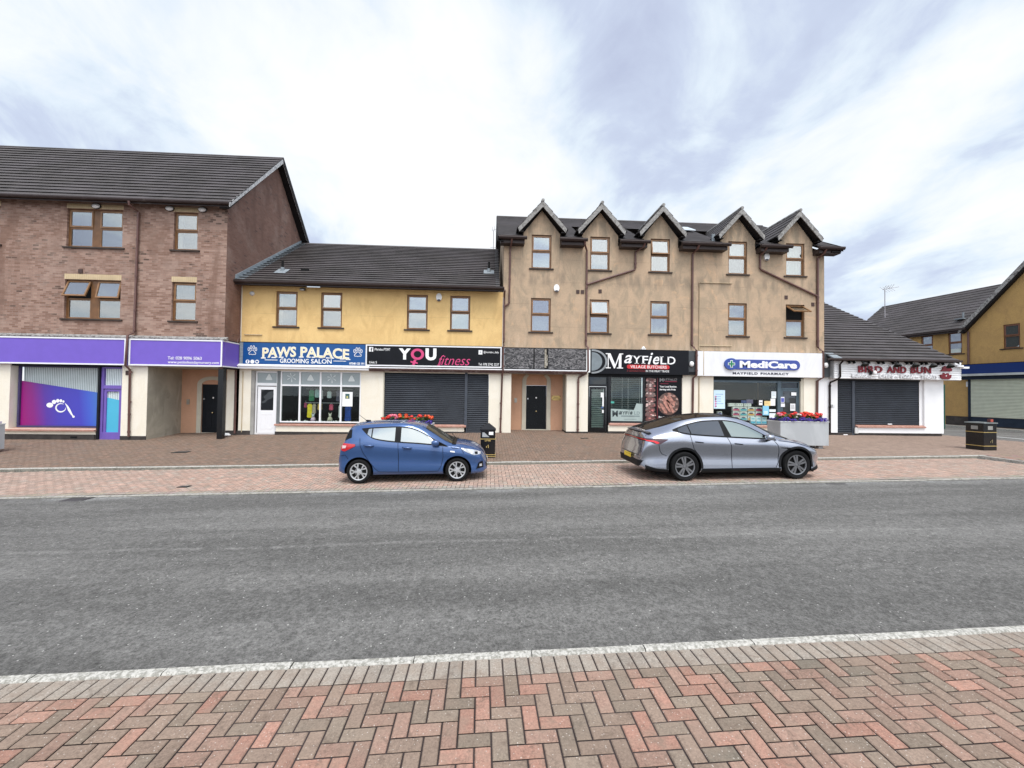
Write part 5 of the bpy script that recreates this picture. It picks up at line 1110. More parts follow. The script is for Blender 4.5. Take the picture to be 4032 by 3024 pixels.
notice('notice', 'bright sky blue pharmacy leaflet with white box', 12.80, 13.10, 1.18, 1.62, yn, ((.25, .58, .78), (.65, .82, .88)), 0, band=(.2, .8, .1, .45)); notice('notice', 'small white leaflet between the blue ones at the window post', 13.12, 13.43, 1.34, 1.46, yn, ((.80, .86, .88), (.4, .6, .7)), 1); notice('notice', 'lower pale blue leaflet by the window post', 13.12, 13.43, 1.05, 1.28, yn, ((.35, .66, .82), (.7, .85, .9)), 1)
notice('notice', 'white square notice in the upper right of the pharmacy door', 14.20, 14.45, 2.12, 2.27, YF+.10, ((.85, .86, .86), (.5, .5, .5)), 0); notice('notice', 'blue and white hours notice on the left of the pharmacy door', 13.68, 13.86, 1.78, 2.05, YF+.09, ((.80, .80, .85), (.10, .12, .45)), 0, band=(.1, .9, .1, .8)); notice('notice', 'small blank white card below the hours notice', 13.68, 13.88, 1.58, 1.74, YF+.09, ((.86, .86, .85), (.5, .5, .5)), 0)
notice('notice', 'white printed page on the right of the pharmacy door', 14.15, 14.40, 1.40, 1.74, YF+.10, ((.80, .80, .80), (.25, .25, .25)), 5)
notice('display_card', 'dark blue show card standing behind the pharmacy products', 12.02, 12.27, 1.70, 1.86, YF+.5, ((.10, .12, .32), (.4, .4, .6)), 1, 'card'); notice('display_card', 'mauve show card right of the dark blue one', 12.28, 12.60, 1.70, 1.90, YF+.5, ((.26, .20, .32), (.45, .4, .5)), 1, 'card')
# stacked product packs
random.seed(11)
def pack(x, z, w_, h, col, label, Y=YF+.33):
    t = thing('product_pack', label, 'product pack', (x, Y, z), 'packs stacked in the pharmacy window')
    m = MB(); m.prism([(-w_/2, 0), (w_/2, 0), (w_/2, h*.82), (w_*.42, h), (-w_*.42, h), (-w_/2, h*.82)], -.06, .06); obj('wrapper', m, plain('pack_white', (.78, .74, .70), .35), t)
    m = MB(); m.box(-w_*.44, w_*.44, -.064, -.061, h*.10, h*.52); obj('colour_band', m, plain('pack_'+label.split()[0], col, .4), t)
    m = MB(); m.disc(0, h*.62, w_*.30, h*.15, -.0615, 14, th=.003); obj('label_oval', m, plain('pack_label', (.10, .06, .14), .4), t)
ordn = ['bottom', 'second', 'third', 'fourth']
cols = [('lilac', (.35, .3, .6), .2), ('pink', (.62, .12, .20), .9), ('teal', (.15, .45, .52), 1.28), ('orange', (.78, .40, .12), 1.67), ('crimson', (.50, .03, .10), 2.07)]
for ci, (cn, cc, dx) in enumerate(cols):
    for r_ in range(3 if ci else 2):
        pack(10.78+dx*.95 if ci else 10.84, .92+r_*.215, .34 if ci else .22, .20, cc, '%s pack, %s of its column, in the pharmacy window' % (cn+' banded', ordn[r_]))
for k, x in enumerate((11.43, 11.80, 12.20)):
    t = thing('product_pack', '%s clear topped multipack on the shelf row' % ('left', 'middle', 'right')[k], 'product pack', (x, YF+.33, 1.57), 'packs stacked in the pharmacy window'); m = MB(); m.box(-.17, .17, -.06, .06, 0, .15); obj('wrapper', m, plain('pack_white', (.78, .74, .70), .35), t)
    m = MB()
    for q in range(3): m.disc(-.1+q*.1, .09, .022, .03, -.061, 10, th=.003)
    obj('cap_print', m, plain('cap_grey', (.45, .42, .42), .4), t)
for k, x in enumerate((12.44, 12.72, 12.98)):
    t = thing('product_pack', '%s of the three upright white and blue boxes at the window bottom' % ('leftmost', 'middle', 'rightmost')[k], 'product pack', (x, YF+.3, .76), 'packs stacked in the pharmacy window'); m = MB(); m.box(-.12, .12, -.06, .06, 0, .33); obj('carton', m, plain('carton_white', (.74, .80, .84), .4), t); m = MB(); m.box(-.11, .11, -.064, -.061, .02, .12); m.box(-.07, .07, -.064, -.061, .22, .26); obj('blue_print', m, plain('carton_blue', (.14, .48, .66), .4), t)
t = thing('display_shelf', 'small dark display shelf of little boxes right of the crimson packs', 'shelf', (12.55, YF+.45, .8)); m = MB(); m.box(-.22, .22, -.1, .1, .30, .32); m.box(-.22, .22, -.1, .1, .55, .57); m.box(-.22, -.2, -.1, .1, 0, .85); m.box(.2, .22, -.1, .1, 0, .85); obj('rack', m, plain('rack_dark', (.08, .05, .06), .5), t)
m = MB()
for z in (.32, .57):
    for q in range(4): m.box(-.18+q*.095, -.11+q*.095, -.11, .0, z, z+.12)
obj('small_boxes', m, plain('box_dark_red', (.20, .10, .11), .5, var=.5, vs=14), t)
# ================================================================== white single storey takeaway
B4 = thing('takeaway_building', 'white single storey takeaway with long tiled roof and closed grey shutters', 'building', (19, 20, 0))
m = MB()
for a, b_ in ((15.742, 16.40), (20.73, 21.70)): m.box(a, b_, YF+.003, YF+.30, .40, 3.0)
m.box(17.30, 20.73, YF+.003, YF+.2, .40, .66); m.box(21.45, 21.70, YF+.30, 27.5, .2, 3.9); m.box(20.52, 20.73, YF+.1, YF+.3, .66, 3.0)
part('front_wall', m, M_white, B4)
m = MB(); m.face([(20.515, YF+.05, .7), (20.515, YF+.3, .7), (20.515, YF+.3, 3), (20.515, YF+.05, 3)]); m.box(15.74, 21.66, YF+.05, YF+.2, -.1, .40); part('plinth', m, M_plinth, B4)
V5 = Vector((0, 8.2, 4.55)); m = MB(); courses(m, (15.76, 18.38, 3.83), (6.15, 0, 0), V5, 26, .055, (0, -.485, .875), stag=.03)
m.face([(15.76, 26.58, 8.38), (21.9, 26.58, 8.38), (21.9, 34, 4), (15.76, 34, 4)]); part('roof', m, M_roof, B4)
m = MB(); m.prism([(18.40, 3.68), (18.40, 3.84), (26.58, 8.38), (34, 4), (34, 3.85), (26.58, 8.22)], 21.90, 21.93, ax='x'); m.face([(15.76, 18.45, 3.75), (21.9, 18.45, 3.75), (21.9, 26.5, 8.2), (15.76, 26.5, 8.2)]); part('barge_board', m, M_bargeD, B4)
m = MB(); m.prism([(18.30, 3.86), (18.29, 3.80), (18.33, 3.76), (18.38, 3.76), (18.41, 3.80), (18.42, 3.86)], 15.5, 21.98, ax='x'); part('gutter', m, M_gutter, B4)
bxp('soffit', B4, plain('soffit_brown', (.05, .03, .028), .6), 15.95, 21.9, 18.42, YF, 3.76, 3.80)
m = MB(); n = 8
for k in range(n): z = 2.95+.84*k/n; m.prism([(YF-.30, z), (YF-.315, z+.01), (YF-.30, z+.098), (YF-.28, z+.10)], 15.98, 22.24, ax='x'); m.box(22.20, 22.24, YF-.28, YF, z+.004, z+.098)
m.box(15.98, 22.22, YF-.29, YF-.0, 2.94, 3.79); m.box(15.95, 15.979, YF-.30, YF, 2.94, 3.80, 1); S8 = thing('shop_sign', 'white boarded takeaway fascia with red BIRD AND BUN letters and a burger emblem', 'shop sign', (19, YF-.3, 2.95)); part('weatherboard', m, [plain('boarding_white', (.80, .80, .80), .6, var=.05), plain('board_end', (.45, .45, .44), .6)], S8)
M_red = plain('sign_deep_red', sr(135, 28, 42), .5, var=.08); ly = YF-.335
for tx, a, b_ in (('BIRD', 17.10, 18.28), ('AND', 18.50, 19.46), ('BUN', 19.68, 20.68)): text('red_lettering', tx, (a, b_, 3.235, 3.55), ly, M_red, S8, bold=.03, th=.03, spacing=1.10)
for tx, a, b_ in (('BURGER', 16.80, 17.74), ('CHIPS', 18.12, 18.82), ('PIZZA', 19.16, 19.82), ('TREATS', 20.18, 20.98)): text('white_lettering', tx, (a, b_, 3.0, 3.17), ly, M_whiteP, S8, bold=.02, th=.045, spacing=1.05)
m = MB()
for x in (17.93, 19.0, 20.0): m.box(x-.09, x+.09, ly-.03, ly, 3.06, 3.085)
part('dash', m, M_whiteP, S8)
m = MB(); m.prism([(21.16, 3.36), (21.70, 3.36), (21.72, 3.44), (21.66, 3.54), (21.54, 3.60), (21.38, 3.60), (21.26, 3.54), (21.28, 3.46), (21.22, 3.42)], ly-.03, ly+.03); m.prism([(21.14, 3.19), (21.20, 3.21), (21.26, 3.18), (21.32, 3.29), (21.40, 3.19), (21.46, 3.24), (21.54, 3.28), (21.58, 3.18), (21.66, 3.20), (21.70, 3.18), (21.66, 3.05), (21.58, 2.99), (21.28, 2.99), (21.18, 3.05)], ly-.03, ly+.03); part('burger_emblem', m, M_red, S8)
m = MB(); m.disc(21.42, 3.14, .03, .025, ly-.031, 10, th=.004); part('emblem_dot', m, M_whiteW, S8)
shutter(B4, 16.41, 17.16, .26, 2.93, YF+.10); shutter(B4, 17.29, 20.52, .78, 2.93, YF+.10); bxp('shutter_guide', B4, MATS['guide_slate'], 17.16, 17.29, YF+.04, YF+.12, .26, 2.93)
bxp('shutter_box', B4, M_black, 16.41, 20.52, YF+.01, YF+.14, 2.84, 2.95)
sillbox(B4, 17.33, 20.74, .76, YF-.07, YF+.09); bxp('meter_box', B4, plain('meter_white', (.62, .62, .60), .5), 17.22, 17.38, YF-.05, YF+.0, .38, .64)
for a, z in ((18.93, .80), (16.72, .28)): bxp('shutter_lock', B4, M_whiteP, a, a+.20, YF+.03, YF+.065, z, z+.05)
pipe(B4, [(16.18, 18.36, 3.77), (16.18, 18.38, 3.70), (16.19, YF-.38, 3.6), (16.20, YF-.38, 3.02), (16.18, YF-.30, 2.92), (15.99, YF-.06, 2.76), (15.97, YF-.06, 2.65), (15.97, YF-.06, .4)], M_pipeD, .04, collars=[(15.97, YF-.06, z) for z in (2.6, 1.6)])
m = MB(); m.box(16.07, 16.15, YF-.02, YF+.003, 1.58, 1.72); m.box(16.16, 16.26, YF-.02, YF+.003, 1.60, 1.73, 1); part('wall_socket', m, [plain('socket_grey', (.35, .35, .35), .5), plain('socket_white', (.7, .7, .7), .5)], B4)
m = MB(); m.prism([(18.35, 3.80), (18.9, 4.12), (18.9, 4.16), (18.35, 3.88)], 15.75, 16.15, ax='x'); part('abutment_flashing', m, M_lead, B4)
# swan neck sign lamps and paired spots
for k, x in enumerate((16.98, 18.55, 19.42, 20.28, 21.12)):
    t = thing('sign_lamp', '%s dark swan neck lamp hanging over the red takeaway letters' % ('leftmost', 'second', 'middle', 'fourth', 'rightmost')[k], 'sign lamp', (x, YF-.3, 3.70), 'swan neck lamps along the takeaway fascia')
    m = MB(); m.tube([(.08, 0, .06), (.09, -.15, .08), (.10, -.34, .04), (.08, -.42, -.06)], .014, 8); obj('arm', m, M_black, t, smooth=True)
    m = MB(); m.lathe([(.03, .05), (.06, .02), (.12, -.05), (.155, -.10), (.15, -.11), (.115, -.07), (.03, .0)], (0, 0, 0), 20); obj('lamp_shade', m, plain('shade_dark', (.045, .045, .04), .45), t, loc=(.05, -.44, -.07), smooth=True, rot=(-.35, .1, 0))
for k, x in enumerate((16.74, 17.45, 18.16, 18.87, 19.55, 20.28, 21.02+.08)):
    t = thing('spot_light', '%s pair of small dark spotlights under the takeaway gutter' % ('first', 'second', 'third', 'fourth', 'fifth', 'sixth', 'seventh')[k], 'spot light', (x, YF-.32, 3.74), 'paired spotlights under the takeaway eaves')
    m = MB(); m.box(-.16, .16, -.03, .02, -.01, .02); obj('bar', m, M_black, t)
    for s in (-1, 1): m = MB(); m.tube([(s*.11, -.05, .03), (s*.12, -.10, -.09)], [.05, .055], 12); obj('spot_head', m, M_black, t, smooth=True, sharp=40)
t = thing('flood_light', 'white twin flood light at the right end of the takeaway fascia', 'flood light', (22.15, YF-.35, 3.56)); m = MB(); m.box(-.28, .05, -.10, .03, .0, .09); m.box(0, .28, -.14, -.02, -.07, .02); obj('housing', m, M_whiteP, t); m = MB(); m.box(-.02, .03, 0, .06, -.03, .06); obj('bracket', m, M_whiteP, t)
t = thing('wall_camera', 'white camera with dark bracket between the letters of the takeaway sign', 'camera', (17.74, YF-.36, 3.25)); m = MB(); m.lathe([(0, -.12), (.05, -.11), (.08, -.05), (.07, .03), (.03, .06)], (0, -.12, 0), 14); m.v = [(a+.04, b_, c*1.2) for a, b_, c in m.v]; obj('body', m, M_whiteW, t, smooth=True); m = MB(); m.tube([(-.25, 0, .18), (-.12, -.08, .04), (0, -.08, 0)], .025, 8); m.box(-.14, -.05, -.10, -.02, -.12, .03); obj('bracket', m, M_black, t)
# ================================================================== mustard building across the side street
AR = 1.45
B5 = thing('mustard_building', 'mustard rendered two storey building with gable and cream shop shutter across the side street', 'building', (30.93, 25.37, 0), rz=-AR)
m = MB()
wall(m, -8.4, 0, -.2, 6.66, [(-2.75, -2.03, 5.05, 6.47), (-1.15, -.39, 5.04, 6.48), (-5.6, -4.8, 5.05, 6.47)], 0, .12)
m.face([(-8.4, 0, 6.6), (-8.4, 4, 9.7), (-8.4, 8, 6.6), (-8.4, 8, -.2), (-8.4, 0, -.2)])
part_l = lambda n, mb, mat, par=B5, **k: obj(n, mb, mat, par, **k)
part_l('wing_wall', m, M_mustard)
m = MB(); wall(m, .0, 9.2, -.2, 6.66, [(1.67, 2.42, 5.13, 6.58), (6.6, 7.35, 5.13, 6.58)], -.06, .12); m.face([(0, -.06, 6.66), (9.2, -.06, 6.66), (4.6, -.06, 11.9)]); m.box(9.05, 9.2, -.05, 12, -.2, 6.6); part_l('gable_wall', m, M_mustard)
m = MB(); courses(m, (-8.5, -.30, 6.66), (8.6, 0, 0), (0, 4.2, 3.20), 14, .035, (0, -.6, .8), stag=.03); m.face([(-8.5, 3.9, 9.86), (2, 3.9, 9.86), (2, 8.1, 6.6), (-8.5, 8.1, 6.6)]); m.tube([(-8.5, 3.92, 9.86), (2, 3.92, 9.86)], .07, 8); part_l('wing_roof', m, M_roof)
m = MB()
for s in (-1, 1): courses(m, (4.6-s*4.9, -.30, 6.55), (0, 12.3, 0), (s*4.9, 0, 5.55), 20, .035, (-s*.75, 0, .66))
part_l('main_roof', m, M_roof)
m = MB(); m.prism([(-.38, 6.30), (-.38, 6.62), (4.6, 12.16), (9.5, 6.62), (9.5, 6.30), (4.6, 11.84)], -.36, -.31); part_l('barge_board', m, M_grit)
m = MB(); m.prism([(-.3, 6.40), (4.6, 11.84), (9.4, 6.4), (9.3, 6.3), (4.6, 11.74), (-.2, 6.3)], -.31, -.06); part_l('soffit', m, M_bargeD)
m = MB(); m.box(-8.5, .0, -.40, -.28, 6.54, 6.66); m.box(-8.5, 0, -.28, -.24, 6.42, 6.6); part_l('gutter', m, M_gutter)
m = MB(); m.tube([(.02, -.13, 6.4), (.02, -.13, 4.3)], .055, 10); part_l('downpipe', m, M_pipe)
for a, b_, c, d in ((-2.75, -2.03, 5.05, 6.47), (-1.15, -.39, 5.04, 6.48), (-5.6, -4.8, 5.05, 6.47), (1.67, 2.42, 5.13, 6.58), (6.6, 7.35, 5.13, 6.58)):
    yy = -.06 if a > 0 else 0
    wn_ = window(B5, ((a+b_)/2, yy, c), b_-a, d-c, (0,), glass=M_glassD, sillw=.14, rev=.05, fr=M_frame, sa=plain('red_brown_sash', (.18, .07, .04), .4))
m = MB(); m.box(-1.05, -.50, .07, .08, 5.10, 5.38); part_l('net_curtain', m, plain('net_white', (.6, .66, .62), .8))
m = MB(); m.box(-.05, .1, -.05, .02, -.2, 4.3); part_l('corner_trim', m, M_navy)
m = MB(); m.box(-.02, 4.9, -.12, -.065, .40, .93); m.box(-.03, .14, -.12, -.065, .40, 3.5); m.box(-.3, 4.9, -.30, -.065, 3.30, 3.56); part_l('shop_surround', m, plain('surround_navy', (.02, .03, .05), .5))
shm = MB(); prof = []
for i in range(28):
    for t_, d in ((0, 0), (.25, .02), (.5, .028), (.75, .02)): prof.append((.93+2.40*(i+t_)/28, -.13-d))
for (za, ya), (zb, yb) in zip(prof[:-1], prof[1:]): shm.face([(.14, ya, za), (4.8, ya, za), (4.8, yb, zb), (.14, yb, zb)])
part_l('cream_shutter', shm, plain('shutter_cream', (.55, .57, .46), .6, var=.05))
m = MB(); m.box(-1.3, -.02, -.02, -.001, -.2, .92); m.box(-.02, 4.9, -.11, -.064, -.2, .42); part_l('plinth', m, M_plinth)
m = MB(); m.box(-1.0, -.55, .3, .6, 7.35, 7.42); m.tube([(-.8, .75, 7.4), (-.8, .75, 7.85)], .05, 8); part_l('roof_vent', m, M_lead)
m = MB(); m.tube([(.0, 3.8, 9.8), (.0, 3.8, 10.35)], .07, 8); m.tube([(.0, 3.8, 10.35), (.0, 3.8, 10.42)], .12, 8); part_l('flue', m, M_lead)
m = MB(); m.box(-.18, -.02, -.03, 0, 2.85, 3.18); part_l('junction_box', m, M_whiteP)
t = thing('shop_sign', 'blank royal blue fascia sign with pale lower trim on the mustard building', 'shop sign', (30.93, 25.37, 3.5), rz=-AR)
m = MB(); m.box(-.26, 4.9, -.46, -.40, .16, .74); obj('board', m, plain('royal_blue', sr(0, 48, 120), .4, var=.04), t); m = MB(); m.box(-.26, 4.9, -.48, -.40, .02, .155); obj('lower_trim', m, plain('trim_pale', (.45, .47, .46), .5), t); m = MB(); m.box(-.28, 4.9, -.40, -.07, .0, .78); obj('box_side', m, M_black, t)
t = thing('metal_fence', 'dark green metal fence seen edge on in the alley by the takeaway', 'fence', (27.55, 24.0, .2), rz=math.radians(49))
m = MB(); m.box(-.06, .06, -.06, .06, 0, 2.72); obj('post', m, plain('fence_green', (.012, .085, .06), .5), t)
for q in range(9): m = MB(); m.prism([(.12+q*.14, .05), (.18+q*.14, .05), (.18+q*.14, 2.55), (.15+q*.14, 2.66), (.12+q*.14, 2.55)], -.01, .01); obj('pale', m, plain('fence_green', (.012, .085, .06), .5), t)
m = MB(); m.box(.06, 1.4, .01, .04, .4, .46); m.box(.06, 1.4, .01, .04, 2.1, 2.16); obj('rail', m, plain('fence_green', (.012, .085, .06), .5), t)
def aerial(loc, h, label, s=1, rz=0):
    t = thing('tv_aerial', label, 'aerial', loc, rz=rz); m = MB(); m.tube([(0, 0, 0), (0, 0, h)], .022*s, 8); m.tube([(-.25*s, 0, .22*s), (.25*s, 0, .22*s)], .012*s, 6); obj('mast', m, plain('aerial_grey', (.35, .33, .35), .5), t)
    m = MB(); m.tube([(-.15*s, 0, h), (.95*s, 0, h+.22*s)], .014*s, 6)
    for q in range(4):
        x = -.1*s+q*.17*s; z = h+(x+.15*s)*.2; m.tube([(x, -.22*s, z+.20*s), (x, 0, z)], .009*s, 5); m.tube([(x, .22*s, z+.20*s), (x, 0, z)], .009*s, 5); m.tube([(x, .0, z), (x+.08*s, -.2*s, z-.22*s)], .009*s, 5)
    obj('yagi', m, MATS['aerial_grey'], t)
aerial((27.3, 27.5, 7.6), 1.95, 'tall television aerial on the roof between takeaway and mustard building', 1.1); aerial((.12, 25.0, 10.6), 1.2, 'small television aerial beside the brown building roof end', .75)
# ================================================================== street furniture
def geranium(loc, label, col, sz=.16, seed=0):
    rnd = random.Random(seed); t = thing('geranium', label, 'flower', loc, 'geraniums in the street planters')
    m = MB()
    for k in range(70):
        a = rnd.uniform(0, 6.28); r = sz*rnd.uniform(.2, 1.25); z = rnd.uniform(-.02, .12); x, y = r*math.cos(a), r*math.sin(a); s = rnd.uniform(.03, .05); tx, ty = rnd.uniform(-.5, .5), rnd.uniform(-.9, .1)
        nrm = Vector((tx, ty, 1)).normalized(); u = nrm.orthogonal().normalized(); w_ = nrm.cross(u)
        m.face([Vector((x, y, z))+u*s*math.cos(q*1.047)+w_*s*math.sin(q*1.047) for q in range(6)])
    obj('leaves', m, plain('geranium_leaf', (.065, .115, .028), .7, var=.4, vs=16), t)
    m = MB()
    for c in range(6):
        cx_, cy_, cz = rnd.uniform(-1.1, 1.1)*sz, rnd.uniform(-1.2, .4)*sz, rnd.uniform(.05, .17)
        for k in range(26):
            d = Vector((rnd.gauss(0, 1), rnd.gauss(0, 1), rnd.gauss(.3, .8))).normalized(); p = Vector((cx_, cy_, cz))+Vector((d.x*.060, d.y*.060, d.z*.040)); u = d.orthogonal().normalized(); w_ = d.cross(u); s = .030
            m.face([p+u*s*math.cos(q*1.257)+w_*s*math.sin(q*1.257) for q in range(5)])
    obj('bloom', m, plain('bloom_%d' % int(col[0]*1000+col[1]*77), col, .6, var=.25, vs=30), t)
def lobelia(x0, x1, y0, y1, z, label, seed=1, n=1500):
    rnd = random.Random(seed); m = MB()
    for k in range(n):
        x = rnd.uniform(x0, x1); e = rnd.random()
        y = y0+(y1-y0)*rnd.random(); hump = .05+.035*math.sin(x*9)+.02*math.sin(x*23); zz_ = z+rnd.uniform(-.05, hump); 
        if e < .5: y = y0+rnd.uniform(-.07, .10)
        s = rnd.uniform(.012, .026); nrm = Vector((rnd.uniform(-.6, .6), rnd.uniform(-1.3, .2), rnd.uniform(.1, 1))).normalized(); u = nrm.orthogonal().normalized(); w_ = nrm.cross(u); c = Vector((x, y, zz_))
        m.face([c+u*s*math.cos(q*1.257)+w_*s*math.sin(q*1.257) for q in range(5)], 0 if rnd.random() < .8 else 1)
    o = obj('bedding_flowers', m, [plain('lobelia_purple', (.055, .024, .27), .7, var=.35, vs=18), plain('lobelia_leaf', (.03, .05, .02), .8)]); tag(o, label, 'flowers', 'purple bedding along the planter rims', 'stuff'); return o
def planter(x0, x1, y0, y1, z0, z1, label, fl, seed, reds):
    t = thing('street_planter', label, 'planter', ((x0+x1)/2, (y0+y1)/2, z0), 'large grey planters on the pavement')
    zb = z0+.12; m = MB(); m.prism([(x0, y0), (x1, y0), (x1, y1), (x0, y1)], zb, z1, ax='z')
    b = part('trough', m, streaked('planter_metal', (.40, .42, .43), (.50, .52, .53), (.7, .7, .3), .6, scale=1.6, dist=.5, rough=.45), t); bv = b.modifiers.new('b', 'BEVEL'); bv.width = .008; bv.segments = 2
    m = MB(); rectframe_z(m, x0-.012, x1+.012, y0-.012, y1+.012, z1-.03, z1+.004, .05); part('rim', m, plain('rim_pale', (.62, .64, .64), .4), t)
    m = MB(); m.box(x0+.06, x1-.06, y0+.06, y1-.06, z1+.004, z1+.012); part('soil', m, plain('soil', (.03, .02, .015), .95), t)
    for fx, fy in ((x0+.12, y0+.1), (x1-.30, y0+.1), (x0+.12, y1-.25), (x1-.30, y1-.25)): m = MB(); m.box(fx, fx+.16, fy, fy+.14, z0-.08, zb); part('foot', m, plain('foot_grey', (.36, .36, .36), .6), t)
    lobelia(x0+.02, x1-.02, y0+.03, y1-.05, z1+.05, label.replace('planter', 'purple lobelia in the planter') if 0 else fl, seed)
    n = len(reds)
    for k, (c, lb) in enumerate(reds):
        geranium((x0+.18+(x1-x0-.36)*k/max(1, n-1), (y0+y1)/2-.10+.08*(k % 2), z1+.09+.02*(k % 3)), lb, c, .13, seed*50+k)
def rectframe_z(m, x0, x1, y0, y1, z0, z1, b): m.box(x0, x1, y0, y0+b, z0, z1); m.box(x0, x1, y1-b, y1, z0, z1); m.box(x0, x0+b, y0+b, y1-b, z0, z1); m.box(x1-b, x1, y0+b, y1-b, z0, z1)
RED, PINK, ORG, WHT = (.72, .045, .035), (.80, .22, .30), (.76, .10, .03), (.78, .66, .62)
sides = ['leftmost', 'second', 'third', 'fourth', 'fifth', 'sixth', 'seventh', 'rightmost']
planter(10.44, 12.25, 14.50, 15.22, .20, 1.19, 'large pale grey planter of red geraniums behind the silver car', 'purple lobelia trailing over the rim of the planter behind the silver car', 2,
        [(c, '%s %s geranium in the planter behind the silver car' % (sides[k], n)) for k, (c, n) in enumerate(((PINK, 'pink'), (RED, 'red'), (RED, 'red'), (WHT, 'white'), (RED, 'red'), (ORG, 'scarlet'), (RED, 'red'), (RED, 'red')))])
planter(-3.80, -1.98, 14.75, 15.45, .02, .95, 'large grey planter mostly hidden behind the blue car', 'purple lobelia in the planter behind the blue car', 3,
        [(c, '%s %s geranium in the planter behind the blue car' % (sides[k], n)) for k, (c, n) in enumerate(((RED, 'red'), (PINK, 'pink'), (ORG, 'scarlet'), (RED, 'red'), (RED, 'red'), (ORG, 'scarlet')))])
planter(-18.9, -16.70, 14.75, 15.45, -.21, .78, 'grey planter cut off by the left edge of the photo', 'purple lobelia in the planter at the left edge', 4,
        [(c, '%s %s geranium in the planter at the left edge' % (sides[k], n)) for k, (c, n) in enumerate(((RED, 'red'), (RED, 'red'), (PINK, 'pink'), (ORG, 'scarlet')))])
# litter bin with pyramid lid
def bin_icon(parent, x, y, z, s, mat, rz=0, face='y'):
    m = MB(); Q = lambda a, b_: (x+a*s, y, z+b_*s)
    m.face([Q(*p) for p in ((-.9, .0), (-.45, .0), (-.5, -.75), (-.85, -.75))]); m.disc(x+.25*s, z+.78*s, .14*s, .15*s, y, 10)
    m.face([Q(*p) for p in ((.05, .55), (.42, .60), (.50, .0), (.45, -.85), (.10, -.85), (.12, -.1))]); m.face([Q(*p) for p in ((.08, .50), (.12, .30), (-.40, .02), (-.46, .18))])
    o = obj('tidy_symbol', m, mat, parent); return o
t = thing('litter_bin', 'black and gold pyramid topped litter bin beside the blue car', 'litter bin', (-.02, 13.72, -.02)); hw = .235
m = MB(); m.box(-hw, hw, -hw, hw, 0, .88); m.box(-hw-.008, hw+.008, -hw-.008, hw+.008, .0, .05); o = obj('body', m, M_blackg, t); bv = o.modifiers.new('b', 'BEVEL'); bv.width = .012; bv.segments = 2
m = MB(); p0 = [(-hw-.02, -hw-.02), (hw+.02, -hw-.02), (hw+.02, hw+.02), (-hw-.02, hw+.02)]
for k in range(4):
    a, b_ = p0[k], p0[(k+1) % 4]; m.face([(*a, .88), (*b_, .88), (*b_, .92), (*a, .92)]); q = .16; m.face([(*a, .92), (*b_, .92), (b_[0]*q, b_[1]*q, 1.10), (a[0]*q, a[1]*q, 1.10)])
m.face([(a*.16, b_*.16, 1.10) for a, b_ in p0]); m.face([(*a, .88) for a in p0][::-1]); obj('lid', m, plain('lid_black', (.035, .037, .042), .4), t)
for y_ in (-hw,): m = MB(); m.box(-.19, .19, y_-.004, y_+.001, .66, .84, 0); m.box(.03, .17, y_-.008, y_-.004, .74, .84, 1); m.face([(-.18, y_-.006, .67), (.05, y_-.006, .67), (-.03, y_-.006, .74), (-.12, y_-.006, .82), (-.18, y_-.006, .82)], 2); obj('opening', m, [M_dark, M_whiteW, plain('bag_grey', (.35, .37, .38), .4)], t)
m = MB()
for z in (.60, .10, .045): m.box(-hw-.014, hw+.014, -hw-.014, hw+.014, z, z+.018)
obj('gold_band', m, M_gold, t)
obj('lettering', text_mb('LITTER', (-.095, .095, .535, .58), -hw-.013, bold=.04, th=.003), M_gold, t); bin_icon(t, .0, -hw-.014, .38, .062, M_gold)
t = thing('litter_bin', 'square flat topped black litter bin with gold bands near the side street', 'litter bin', (17.62, 14.12, .20), rz=math.radians(4)); hw = .27
m = MB(); m.box(-hw, hw, -hw, hw, 0, 1.02); o = obj('body', m, M_blackg, t); bv = o.modifiers.new('b', 'BEVEL'); bv.width = .015; bv.segments = 2
m = MB(); m.box(-hw-.02, hw+.02, -hw-.02, hw+.02, 1.02, 1.055); obj('lid', m, plain('lid_steel', (.22, .25, .25), .35), t)
m = MB(); m.box(-.10, .10, -hw-.004, -hw+.001, .80, .93); m.box(-hw-.004, -hw+.001, -.10, .10, .80, .93); obj('opening', m, plain('opening_grey', (.30, .30, .28), .5), t)
m = MB(); m.box(-hw-.008, hw+.008, -hw-.008, hw+.008, .70, .72); m.box(-hw-.008, hw+.008, -hw-.008, hw+.008, .22, .24); obj('gold_band', m, M_gold, t); bin_icon(t, .05, -hw-.009, .40, .075, plain('dull_gold', (.22, .18, .09), .5))
m = MB(); m.box(.12, .22, -.20, -.10, .955, 1.08); m.box(.12, .22, -.203, -.2, .98, 1.06, 1)
tc_ = obj('drinks_can', m, [plain('can_dark', (.12, .04, .04), .4), plain('can_red', (.45, .08, .05), .4)], None, loc=(17.62, 14.12, .30)); tag(tc_, 'small red and white carton left on top of the flat bin', 'carton')
tc_.name = 'drinks_carton'
m = MB(); m.lathe([(0, -.0), (.12, .01), (.17, .05), (.12, .11), (0, .13)], (0, 0, 0), 12); m.v = [(a*1.1, b_*.7, c+.02*math.sin(a*40)) for a, b_, c in m.v]; tag(obj('litter', m, M_whiteW, None, loc=(-11.12, 18.45, .075), smooth=True), 'crumpled white bag of litter at the foot of the downpipe', 'litter')
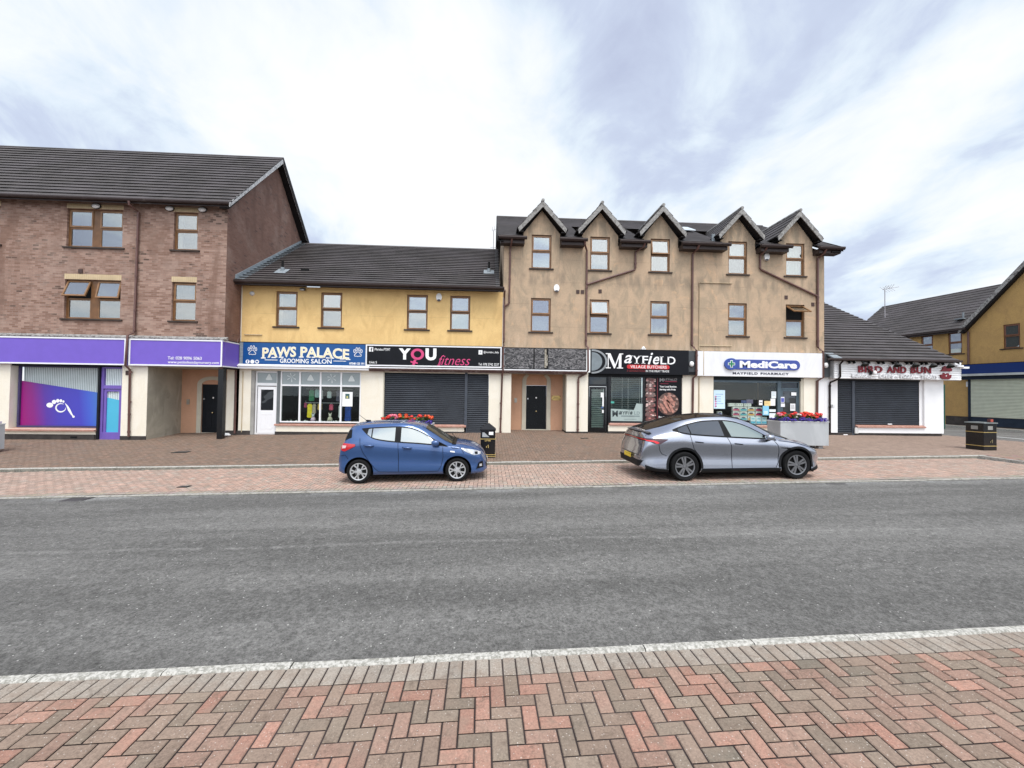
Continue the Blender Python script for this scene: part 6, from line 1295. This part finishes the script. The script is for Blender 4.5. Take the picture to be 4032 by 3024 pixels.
def cover(x, y, z, w_, d, label, sl=.018):
    t = thing('drain_cover', label, 'drain cover', (x, y, z)); m = MB(); m.box(-w_/2, w_/2, -d/2, d/2, -.02, .006); obj('frame', m, plain('cast_iron', (.045, .043, .042), .6), t, rot=(0, -sl, 0))
    m = MB(); n = 7
    for k in range(n): m.box(-w_/2+.03+(w_-.06)*k/n, -w_/2+.03+(w_-.06)*(k+.6)/n, -d/2+.03, d/2-.03, .006, .010)
    obj('grate', m, plain('iron_worn', (.10, .095, .09), .5), t, rot=(0, -sl, 0))
cover(-10.55, 15.1, pz(-10.55, 15.1)+.002, .5, .35, 'square iron cover in the pavement before the brick passage'); cover(-8.7, 9.38, -.145+SL*-8.7, .48, .40, 'iron gully grate at the road edge on the left'); cover(8.35, 9.55, -.148+SL*8.35, .48, .36, 'iron gully grate at the road edge beyond the silver car'); cover(4.0, 17.4, pz(4, 17.4)+.002, .30, .22, 'small iron cover in front of the butcher door'); cover(-7.2, 10.4, -.118+SL*-7.2, .24, .16, 'tiny iron cover set in the parking bay blocks')
# ================================================================== cars
def pch(tab):
    xs = np.array([a for a, _ in tab], float); ys = np.array([b for _, b in tab], float)
    h = np.diff(xs); d = np.diff(ys)/h; m = np.zeros(len(xs)); m[0], m[-1] = d[0], d[-1]
    for i in range(1, len(xs)-1): m[i] = 0 if d[i-1]*d[i] <= 0 else 2*d[i-1]*d[i]/(d[i-1]+d[i])
    def f(x):
        x = min(max(x, xs[0]), xs[-1]); i = min(len(h)-1, max(0, int(np.searchsorted(xs, x)-1))); t = (x-xs[i])/h[i]
        return (2*t**3-3*t*t+1)*ys[i]+(t**3-2*t*t+t)*h[i]*m[i]+(-2*t**3+3*t*t)*ys[i+1]+(t**3-t*t)*h[i]*m[i+1]
    return f
def catmull(P, k=4):
    out = []; n = len(P)
    for i in range(n-1):
        p0 = P[max(0, i-1)]; p1 = P[i]; p2 = P[i+1]; p3 = P[min(n-1, i+2)]
        for q in range(k):
            t = q/k; out.append(tuple(.5*((2*p1[c])+(-p0[c]+p2[c])*t+(2*p0[c]-5*p1[c]+4*p2[c]-p3[c])*t*t+(-p0[c]+3*p1[c]-3*p2[c]+p3[c])*t**3) for c in (0, 1)))
    out.append(P[-1]); return out
class Car:
    def __init__(s, name, label, group, loc, rot, spec, paint):
        s.sp = spec; s.t = thing(name, label, 'car', loc, group); s.t.rotation_euler = rot
        s.f = {k: pch(v) for k, v in spec['curves'].items()}; s.paint = paint
        s.build_body()
    def section(s, x):
        f = s.f; top = f['top'](x); zb = f['zb'](x); W = f['W'](x); Wr = min(f['Wr'](x), W*.97)
        rail = min(f['rail'](x), top-.012); belt = min(f['belt'](x), rail-.012); Wb = W*f['kb'](x)
        sh = belt-(belt-zb)*.22; mid = zb+(belt-zb)*.50; low = zb+(belt-zb)*.20
        P = [(0, zb), (W*.80, zb), (W*.955, zb+(belt-zb)*.07), (W*s.sp['k'][0], low), (W*s.sp['k'][1], mid), (W, sh), (Wb, belt), (Wr, rail), (Wr*.72, rail+(top-rail)*.62), (0, top)]
        return catmull(P, 4)
    def build_body(s):
        x0, x1 = s.sp['x']; c = s.sp['curves']; xs = sorted(set([round(v_, 4) for v_ in lin(x0, x1, 78)]+[round(a, 4) for a, _ in c['top']]+[x0+.006, x1-.006])); m = MB(); rings = []
        for x in xs:
            h = s.section(x); full = h+[(-y, z) for y, z in h[-2:0:-1]]; rings.append(len(m.v)); m.v += [(x, y, z) for y, z in full]; n = len(full)
        for i in range(len(xs)-1):
            a, b_ = rings[i], rings[i+1]
            for k in range(n): k2 = (k+1) % n; m.f.append((a+k, a+k2, b_+k2, b_+k)); m.m.append(0)
        m.f.append(tuple(rings[0]+k for k in range(n))[::-1]); m.m.append(0); m.f.append(tuple(rings[-1]+k for k in range(n))); m.m.append(0)
        s.bvh = BVHTree.FromPolygons([Vector(v_) for v_ in m.v], m.f)
        b = obj('body', m, [s.paint, M_cav], s.t)
        r, wz, wx = s.sp['arch'], s.sp['wz'], s.sp['wx']; cut = MB()
        for x in (-wx, wx):
            for sg in (-1, 1):
                n_ = 40; ring = [(x+r*math.cos(2*math.pi*k/n_), wz+r*math.sin(2*math.pi*k/n_)) for k in range(n_)]; ya, yb = sorted((sg*(s.sp['W']-.34), sg*(s.sp['W']+.25))); cut.prism(ring, ya, yb, 1)
        co = obj('cutter', cut, [s.paint, M_cav]); bm = __import__('bmesh').new(); bm.from_mesh(co.data); __import__('bmesh').ops.recalc_face_normals(bm, faces=bm.faces); bm.to_mesh(co.data); bm.free()
        bm = __import__('bmesh').new(); bm.from_mesh(b.data); __import__('bmesh').ops.recalc_face_normals(bm, faces=bm.faces); bm.to_mesh(b.data); bm.free()
        mod = b.modifiers.new('b', 'BOOLEAN'); mod.operation = 'DIFFERENCE'; mod.object = co; mod.solver = 'EXACT'
        co.parent = s.t
        bpy.context.view_layer.update(); me = bpy.data.meshes.new_from_object(b.evaluated_get(bpy.context.evaluated_depsgraph_get())); b.modifiers.clear(); b.data = me; me.name = 'body'
        me.polygons.foreach_set('use_smooth', [True]*len(me.polygons)); me.set_sharp_from_angle(angle=math.radians(38)); bpy.data.objects.remove(co)
        s.body = b
    def ray(s, a, b_, view):
        # view 'r': right (camera) side, a=x b=z ; 'b': from behind, a=y b=z ; 't': from above, a=x b=y
        o, d = {'r': ((a, -3, b_), (0, 1, 0)), 'b': ((-4, a, b_), (1, 0, 0)), 't': ((a, b_, 4), (0, 0, -1)), 'f': ((4, a, b_), (-1, 0, 0))}[view]
        h = s.bvh.ray_cast(Vector(o), Vector(d)); return h[0], h[1], Vector(d)
    def patch(s, name, lo, hi, mat, view='r', off=.004, nu=24, nv=6, parent=None, mirror=False, smooth=True):
        """surface patch between two curves traced in the given view and laid on the body"""
        def res(P, n):
            P = [Vector(p) for p in P]; L_ = [0]
            for a, b_ in zip(P[:-1], P[1:]): L_.append(L_[-1]+(b_-a).length)
            out = []
            for k in range(n+1):
                d = L_[-1]*k/n; i = max(0, min(len(P)-2, int(np.searchsorted(L_, d))-1)); t = 0 if L_[i+1] == L_[i] else (d-L_[i])/(L_[i+1]-L_[i]); out.append(P[i].lerp(P[i+1], t))
            return out
        A, B = res(lo, nu), res(hi, nu); m = MB(); G = {}
        for i in range(nu+1):
            for j in range(nv+1):
                p = A[i].lerp(B[i], j/nv); h, nr, d = s.ray(p.x, p.y, view)
                if h is None: continue
                q = h-d*off+(nr*(-1 if nr.dot(d) > 0 else 1))*off*.5; G[(i, j)] = len(m.v); m.v.append(tuple(q))
        for i in range(nu):
            for j in range(nv):
                ks = [(i, j), (i+1, j), (i+1, j+1), (i, j+1)]
                if all(k in G for k in ks): m.f.append(tuple(G[k] for k in ks)); m.m.append(0)
        if mirror:
            m2 = MB(); m2.v = [(x, -y, z) for x, y, z in m.v]; m2.f = [f[::-1] for f in m.f]; m2.m = m.m[:]; obj(name, m2, mat, parent or s.t, smooth=smooth)
        return obj(name, m, mat, parent or s.t, smooth=smooth)
    def line(s, name, pts, w_, mat, view='r', off=.0035, parent=None):
        m = MB(); P = []
        for a, b_ in zip(pts[:-1], pts[1:]):
            n = max(2, int((Vector(b_)-Vector(a)).length/.05))
            for k in range(n): P.append(Vector(a).lerp(Vector(b_), k/n))
        P.append(Vector(pts[-1])); L_, R_ = [], []
        for i, p in enumerate(P):
            d = (P[min(i+1, len(P)-1)]-P[max(0, i-1)]).normalized(); nn = Vector((-d.y, d.x))*w_/2
            for sgn, lst in ((1, L_), (-1, R_)):
                q = p+nn*sgn; h, _, dd = s.ray(q.x, q.y, view); lst.append(tuple(h-dd*off) if h else None)
        for i in range(len(P)-1):
            if None in (L_[i], R_[i], L_[i+1], R_[i+1]): continue
            m.face([L_[i], R_[i], R_[i+1], L_[i+1]])
        return obj(name, m, mat, parent or s.t, smooth=True)
    def wheel(s, x, side, rad, width, rimr, style):
        y = side*(s.sp['W']-width/2-.015); o_ = side   # outward direction
        w0 = MB(); w0.lathe([(0, 0), (rimr, 0), (rimr, -.05*o_), (0, -.05*o_)], (0, 0, 0), 36, 'y'); wo = obj('wheel', w0, plain('brake_dark', (.02, .02, .02), .6), s.t, loc=(x, y+o_*width*.22, rad), smooth=True, sharp=40)
        h = width/2; cy_ = -o_*width*.22
        m = MB(); m.lathe([(rimr-.01, cy_-h*.8*o_), (rimr+.012, cy_-h*o_*.95), (rad*.93, cy_-h*o_), (rad*.985, cy_-h*.82*o_), (rad, cy_-h*.5*o_), (rad, cy_+h*.5*o_), (rad*.985, cy_+h*.82*o_), (rad*.93, cy_+h*o_), (rimr+.03, cy_+h*o_*.97), (rimr+.008, cy_+h*o_*.86), (rimr-.005, cy_+h*.7*o_)], (0, 0, 0), 48, 'y'); obj('tyre', m, M_tyre, wo, smooth=True, sharp=50)
        m = MB(); fy = cy_+h*o_*.72; th = .02*o_
        m.lathe([(rimr+.004, fy), (rimr+.004, fy+th), (rimr-.018, fy+th*.8), (rimr-.02, fy-th)], (0, 0, 0), 40, 'y')
        def sp(a0, r0, a1, r1, wa, wb, dy=0):
            p0 = Vector((r0*math.cos(a0), r0*math.sin(a0))); p1 = Vector((r1*math.cos(a1), r1*math.sin(a1))); d = (p1-p0).normalized(); nn = Vector((-d.y, d.x))
            q = [p0+nn*wa, p1+nn*wb, p1-nn*wb, p0-nn*wa]; ya, yb = sorted((fy+dy*o_-.012*o_, fy+dy*o_+.014*o_)); m.prism([(v_.x, v_.y) for v_ in q], ya, yb)
        if style == 'cover':
            m.lathe([(0, fy+.022*o_), (.045, fy+.020*o_), (.055, fy+.008*o_), (.055, fy-.02*o_)], (0, 0, 0), 20, 'y')
            for k in range(5):
                a = math.radians(90+72*k+20); sp(a, .03, a, rimr*.55, .026, .020)
                for dd in (-1, 1): sp(a+dd*.05, rimr*.42, a+dd*.27, rimr*.99, .012, .017)
            for k in range(5):
                a = math.radians(90+72*k+56); m.lathe([(0, fy+.026*o_), (.011, fy+.024*o_)], (.075*math.cos(a), 0, .075*math.sin(a)), 8, 'y')
            mt = plain('wheel_silver', (.60, .61, .62), .32, metal=.55, var=.04)
        else:
            m.lathe([(0, fy+.012*o_), (.035, fy+.010*o_), (.05, fy-.01*o_)], (0, 0, 0), 20, 'y')
            for k in range(5):
                a = math.radians(90+72*k+8)
                for dd in (-1, 1): sp(a+dd*.35, .045, a+dd*.17, rimr*.99, .017, .024)
            mt = plain('alloy_grey', (.27, .27, .28), .28, metal=.7, var=.1)
        obj('rim', m, mt, wo, smooth=True, sharp=30); return wo
M_cav = plain('arch_dark', (.010, .010, .011), .9); M_tyre = plain('tyre_rubber', (.022, .022, .023), .8, var=.2, vs=10)
def carpaint(name, col, metal, rough=.28, coat=1.0):
    b = NB(name); c = b.mix(b.ramp(b.noise(300, 2), .3, .7), tuple(x*.93 for x in col), tuple(min(1, x*1.07) for x in col)); return b.fin(c, rough, .5, metal, coat)
P_blue = carpaint('blue_metallic_paint', (.038, .095, .25), .35, .25); P_silver = carpaint('silver_metallic_paint', (.40, .42, .48), .92, .27)
M_trim = plain('black_trim', (.014, .014, .016), .35); M_seam = plain('panel_gap', (.012, .015, .03), .8); M_clad = plain('grey_black_cladding', (.030, .031, .034), .6)
G_side = glassmat('car_glass_bright', tint=(.86, .90, .90), fac=.36, dark=(.15, .17, .165)); G_dark = glassmat('car_glass_tinted', tint=(.62, .68, .78), fac=.14, dark=(.012, .013, .016)); G_scr = glassmat('windscreen_glass', fac=.18, dark=(.05, .048, .04))
G_mid = glassmat('car_glass_clear', tint=(.75, .85, .85), fac=.20, dark=(.14, .17, .165))
M_lamp = plain('headlamp_clear', (.62, .64, .66), .08, metal=.35, var=.3, vs=14); M_tail = plain('tail_lamp_red', (.50, .012, .018), .12, coat=1); M_chrome = plain('chrome', (.75, .75, .76), .15, metal=1)
# ---- blue hatchback
spec = dict(x=(-1.735, 1.925), k=(.985, .970), W=.83, arch=.352, wz=.292, wx=1.192, curves=dict(
    top=[(-1.735, .60), (-1.715, .72), (-1.675, .95), (-1.61, 1.08), (-1.52, 1.28), (-1.44, 1.415), (-1.30, 1.452), (-1.10, 1.478), (-.70, 1.498), (-.30, 1.50), (.07, 1.478), (.36, 1.40), (.62, 1.26), (.90, 1.09), (1.12, .975), (1.30, .955), (1.55, .90), (1.72, .82), (1.84, .70), (1.90, .58), (1.925, .44)],
    rail=[(-1.735, .55), (-1.60, 1.0), (-1.46, 1.28), (-1.32, 1.33), (-1.17, 1.345), (-.92, 1.365), (-.67, 1.38), (-.29, 1.39), (-.03, 1.37), (.20, 1.30), (.44, 1.18), (.62, 1.07), (.96, .885), (1.10, .875), (1.44, .82), (1.75, .70), (1.925, .42)],
    belt=[(-1.735, .52), (-1.66, .86), (-1.50, 1.0), (-1.03, 1.08), (-.71, 1.03), (-.32, .985), (.26, .935), (.62, .90), (.97, .862), (1.30, .82), (1.50, .765), (1.75, .65), (1.925, .40)],
    W=[(-1.735, .60), (-1.70, .69), (-1.60, .765), (-1.40, .81), (-1.0, .828), (0, .83), (1.0, .832), (1.35, .82), (1.58, .77), (1.75, .68), (1.86, .56), (1.925, .42)],
    Wr=[(-1.735, .52), (-1.50, .56), (-1.2, .595), (-.5, .61), (.1, .63), (.45, .675), (.75, .725), (1.0, .765), (1.4, .72), (1.75, .58), (1.925, .36)],
    kb=[(-1.735, .95), (-1.0, .955), (1.0, .965), (1.925, .96)],
    zb=[(-1.735, .27), (-1.5, .21), (-.8, .185), (.8, .185), (1.5, .17), (1.80, .18), (1.925, .24)]))
C1 = Car('parked_car', 'blue small hatchback parked in the brick bay with silver wheel covers', 'cars parked in the brick bay', (-1.965, 11.255, -.158), (0, -.018, .016), spec, P_blue)
dt = pch([(-1.16, 1.328), (-.98, 1.345), (-.67, 1.362), (-.29, 1.372), (-.03, 1.352), (.20, 1.285), (.44, 1.165), (.62, 1.055), (.97, .875)]); db = pch([(-1.16, 1.31), (-1.05, 1.215), (-.90, 1.10), (-.71, 1.045), (-.32, .992), (.26, .945), (.62, .908), (.97, .868)])
def rng(f, a, b_, n=14, d=0): return [(x, f(x)+d) for x in lin(a, b_, n)]
C1.patch('window_trim', rng(db, -1.16, .96), rng(dt, -1.16, .96), M_trim, mirror=True, off=.004, nu=44)
C1.patch('rear_quarter_glass', [(-1.00, 1.19), (-.905, 1.125)], [(-.985, 1.31), (-.905, 1.325)], G_side, off=.009, nu=6); C1.patch('rear_door_glass', rng(db, -.875, -.33, d=.028), [(-.875, 1.325)]+rng(dt, -.80, -.33, d=-.03), G_side, off=.009); C1.patch('front_door_glass', rng(db, -.185, .60, d=.028), rng(dt, -.185, .56, d=-.03)+[(.60, 1.02)], G_side, off=.009)
C1.patch('windscreen', [(.40, -.53), (1.10, -.66)], [(.40, .53), (1.10, .66)], G_scr, view='t', off=.006, nu=16, nv=16); C1.patch('cowl', [(1.06, -.70), (1.16, -.68)], [(1.06, .70), (1.16, .68)], M_trim, view='t', off=.008, nu=4, nv=14)
C1.patch('rear_glass', [(-.56, 1.07), (.56, 1.07)], [(-.48, 1.36), (.48, 1.36)], G_dark, view='b', off=.005, nu=12); C1.patch('rear_side_glass', [(-1.655, 1.0), (-1.38, 1.12)], [(-1.53, 1.25), (-1.41, 1.31)], M_trim, off=.006, nu=8)
C1.patch('tail_lamp', [(-1.66, .92), (-1.60, .80), (-1.52, .79), (-1.27, .915)], [(-1.655, .965), (-1.56, .985), (-1.27, .962)], M_tail, off=.010, mirror=True, nu=16); C1.patch('tail_lamp_lens', [(-1.58, .86), (-1.50, .87)], [(-1.59, .93), (-1.48, .93)], plain('lamp_pale', (.7, .5, .5), .1), off=.015, nu=6)
C1.patch('headlight', [(1.29, .815), (1.42, .735), (1.60, .650), (1.775, .655)], [(1.30, .828), (1.48, .80), (1.66, .755), (1.775, .70)], M_lamp, off=.008, mirror=True, nu=18); C1.patch('headlight_bezel', [(1.64, .67), (1.70, .67)], [(1.62, .73), (1.69, .72)], M_trim, off=.014, nu=4)
C1.patch('fog_lamp_surround', [(1.66, .30), (1.84, .33)], [(1.72, .45), (1.82, .49)], M_trim, off=.008, nu=8); C1.patch('fog_lamp', [(1.74, .355), (1.80, .36)], [(1.74, .415), (1.80, .42)], M_lamp, off=.016, nu=5)
C1.patch('side_repeater', [(1.03, .745), (1.14, .725)], [(1.02, .775), (1.13, .765)], plain('repeater', (.8, .8, .8), .2), off=.010, nu=5); C1.patch('grille', [(-.42, .30), (.42, .30)], [(-.50, .42), (.50, .42)], M_trim, view='f', off=.006, nu=14); C1.patch('front_plate', [(-.26, .44), (.26, .44)], [(-.26, .55), (.26, .55)], M_whiteW, view='f', off=.02, nu=6)
for nm, pts in (('door_seam', [(-1.17, 1.10), (-1.15, .92), (-1.08, .74), (-.95, .55), (-.80, .36), (-.70, .28), (-.23, .27)]), ('door_seam', [(-.25, .985), (-.235, .7), (-.235, .27)]), ('door_seam', [(.84, .865), (.85, .62), (.80, .40), (.72, .275), (-.23, .27)]), ('bonnet_seam', [(1.05, .855), (1.10, .82), (1.30, .835)]), ('bumper_seam', [(1.30, .80), (1.36, .70)]), ('bumper_seam', [(-1.70, .66), (-1.52, .70), (-1.45, .60)])): C1.line(nm, pts, .011, M_seam)
for x0 in (-1.06, -.14):
    zh = .925 if x0 < -.5 else .86; m = MB(); y = -.835
    m.tube([(x0, y+.01, zh+.012), (x0+.05, y-.028, zh+.010), (x0+.19, y-.028, zh-.002), (x0+.235, y+.012, zh-.008)], [.014, .019, .019, .013], 10); obj('door_handle', m, P_blue, C1.t, smooth=True)
    C1.patch('handle_recess', [(x0+.02, zh-.045), (x0+.22, zh-.055)], [(x0+.04, zh+.02), (x0+.20, zh+.01)], plain('recess_blue', (.02, .05, .15), .4), off=.003, nu=8)
def mirror_mesh(cx_, cy_, cz, sx, sy, sz, n=14):
    m = MB()
    for i in range(n+1):
        th = math.pi*i/n
        for k in range(n*2):
            a = 2*math.pi*k/(n*2); f = lambda v_, e_: math.copysign(abs(v_)**e_, v_); m.v.append((cx_+sx*f(math.cos(th), .7), cy_+sy*f(math.sin(th)*math.cos(a), .75), cz+sz*f(math.sin(th)*math.sin(a), .75)))
    w_ = n*2
    for i in range(n):
        for k in range(w_): m.f.append((i*w_+k, i*w_+(k+1) % w_, (i+1)*w_+(k+1) % w_, (i+1)*w_+k)); m.m.append(0)
    return m
for sg in (-1, 1):
    obj('wing_mirror', mirror_mesh(.67, sg*.93, .98, .095, .085, .070), P_blue, C1.t, smooth=True); m = MB(); m.tube([(.72, sg*.78, .90), (.70, sg*.88, .93)], [.035, .03], 8); m.prism([(.62, .905), (.97, .872), (.66, 1.04)], sg*.79, sg*.80); obj('mirror_base', m, M_trim, C1.t)
for x in (-1.192, 1.192):
    for sg in (-1, 1): C1.wheel(x, sg, .292, .175, .205, 'cover')
m = MB(); m.tube([(-1.18, -.05, 1.465), (-1.40, -.05, 1.64)], [.008, .004], 6); m.tube([(-1.10, -.05, 1.472), (-1.22, -.05, 1.488)], [.03, .02], 8); obj('roof_aerial', m, M_black, C1.t)
m = MB()
for y0 in (-.55, .05): m.tube([(1.10, y0, 1.005), (.98, y0+.5, 1.062)], .010, 6)
obj('wiper', m, M_black, C1.t)
m = MB(); m.box(-1.46, -.72, -.70, .70, .20, .24); m.box(-1.0, 1.0, -.7, .7, .16, .20); obj('underbody', m, M_cav, C1.t)
# ---- silver crossover
spec = dict(x=(-2.53, 2.265), k=(.965, .945), W=.96, arch=.418, wz=.356, wx=1.445, curves=dict(
    top=[(-2.53, .58), (-2.50, .70), (-2.47, .88), (-2.445, 1.05), (-2.42, 1.18), (-2.37, 1.235), (-2.20, 1.285), (-1.77, 1.42), (-1.35, 1.53), (-.97, 1.59), (-.60, 1.62), (-.30, 1.612), (.11, 1.565), (.38, 1.49), (.92, 1.265), (1.20, 1.125), (1.38, 1.035), (1.60, .985), (1.80, .945), (2.00, .885), (2.13, .81), (2.21, .70), (2.25, .56), (2.265, .44)],
    rail=[(-2.53, .52), (-2.44, .98), (-2.36, 1.16), (-2.2, 1.215), (-1.84, 1.30), (-1.36, 1.43), (-.83, 1.495), (-.33, 1.505), (.05, 1.455), (.43, 1.325), (.78, 1.145), (1.04, 1.01), (1.3, .965), (1.45, .93), (1.83, .81), (2.07, .70), (2.265, .40)],
    belt=[(-2.53, .50), (-2.46, .82), (-2.35, 1.00), (-2.1, 1.10), (-1.8, 1.16), (-1.54, 1.165), (-1.27, 1.125), (-.3, 1.045), (.28, 1.01), (.65, .99), (1.0, .965), (1.3, .925), (1.6, .865), (1.9, .765), (2.1, .66), (2.265, .38)],
    W=[(-2.53, .70), (-2.48, .80), (-2.38, .87), (-2.2, .915), (-1.9, .945), (-1.45, .965), (-.9, .95), (.9, .95), (1.45, .965), (1.75, .94), (1.95, .885), (2.10, .79), (2.2, .67), (2.265, .50)],
    Wr=[(-2.53, .60), (-2.4, .60), (-2.2, .63), (-1.8, .655), (-1, .675), (0, .675), (.5, .69), (.9, .745), (1.2, .80), (1.6, .80), (2.0, .70), (2.265, .42)],
    kb=[(-2.53, .95), (-1.9, .93), (-1.3, .945), (1.0, .96), (2.265, .96)],
    zb=[(-2.53, .34), (-2.35, .25), (-1.9, .20), (-.8, .175), (.9, .175), (1.8, .16), (2.1, .18), (2.265, .24)]))
C2 = Car('parked_car', 'silver grey electric crossover with black glass roof parked in front of the pharmacy', 'cars parked in the brick bay', (6.30, 11.075, -.008), (0, -.018, .007), spec, P_silver)
dt = pch([(-1.68, 1.245), (-1.50, 1.315), (-1.26, 1.385), (-.86, 1.455), (-.38, 1.470), (-.11, 1.44), (.22, 1.335), (.52, 1.185), (.74, 1.055), (.92, .985)]); db = pch([(-1.68, 1.235), (-1.54, 1.185), (-1.27, 1.14), (-.3, 1.065), (.28, 1.030), (.65, 1.008), (.92, .978)])
C2.patch('window_trim', rng(db, -1.70, .92, d=-.012), rng(dt, -1.70, .92, d=.012), M_trim, mirror=True, off=.004, nu=44)
C2.patch('rear_quarter_glass', rng(db, -1.58, -1.29, d=.018), rng(dt, -1.58, -1.32, d=-.018), G_dark, off=.010); C2.patch('rear_door_glass', rng(db, -1.26, -.42, d=.018), rng(dt, -1.29, -.47, d=-.018), G_dark, off=.010); C2.patch('front_door_glass', rng(db, -.24, .62, d=.018), rng(dt, -.36, .55, d=-.020)+[(.60, 1.12)], G_mid, off=.010)
M_roofg = glassmat('roof_glass_black', tint=(.6, .6, .6), fac=.20, dark=(.022, .018, .015), rough=.03)
def wroof(x): return float(np.interp(x, [-2.3, -2.0, -1.4, -.5, .4], [.50, .57, .60, .61, .60]))
xs_ = lin(-2.28, .42, 20); C2.patch('glass_roof', [(x, -wroof(x)) for x in xs_], [(x, wroof(x)) for x in xs_], M_roofg, view='t', off=.006, nu=40, nv=16)
C2.patch('windscreen', [(.44, -.60), (1.30, -.74)], [(.44, .60), (1.30, .74)], G_scr, view='t', off=.006, nu=16, nv=16); C2.patch('cowl', [(1.29, -.76), (1.39, -.72)], [(1.29, .76), (1.39, .72)], M_trim, view='t', off=.009, nu=4, nv=14)
m = MB(); n = 14; top_, bot_ = [], []
for k in range(n+1): y = -.74+1.48*k/n; c = (y/.74)**2; top_.append((-2.36+.16*c, y, 1.240-.05*c)); bot_.append((-2.50+.20*c, y, 1.235-.055*c))
for k in range(n): m.face([top_[k], top_[k+1], bot_[k+1], bot_[k]]); m.face([bot_[k], bot_[k+1], (bot_[k+1][0]+.05, bot_[k+1][1], bot_[k+1][2]-.035), (bot_[k][0]+.05, bot_[k][1], bot_[k][2]-.035)])
obj('spoiler', m, plain('spoiler_dark', (.06, .062, .07), .4), C2.t, smooth=True, sharp=40)
C2.patch('light_bar', [(-.80, .985), (0, 1.0), (.80, .985)], [(-.80, 1.045), (0, 1.06), (.80, 1.045)], M_trim, view='b', off=.006, nu=24); C2.patch('red_light_strip', [(-.80, 1.005), (0, 1.022), (.80, 1.005)], [(-.80, 1.028), (0, 1.042), (.80, 1.028)], M_tail, view='b', off=.012, nu=24)
C2.patch('tail_lamp', [(-2.36, 1.0), (-2.22, .925), (-2.08, .905), (-1.88, 1.015)], [(-2.36, 1.045), (-2.2, 1.05), (-1.88, 1.032)], plain('smoked_lens', (.05, .012, .014), .1, coat=1), off=.008, mirror=True, nu=20); C2.patch('tail_lamp_strip', [(-2.38, .985), (-2.22, .965), (-2.16, .925), (-2.12, .93)], [(-2.38, 1.01), (-2.22, 1.0), (-2.13, .975), (-2.09, .945)], plain('bright_tail_red', (.75, .03, .04), .2), off=.014, nu=12)
C2.patch('rear_diffuser', [(-.70, .35), (.70, .35)], [(-.80, .50), (.80, .50)], M_clad, view='b', off=.012, nu=18); C2.patch('number_plate', [(-.26, .50), (.26, .50)], [(-.26, .61), (.26, .61)], plain('plate_yellow', (.78, .56, .04), .4), view='b', off=.03, nu=8)
tm = text_mb('JNZ 5316', (-.22, .22, .522, .592), 0, bold=.02, th=.002); pm = MB(); pm.f = tm.f; pm.m = tm.m; pm.v = [(-2.572+y, -x, z) for x, y, z in tm.v]; obj('plate_lettering', pm, M_black, C2.t)
C2.patch('bumper_cladding', [(-2.40, .25), (-2.1, .215), (-1.84, .205)], [(-2.42, .40), (-2.15, .31), (-1.86, .28)], M_clad, off=.008, nu=14, mirror=True); C2.patch('sill_cladding', [(-1.03, .18), (1.03, .18)], [(-1.01, .285), (1.01, .285)], M_clad, off=.010, nu=24, mirror=True); C2.patch('front_cladding', [(1.85, .17), (2.20, .22)], [(1.86, .25), (2.235, .33)], M_clad, off=.008, nu=10, mirror=True)
for x in (-1.445, 1.445):
    a_ = [math.radians(k) for k in range(-8, 189, 7)]; C2.patch('arch_cladding', [(x+.415*math.cos(a), .356+.415*math.sin(a)) for a in a_], [(x+.468*math.cos(a), .356+.468*math.sin(a)) for a in a_], M_clad, off=.007, nu=34, nv=2, mirror=True)
C2.patch('headlight', [(1.90, .745), (2.08, .675), (2.16, .66)], [(1.90, .76), (2.04, .725), (2.16, .70)], M_lamp, off=.008, nu=10, mirror=True); C2.patch('side_badge', [(1.02, .785), (1.19, .765), (1.24, .70)], [(1.02, .795), (1.22, .79), (1.27, .785)], M_trim, off=.008, nu=6)
for nm, pts in (('door_seam', [(-1.30, 1.13), (-1.27, .95), (-1.22, .80), (-1.10, .66)]), ('door_seam', [(-.34, 1.055), (-.26, .85), (-.235, .6), (-.235, .29)]), ('door_seam', [(.86, .965), (.95, .84), (.985, .65), (.965, .42), (.90, .29), (-.98, .29)]), ('bonnet_seam', [(.98, .965), (1.45, .90), (1.9, .76)]), ('bumper_seam', [(-2.10, .90), (-2.06, .74), (-2.0, .66), (-1.90, .63)])): C2.line(nm, pts, .012, M_seam)
C2.line('hatch_seam', [(-.70, 1.15), (-.72, .80), (-.62, .62), (.62, .62)], .012, M_seam, view='b')
for x0, zh in ((-1.19, .955), (-.18, .90)): C2.patch('door_handle', [(x0, zh-.004), (x0+.21, zh-.028)], [(x0, zh+.022), (x0+.21, zh-.004)], M_trim, off=.008, nu=8)
for sg in (-1, 1):
    obj('wing_mirror', mirror_mesh(.66, sg*1.06, 1.065, .10, .095, .072), P_silver, C2.t, smooth=True); m = MB(); m.tube([(.70, sg*.90, .985), (.68, sg*1.0, 1.0)], [.04, .035], 8); m.prism([(.56, .985), (.84, .985), (.60, 1.12)], sg*.885, sg*.895); obj('mirror_base', m, M_trim, C2.t)
for x in (-1.445, 1.445):
    for sg in (-1, 1): C2.wheel(x, sg, .356, .24, .245, 'alloy')
m = MB(); m.box(-2.1, 2.0, -.78, .78, .15, .20); obj('underbody', m, M_cav, C2.t)
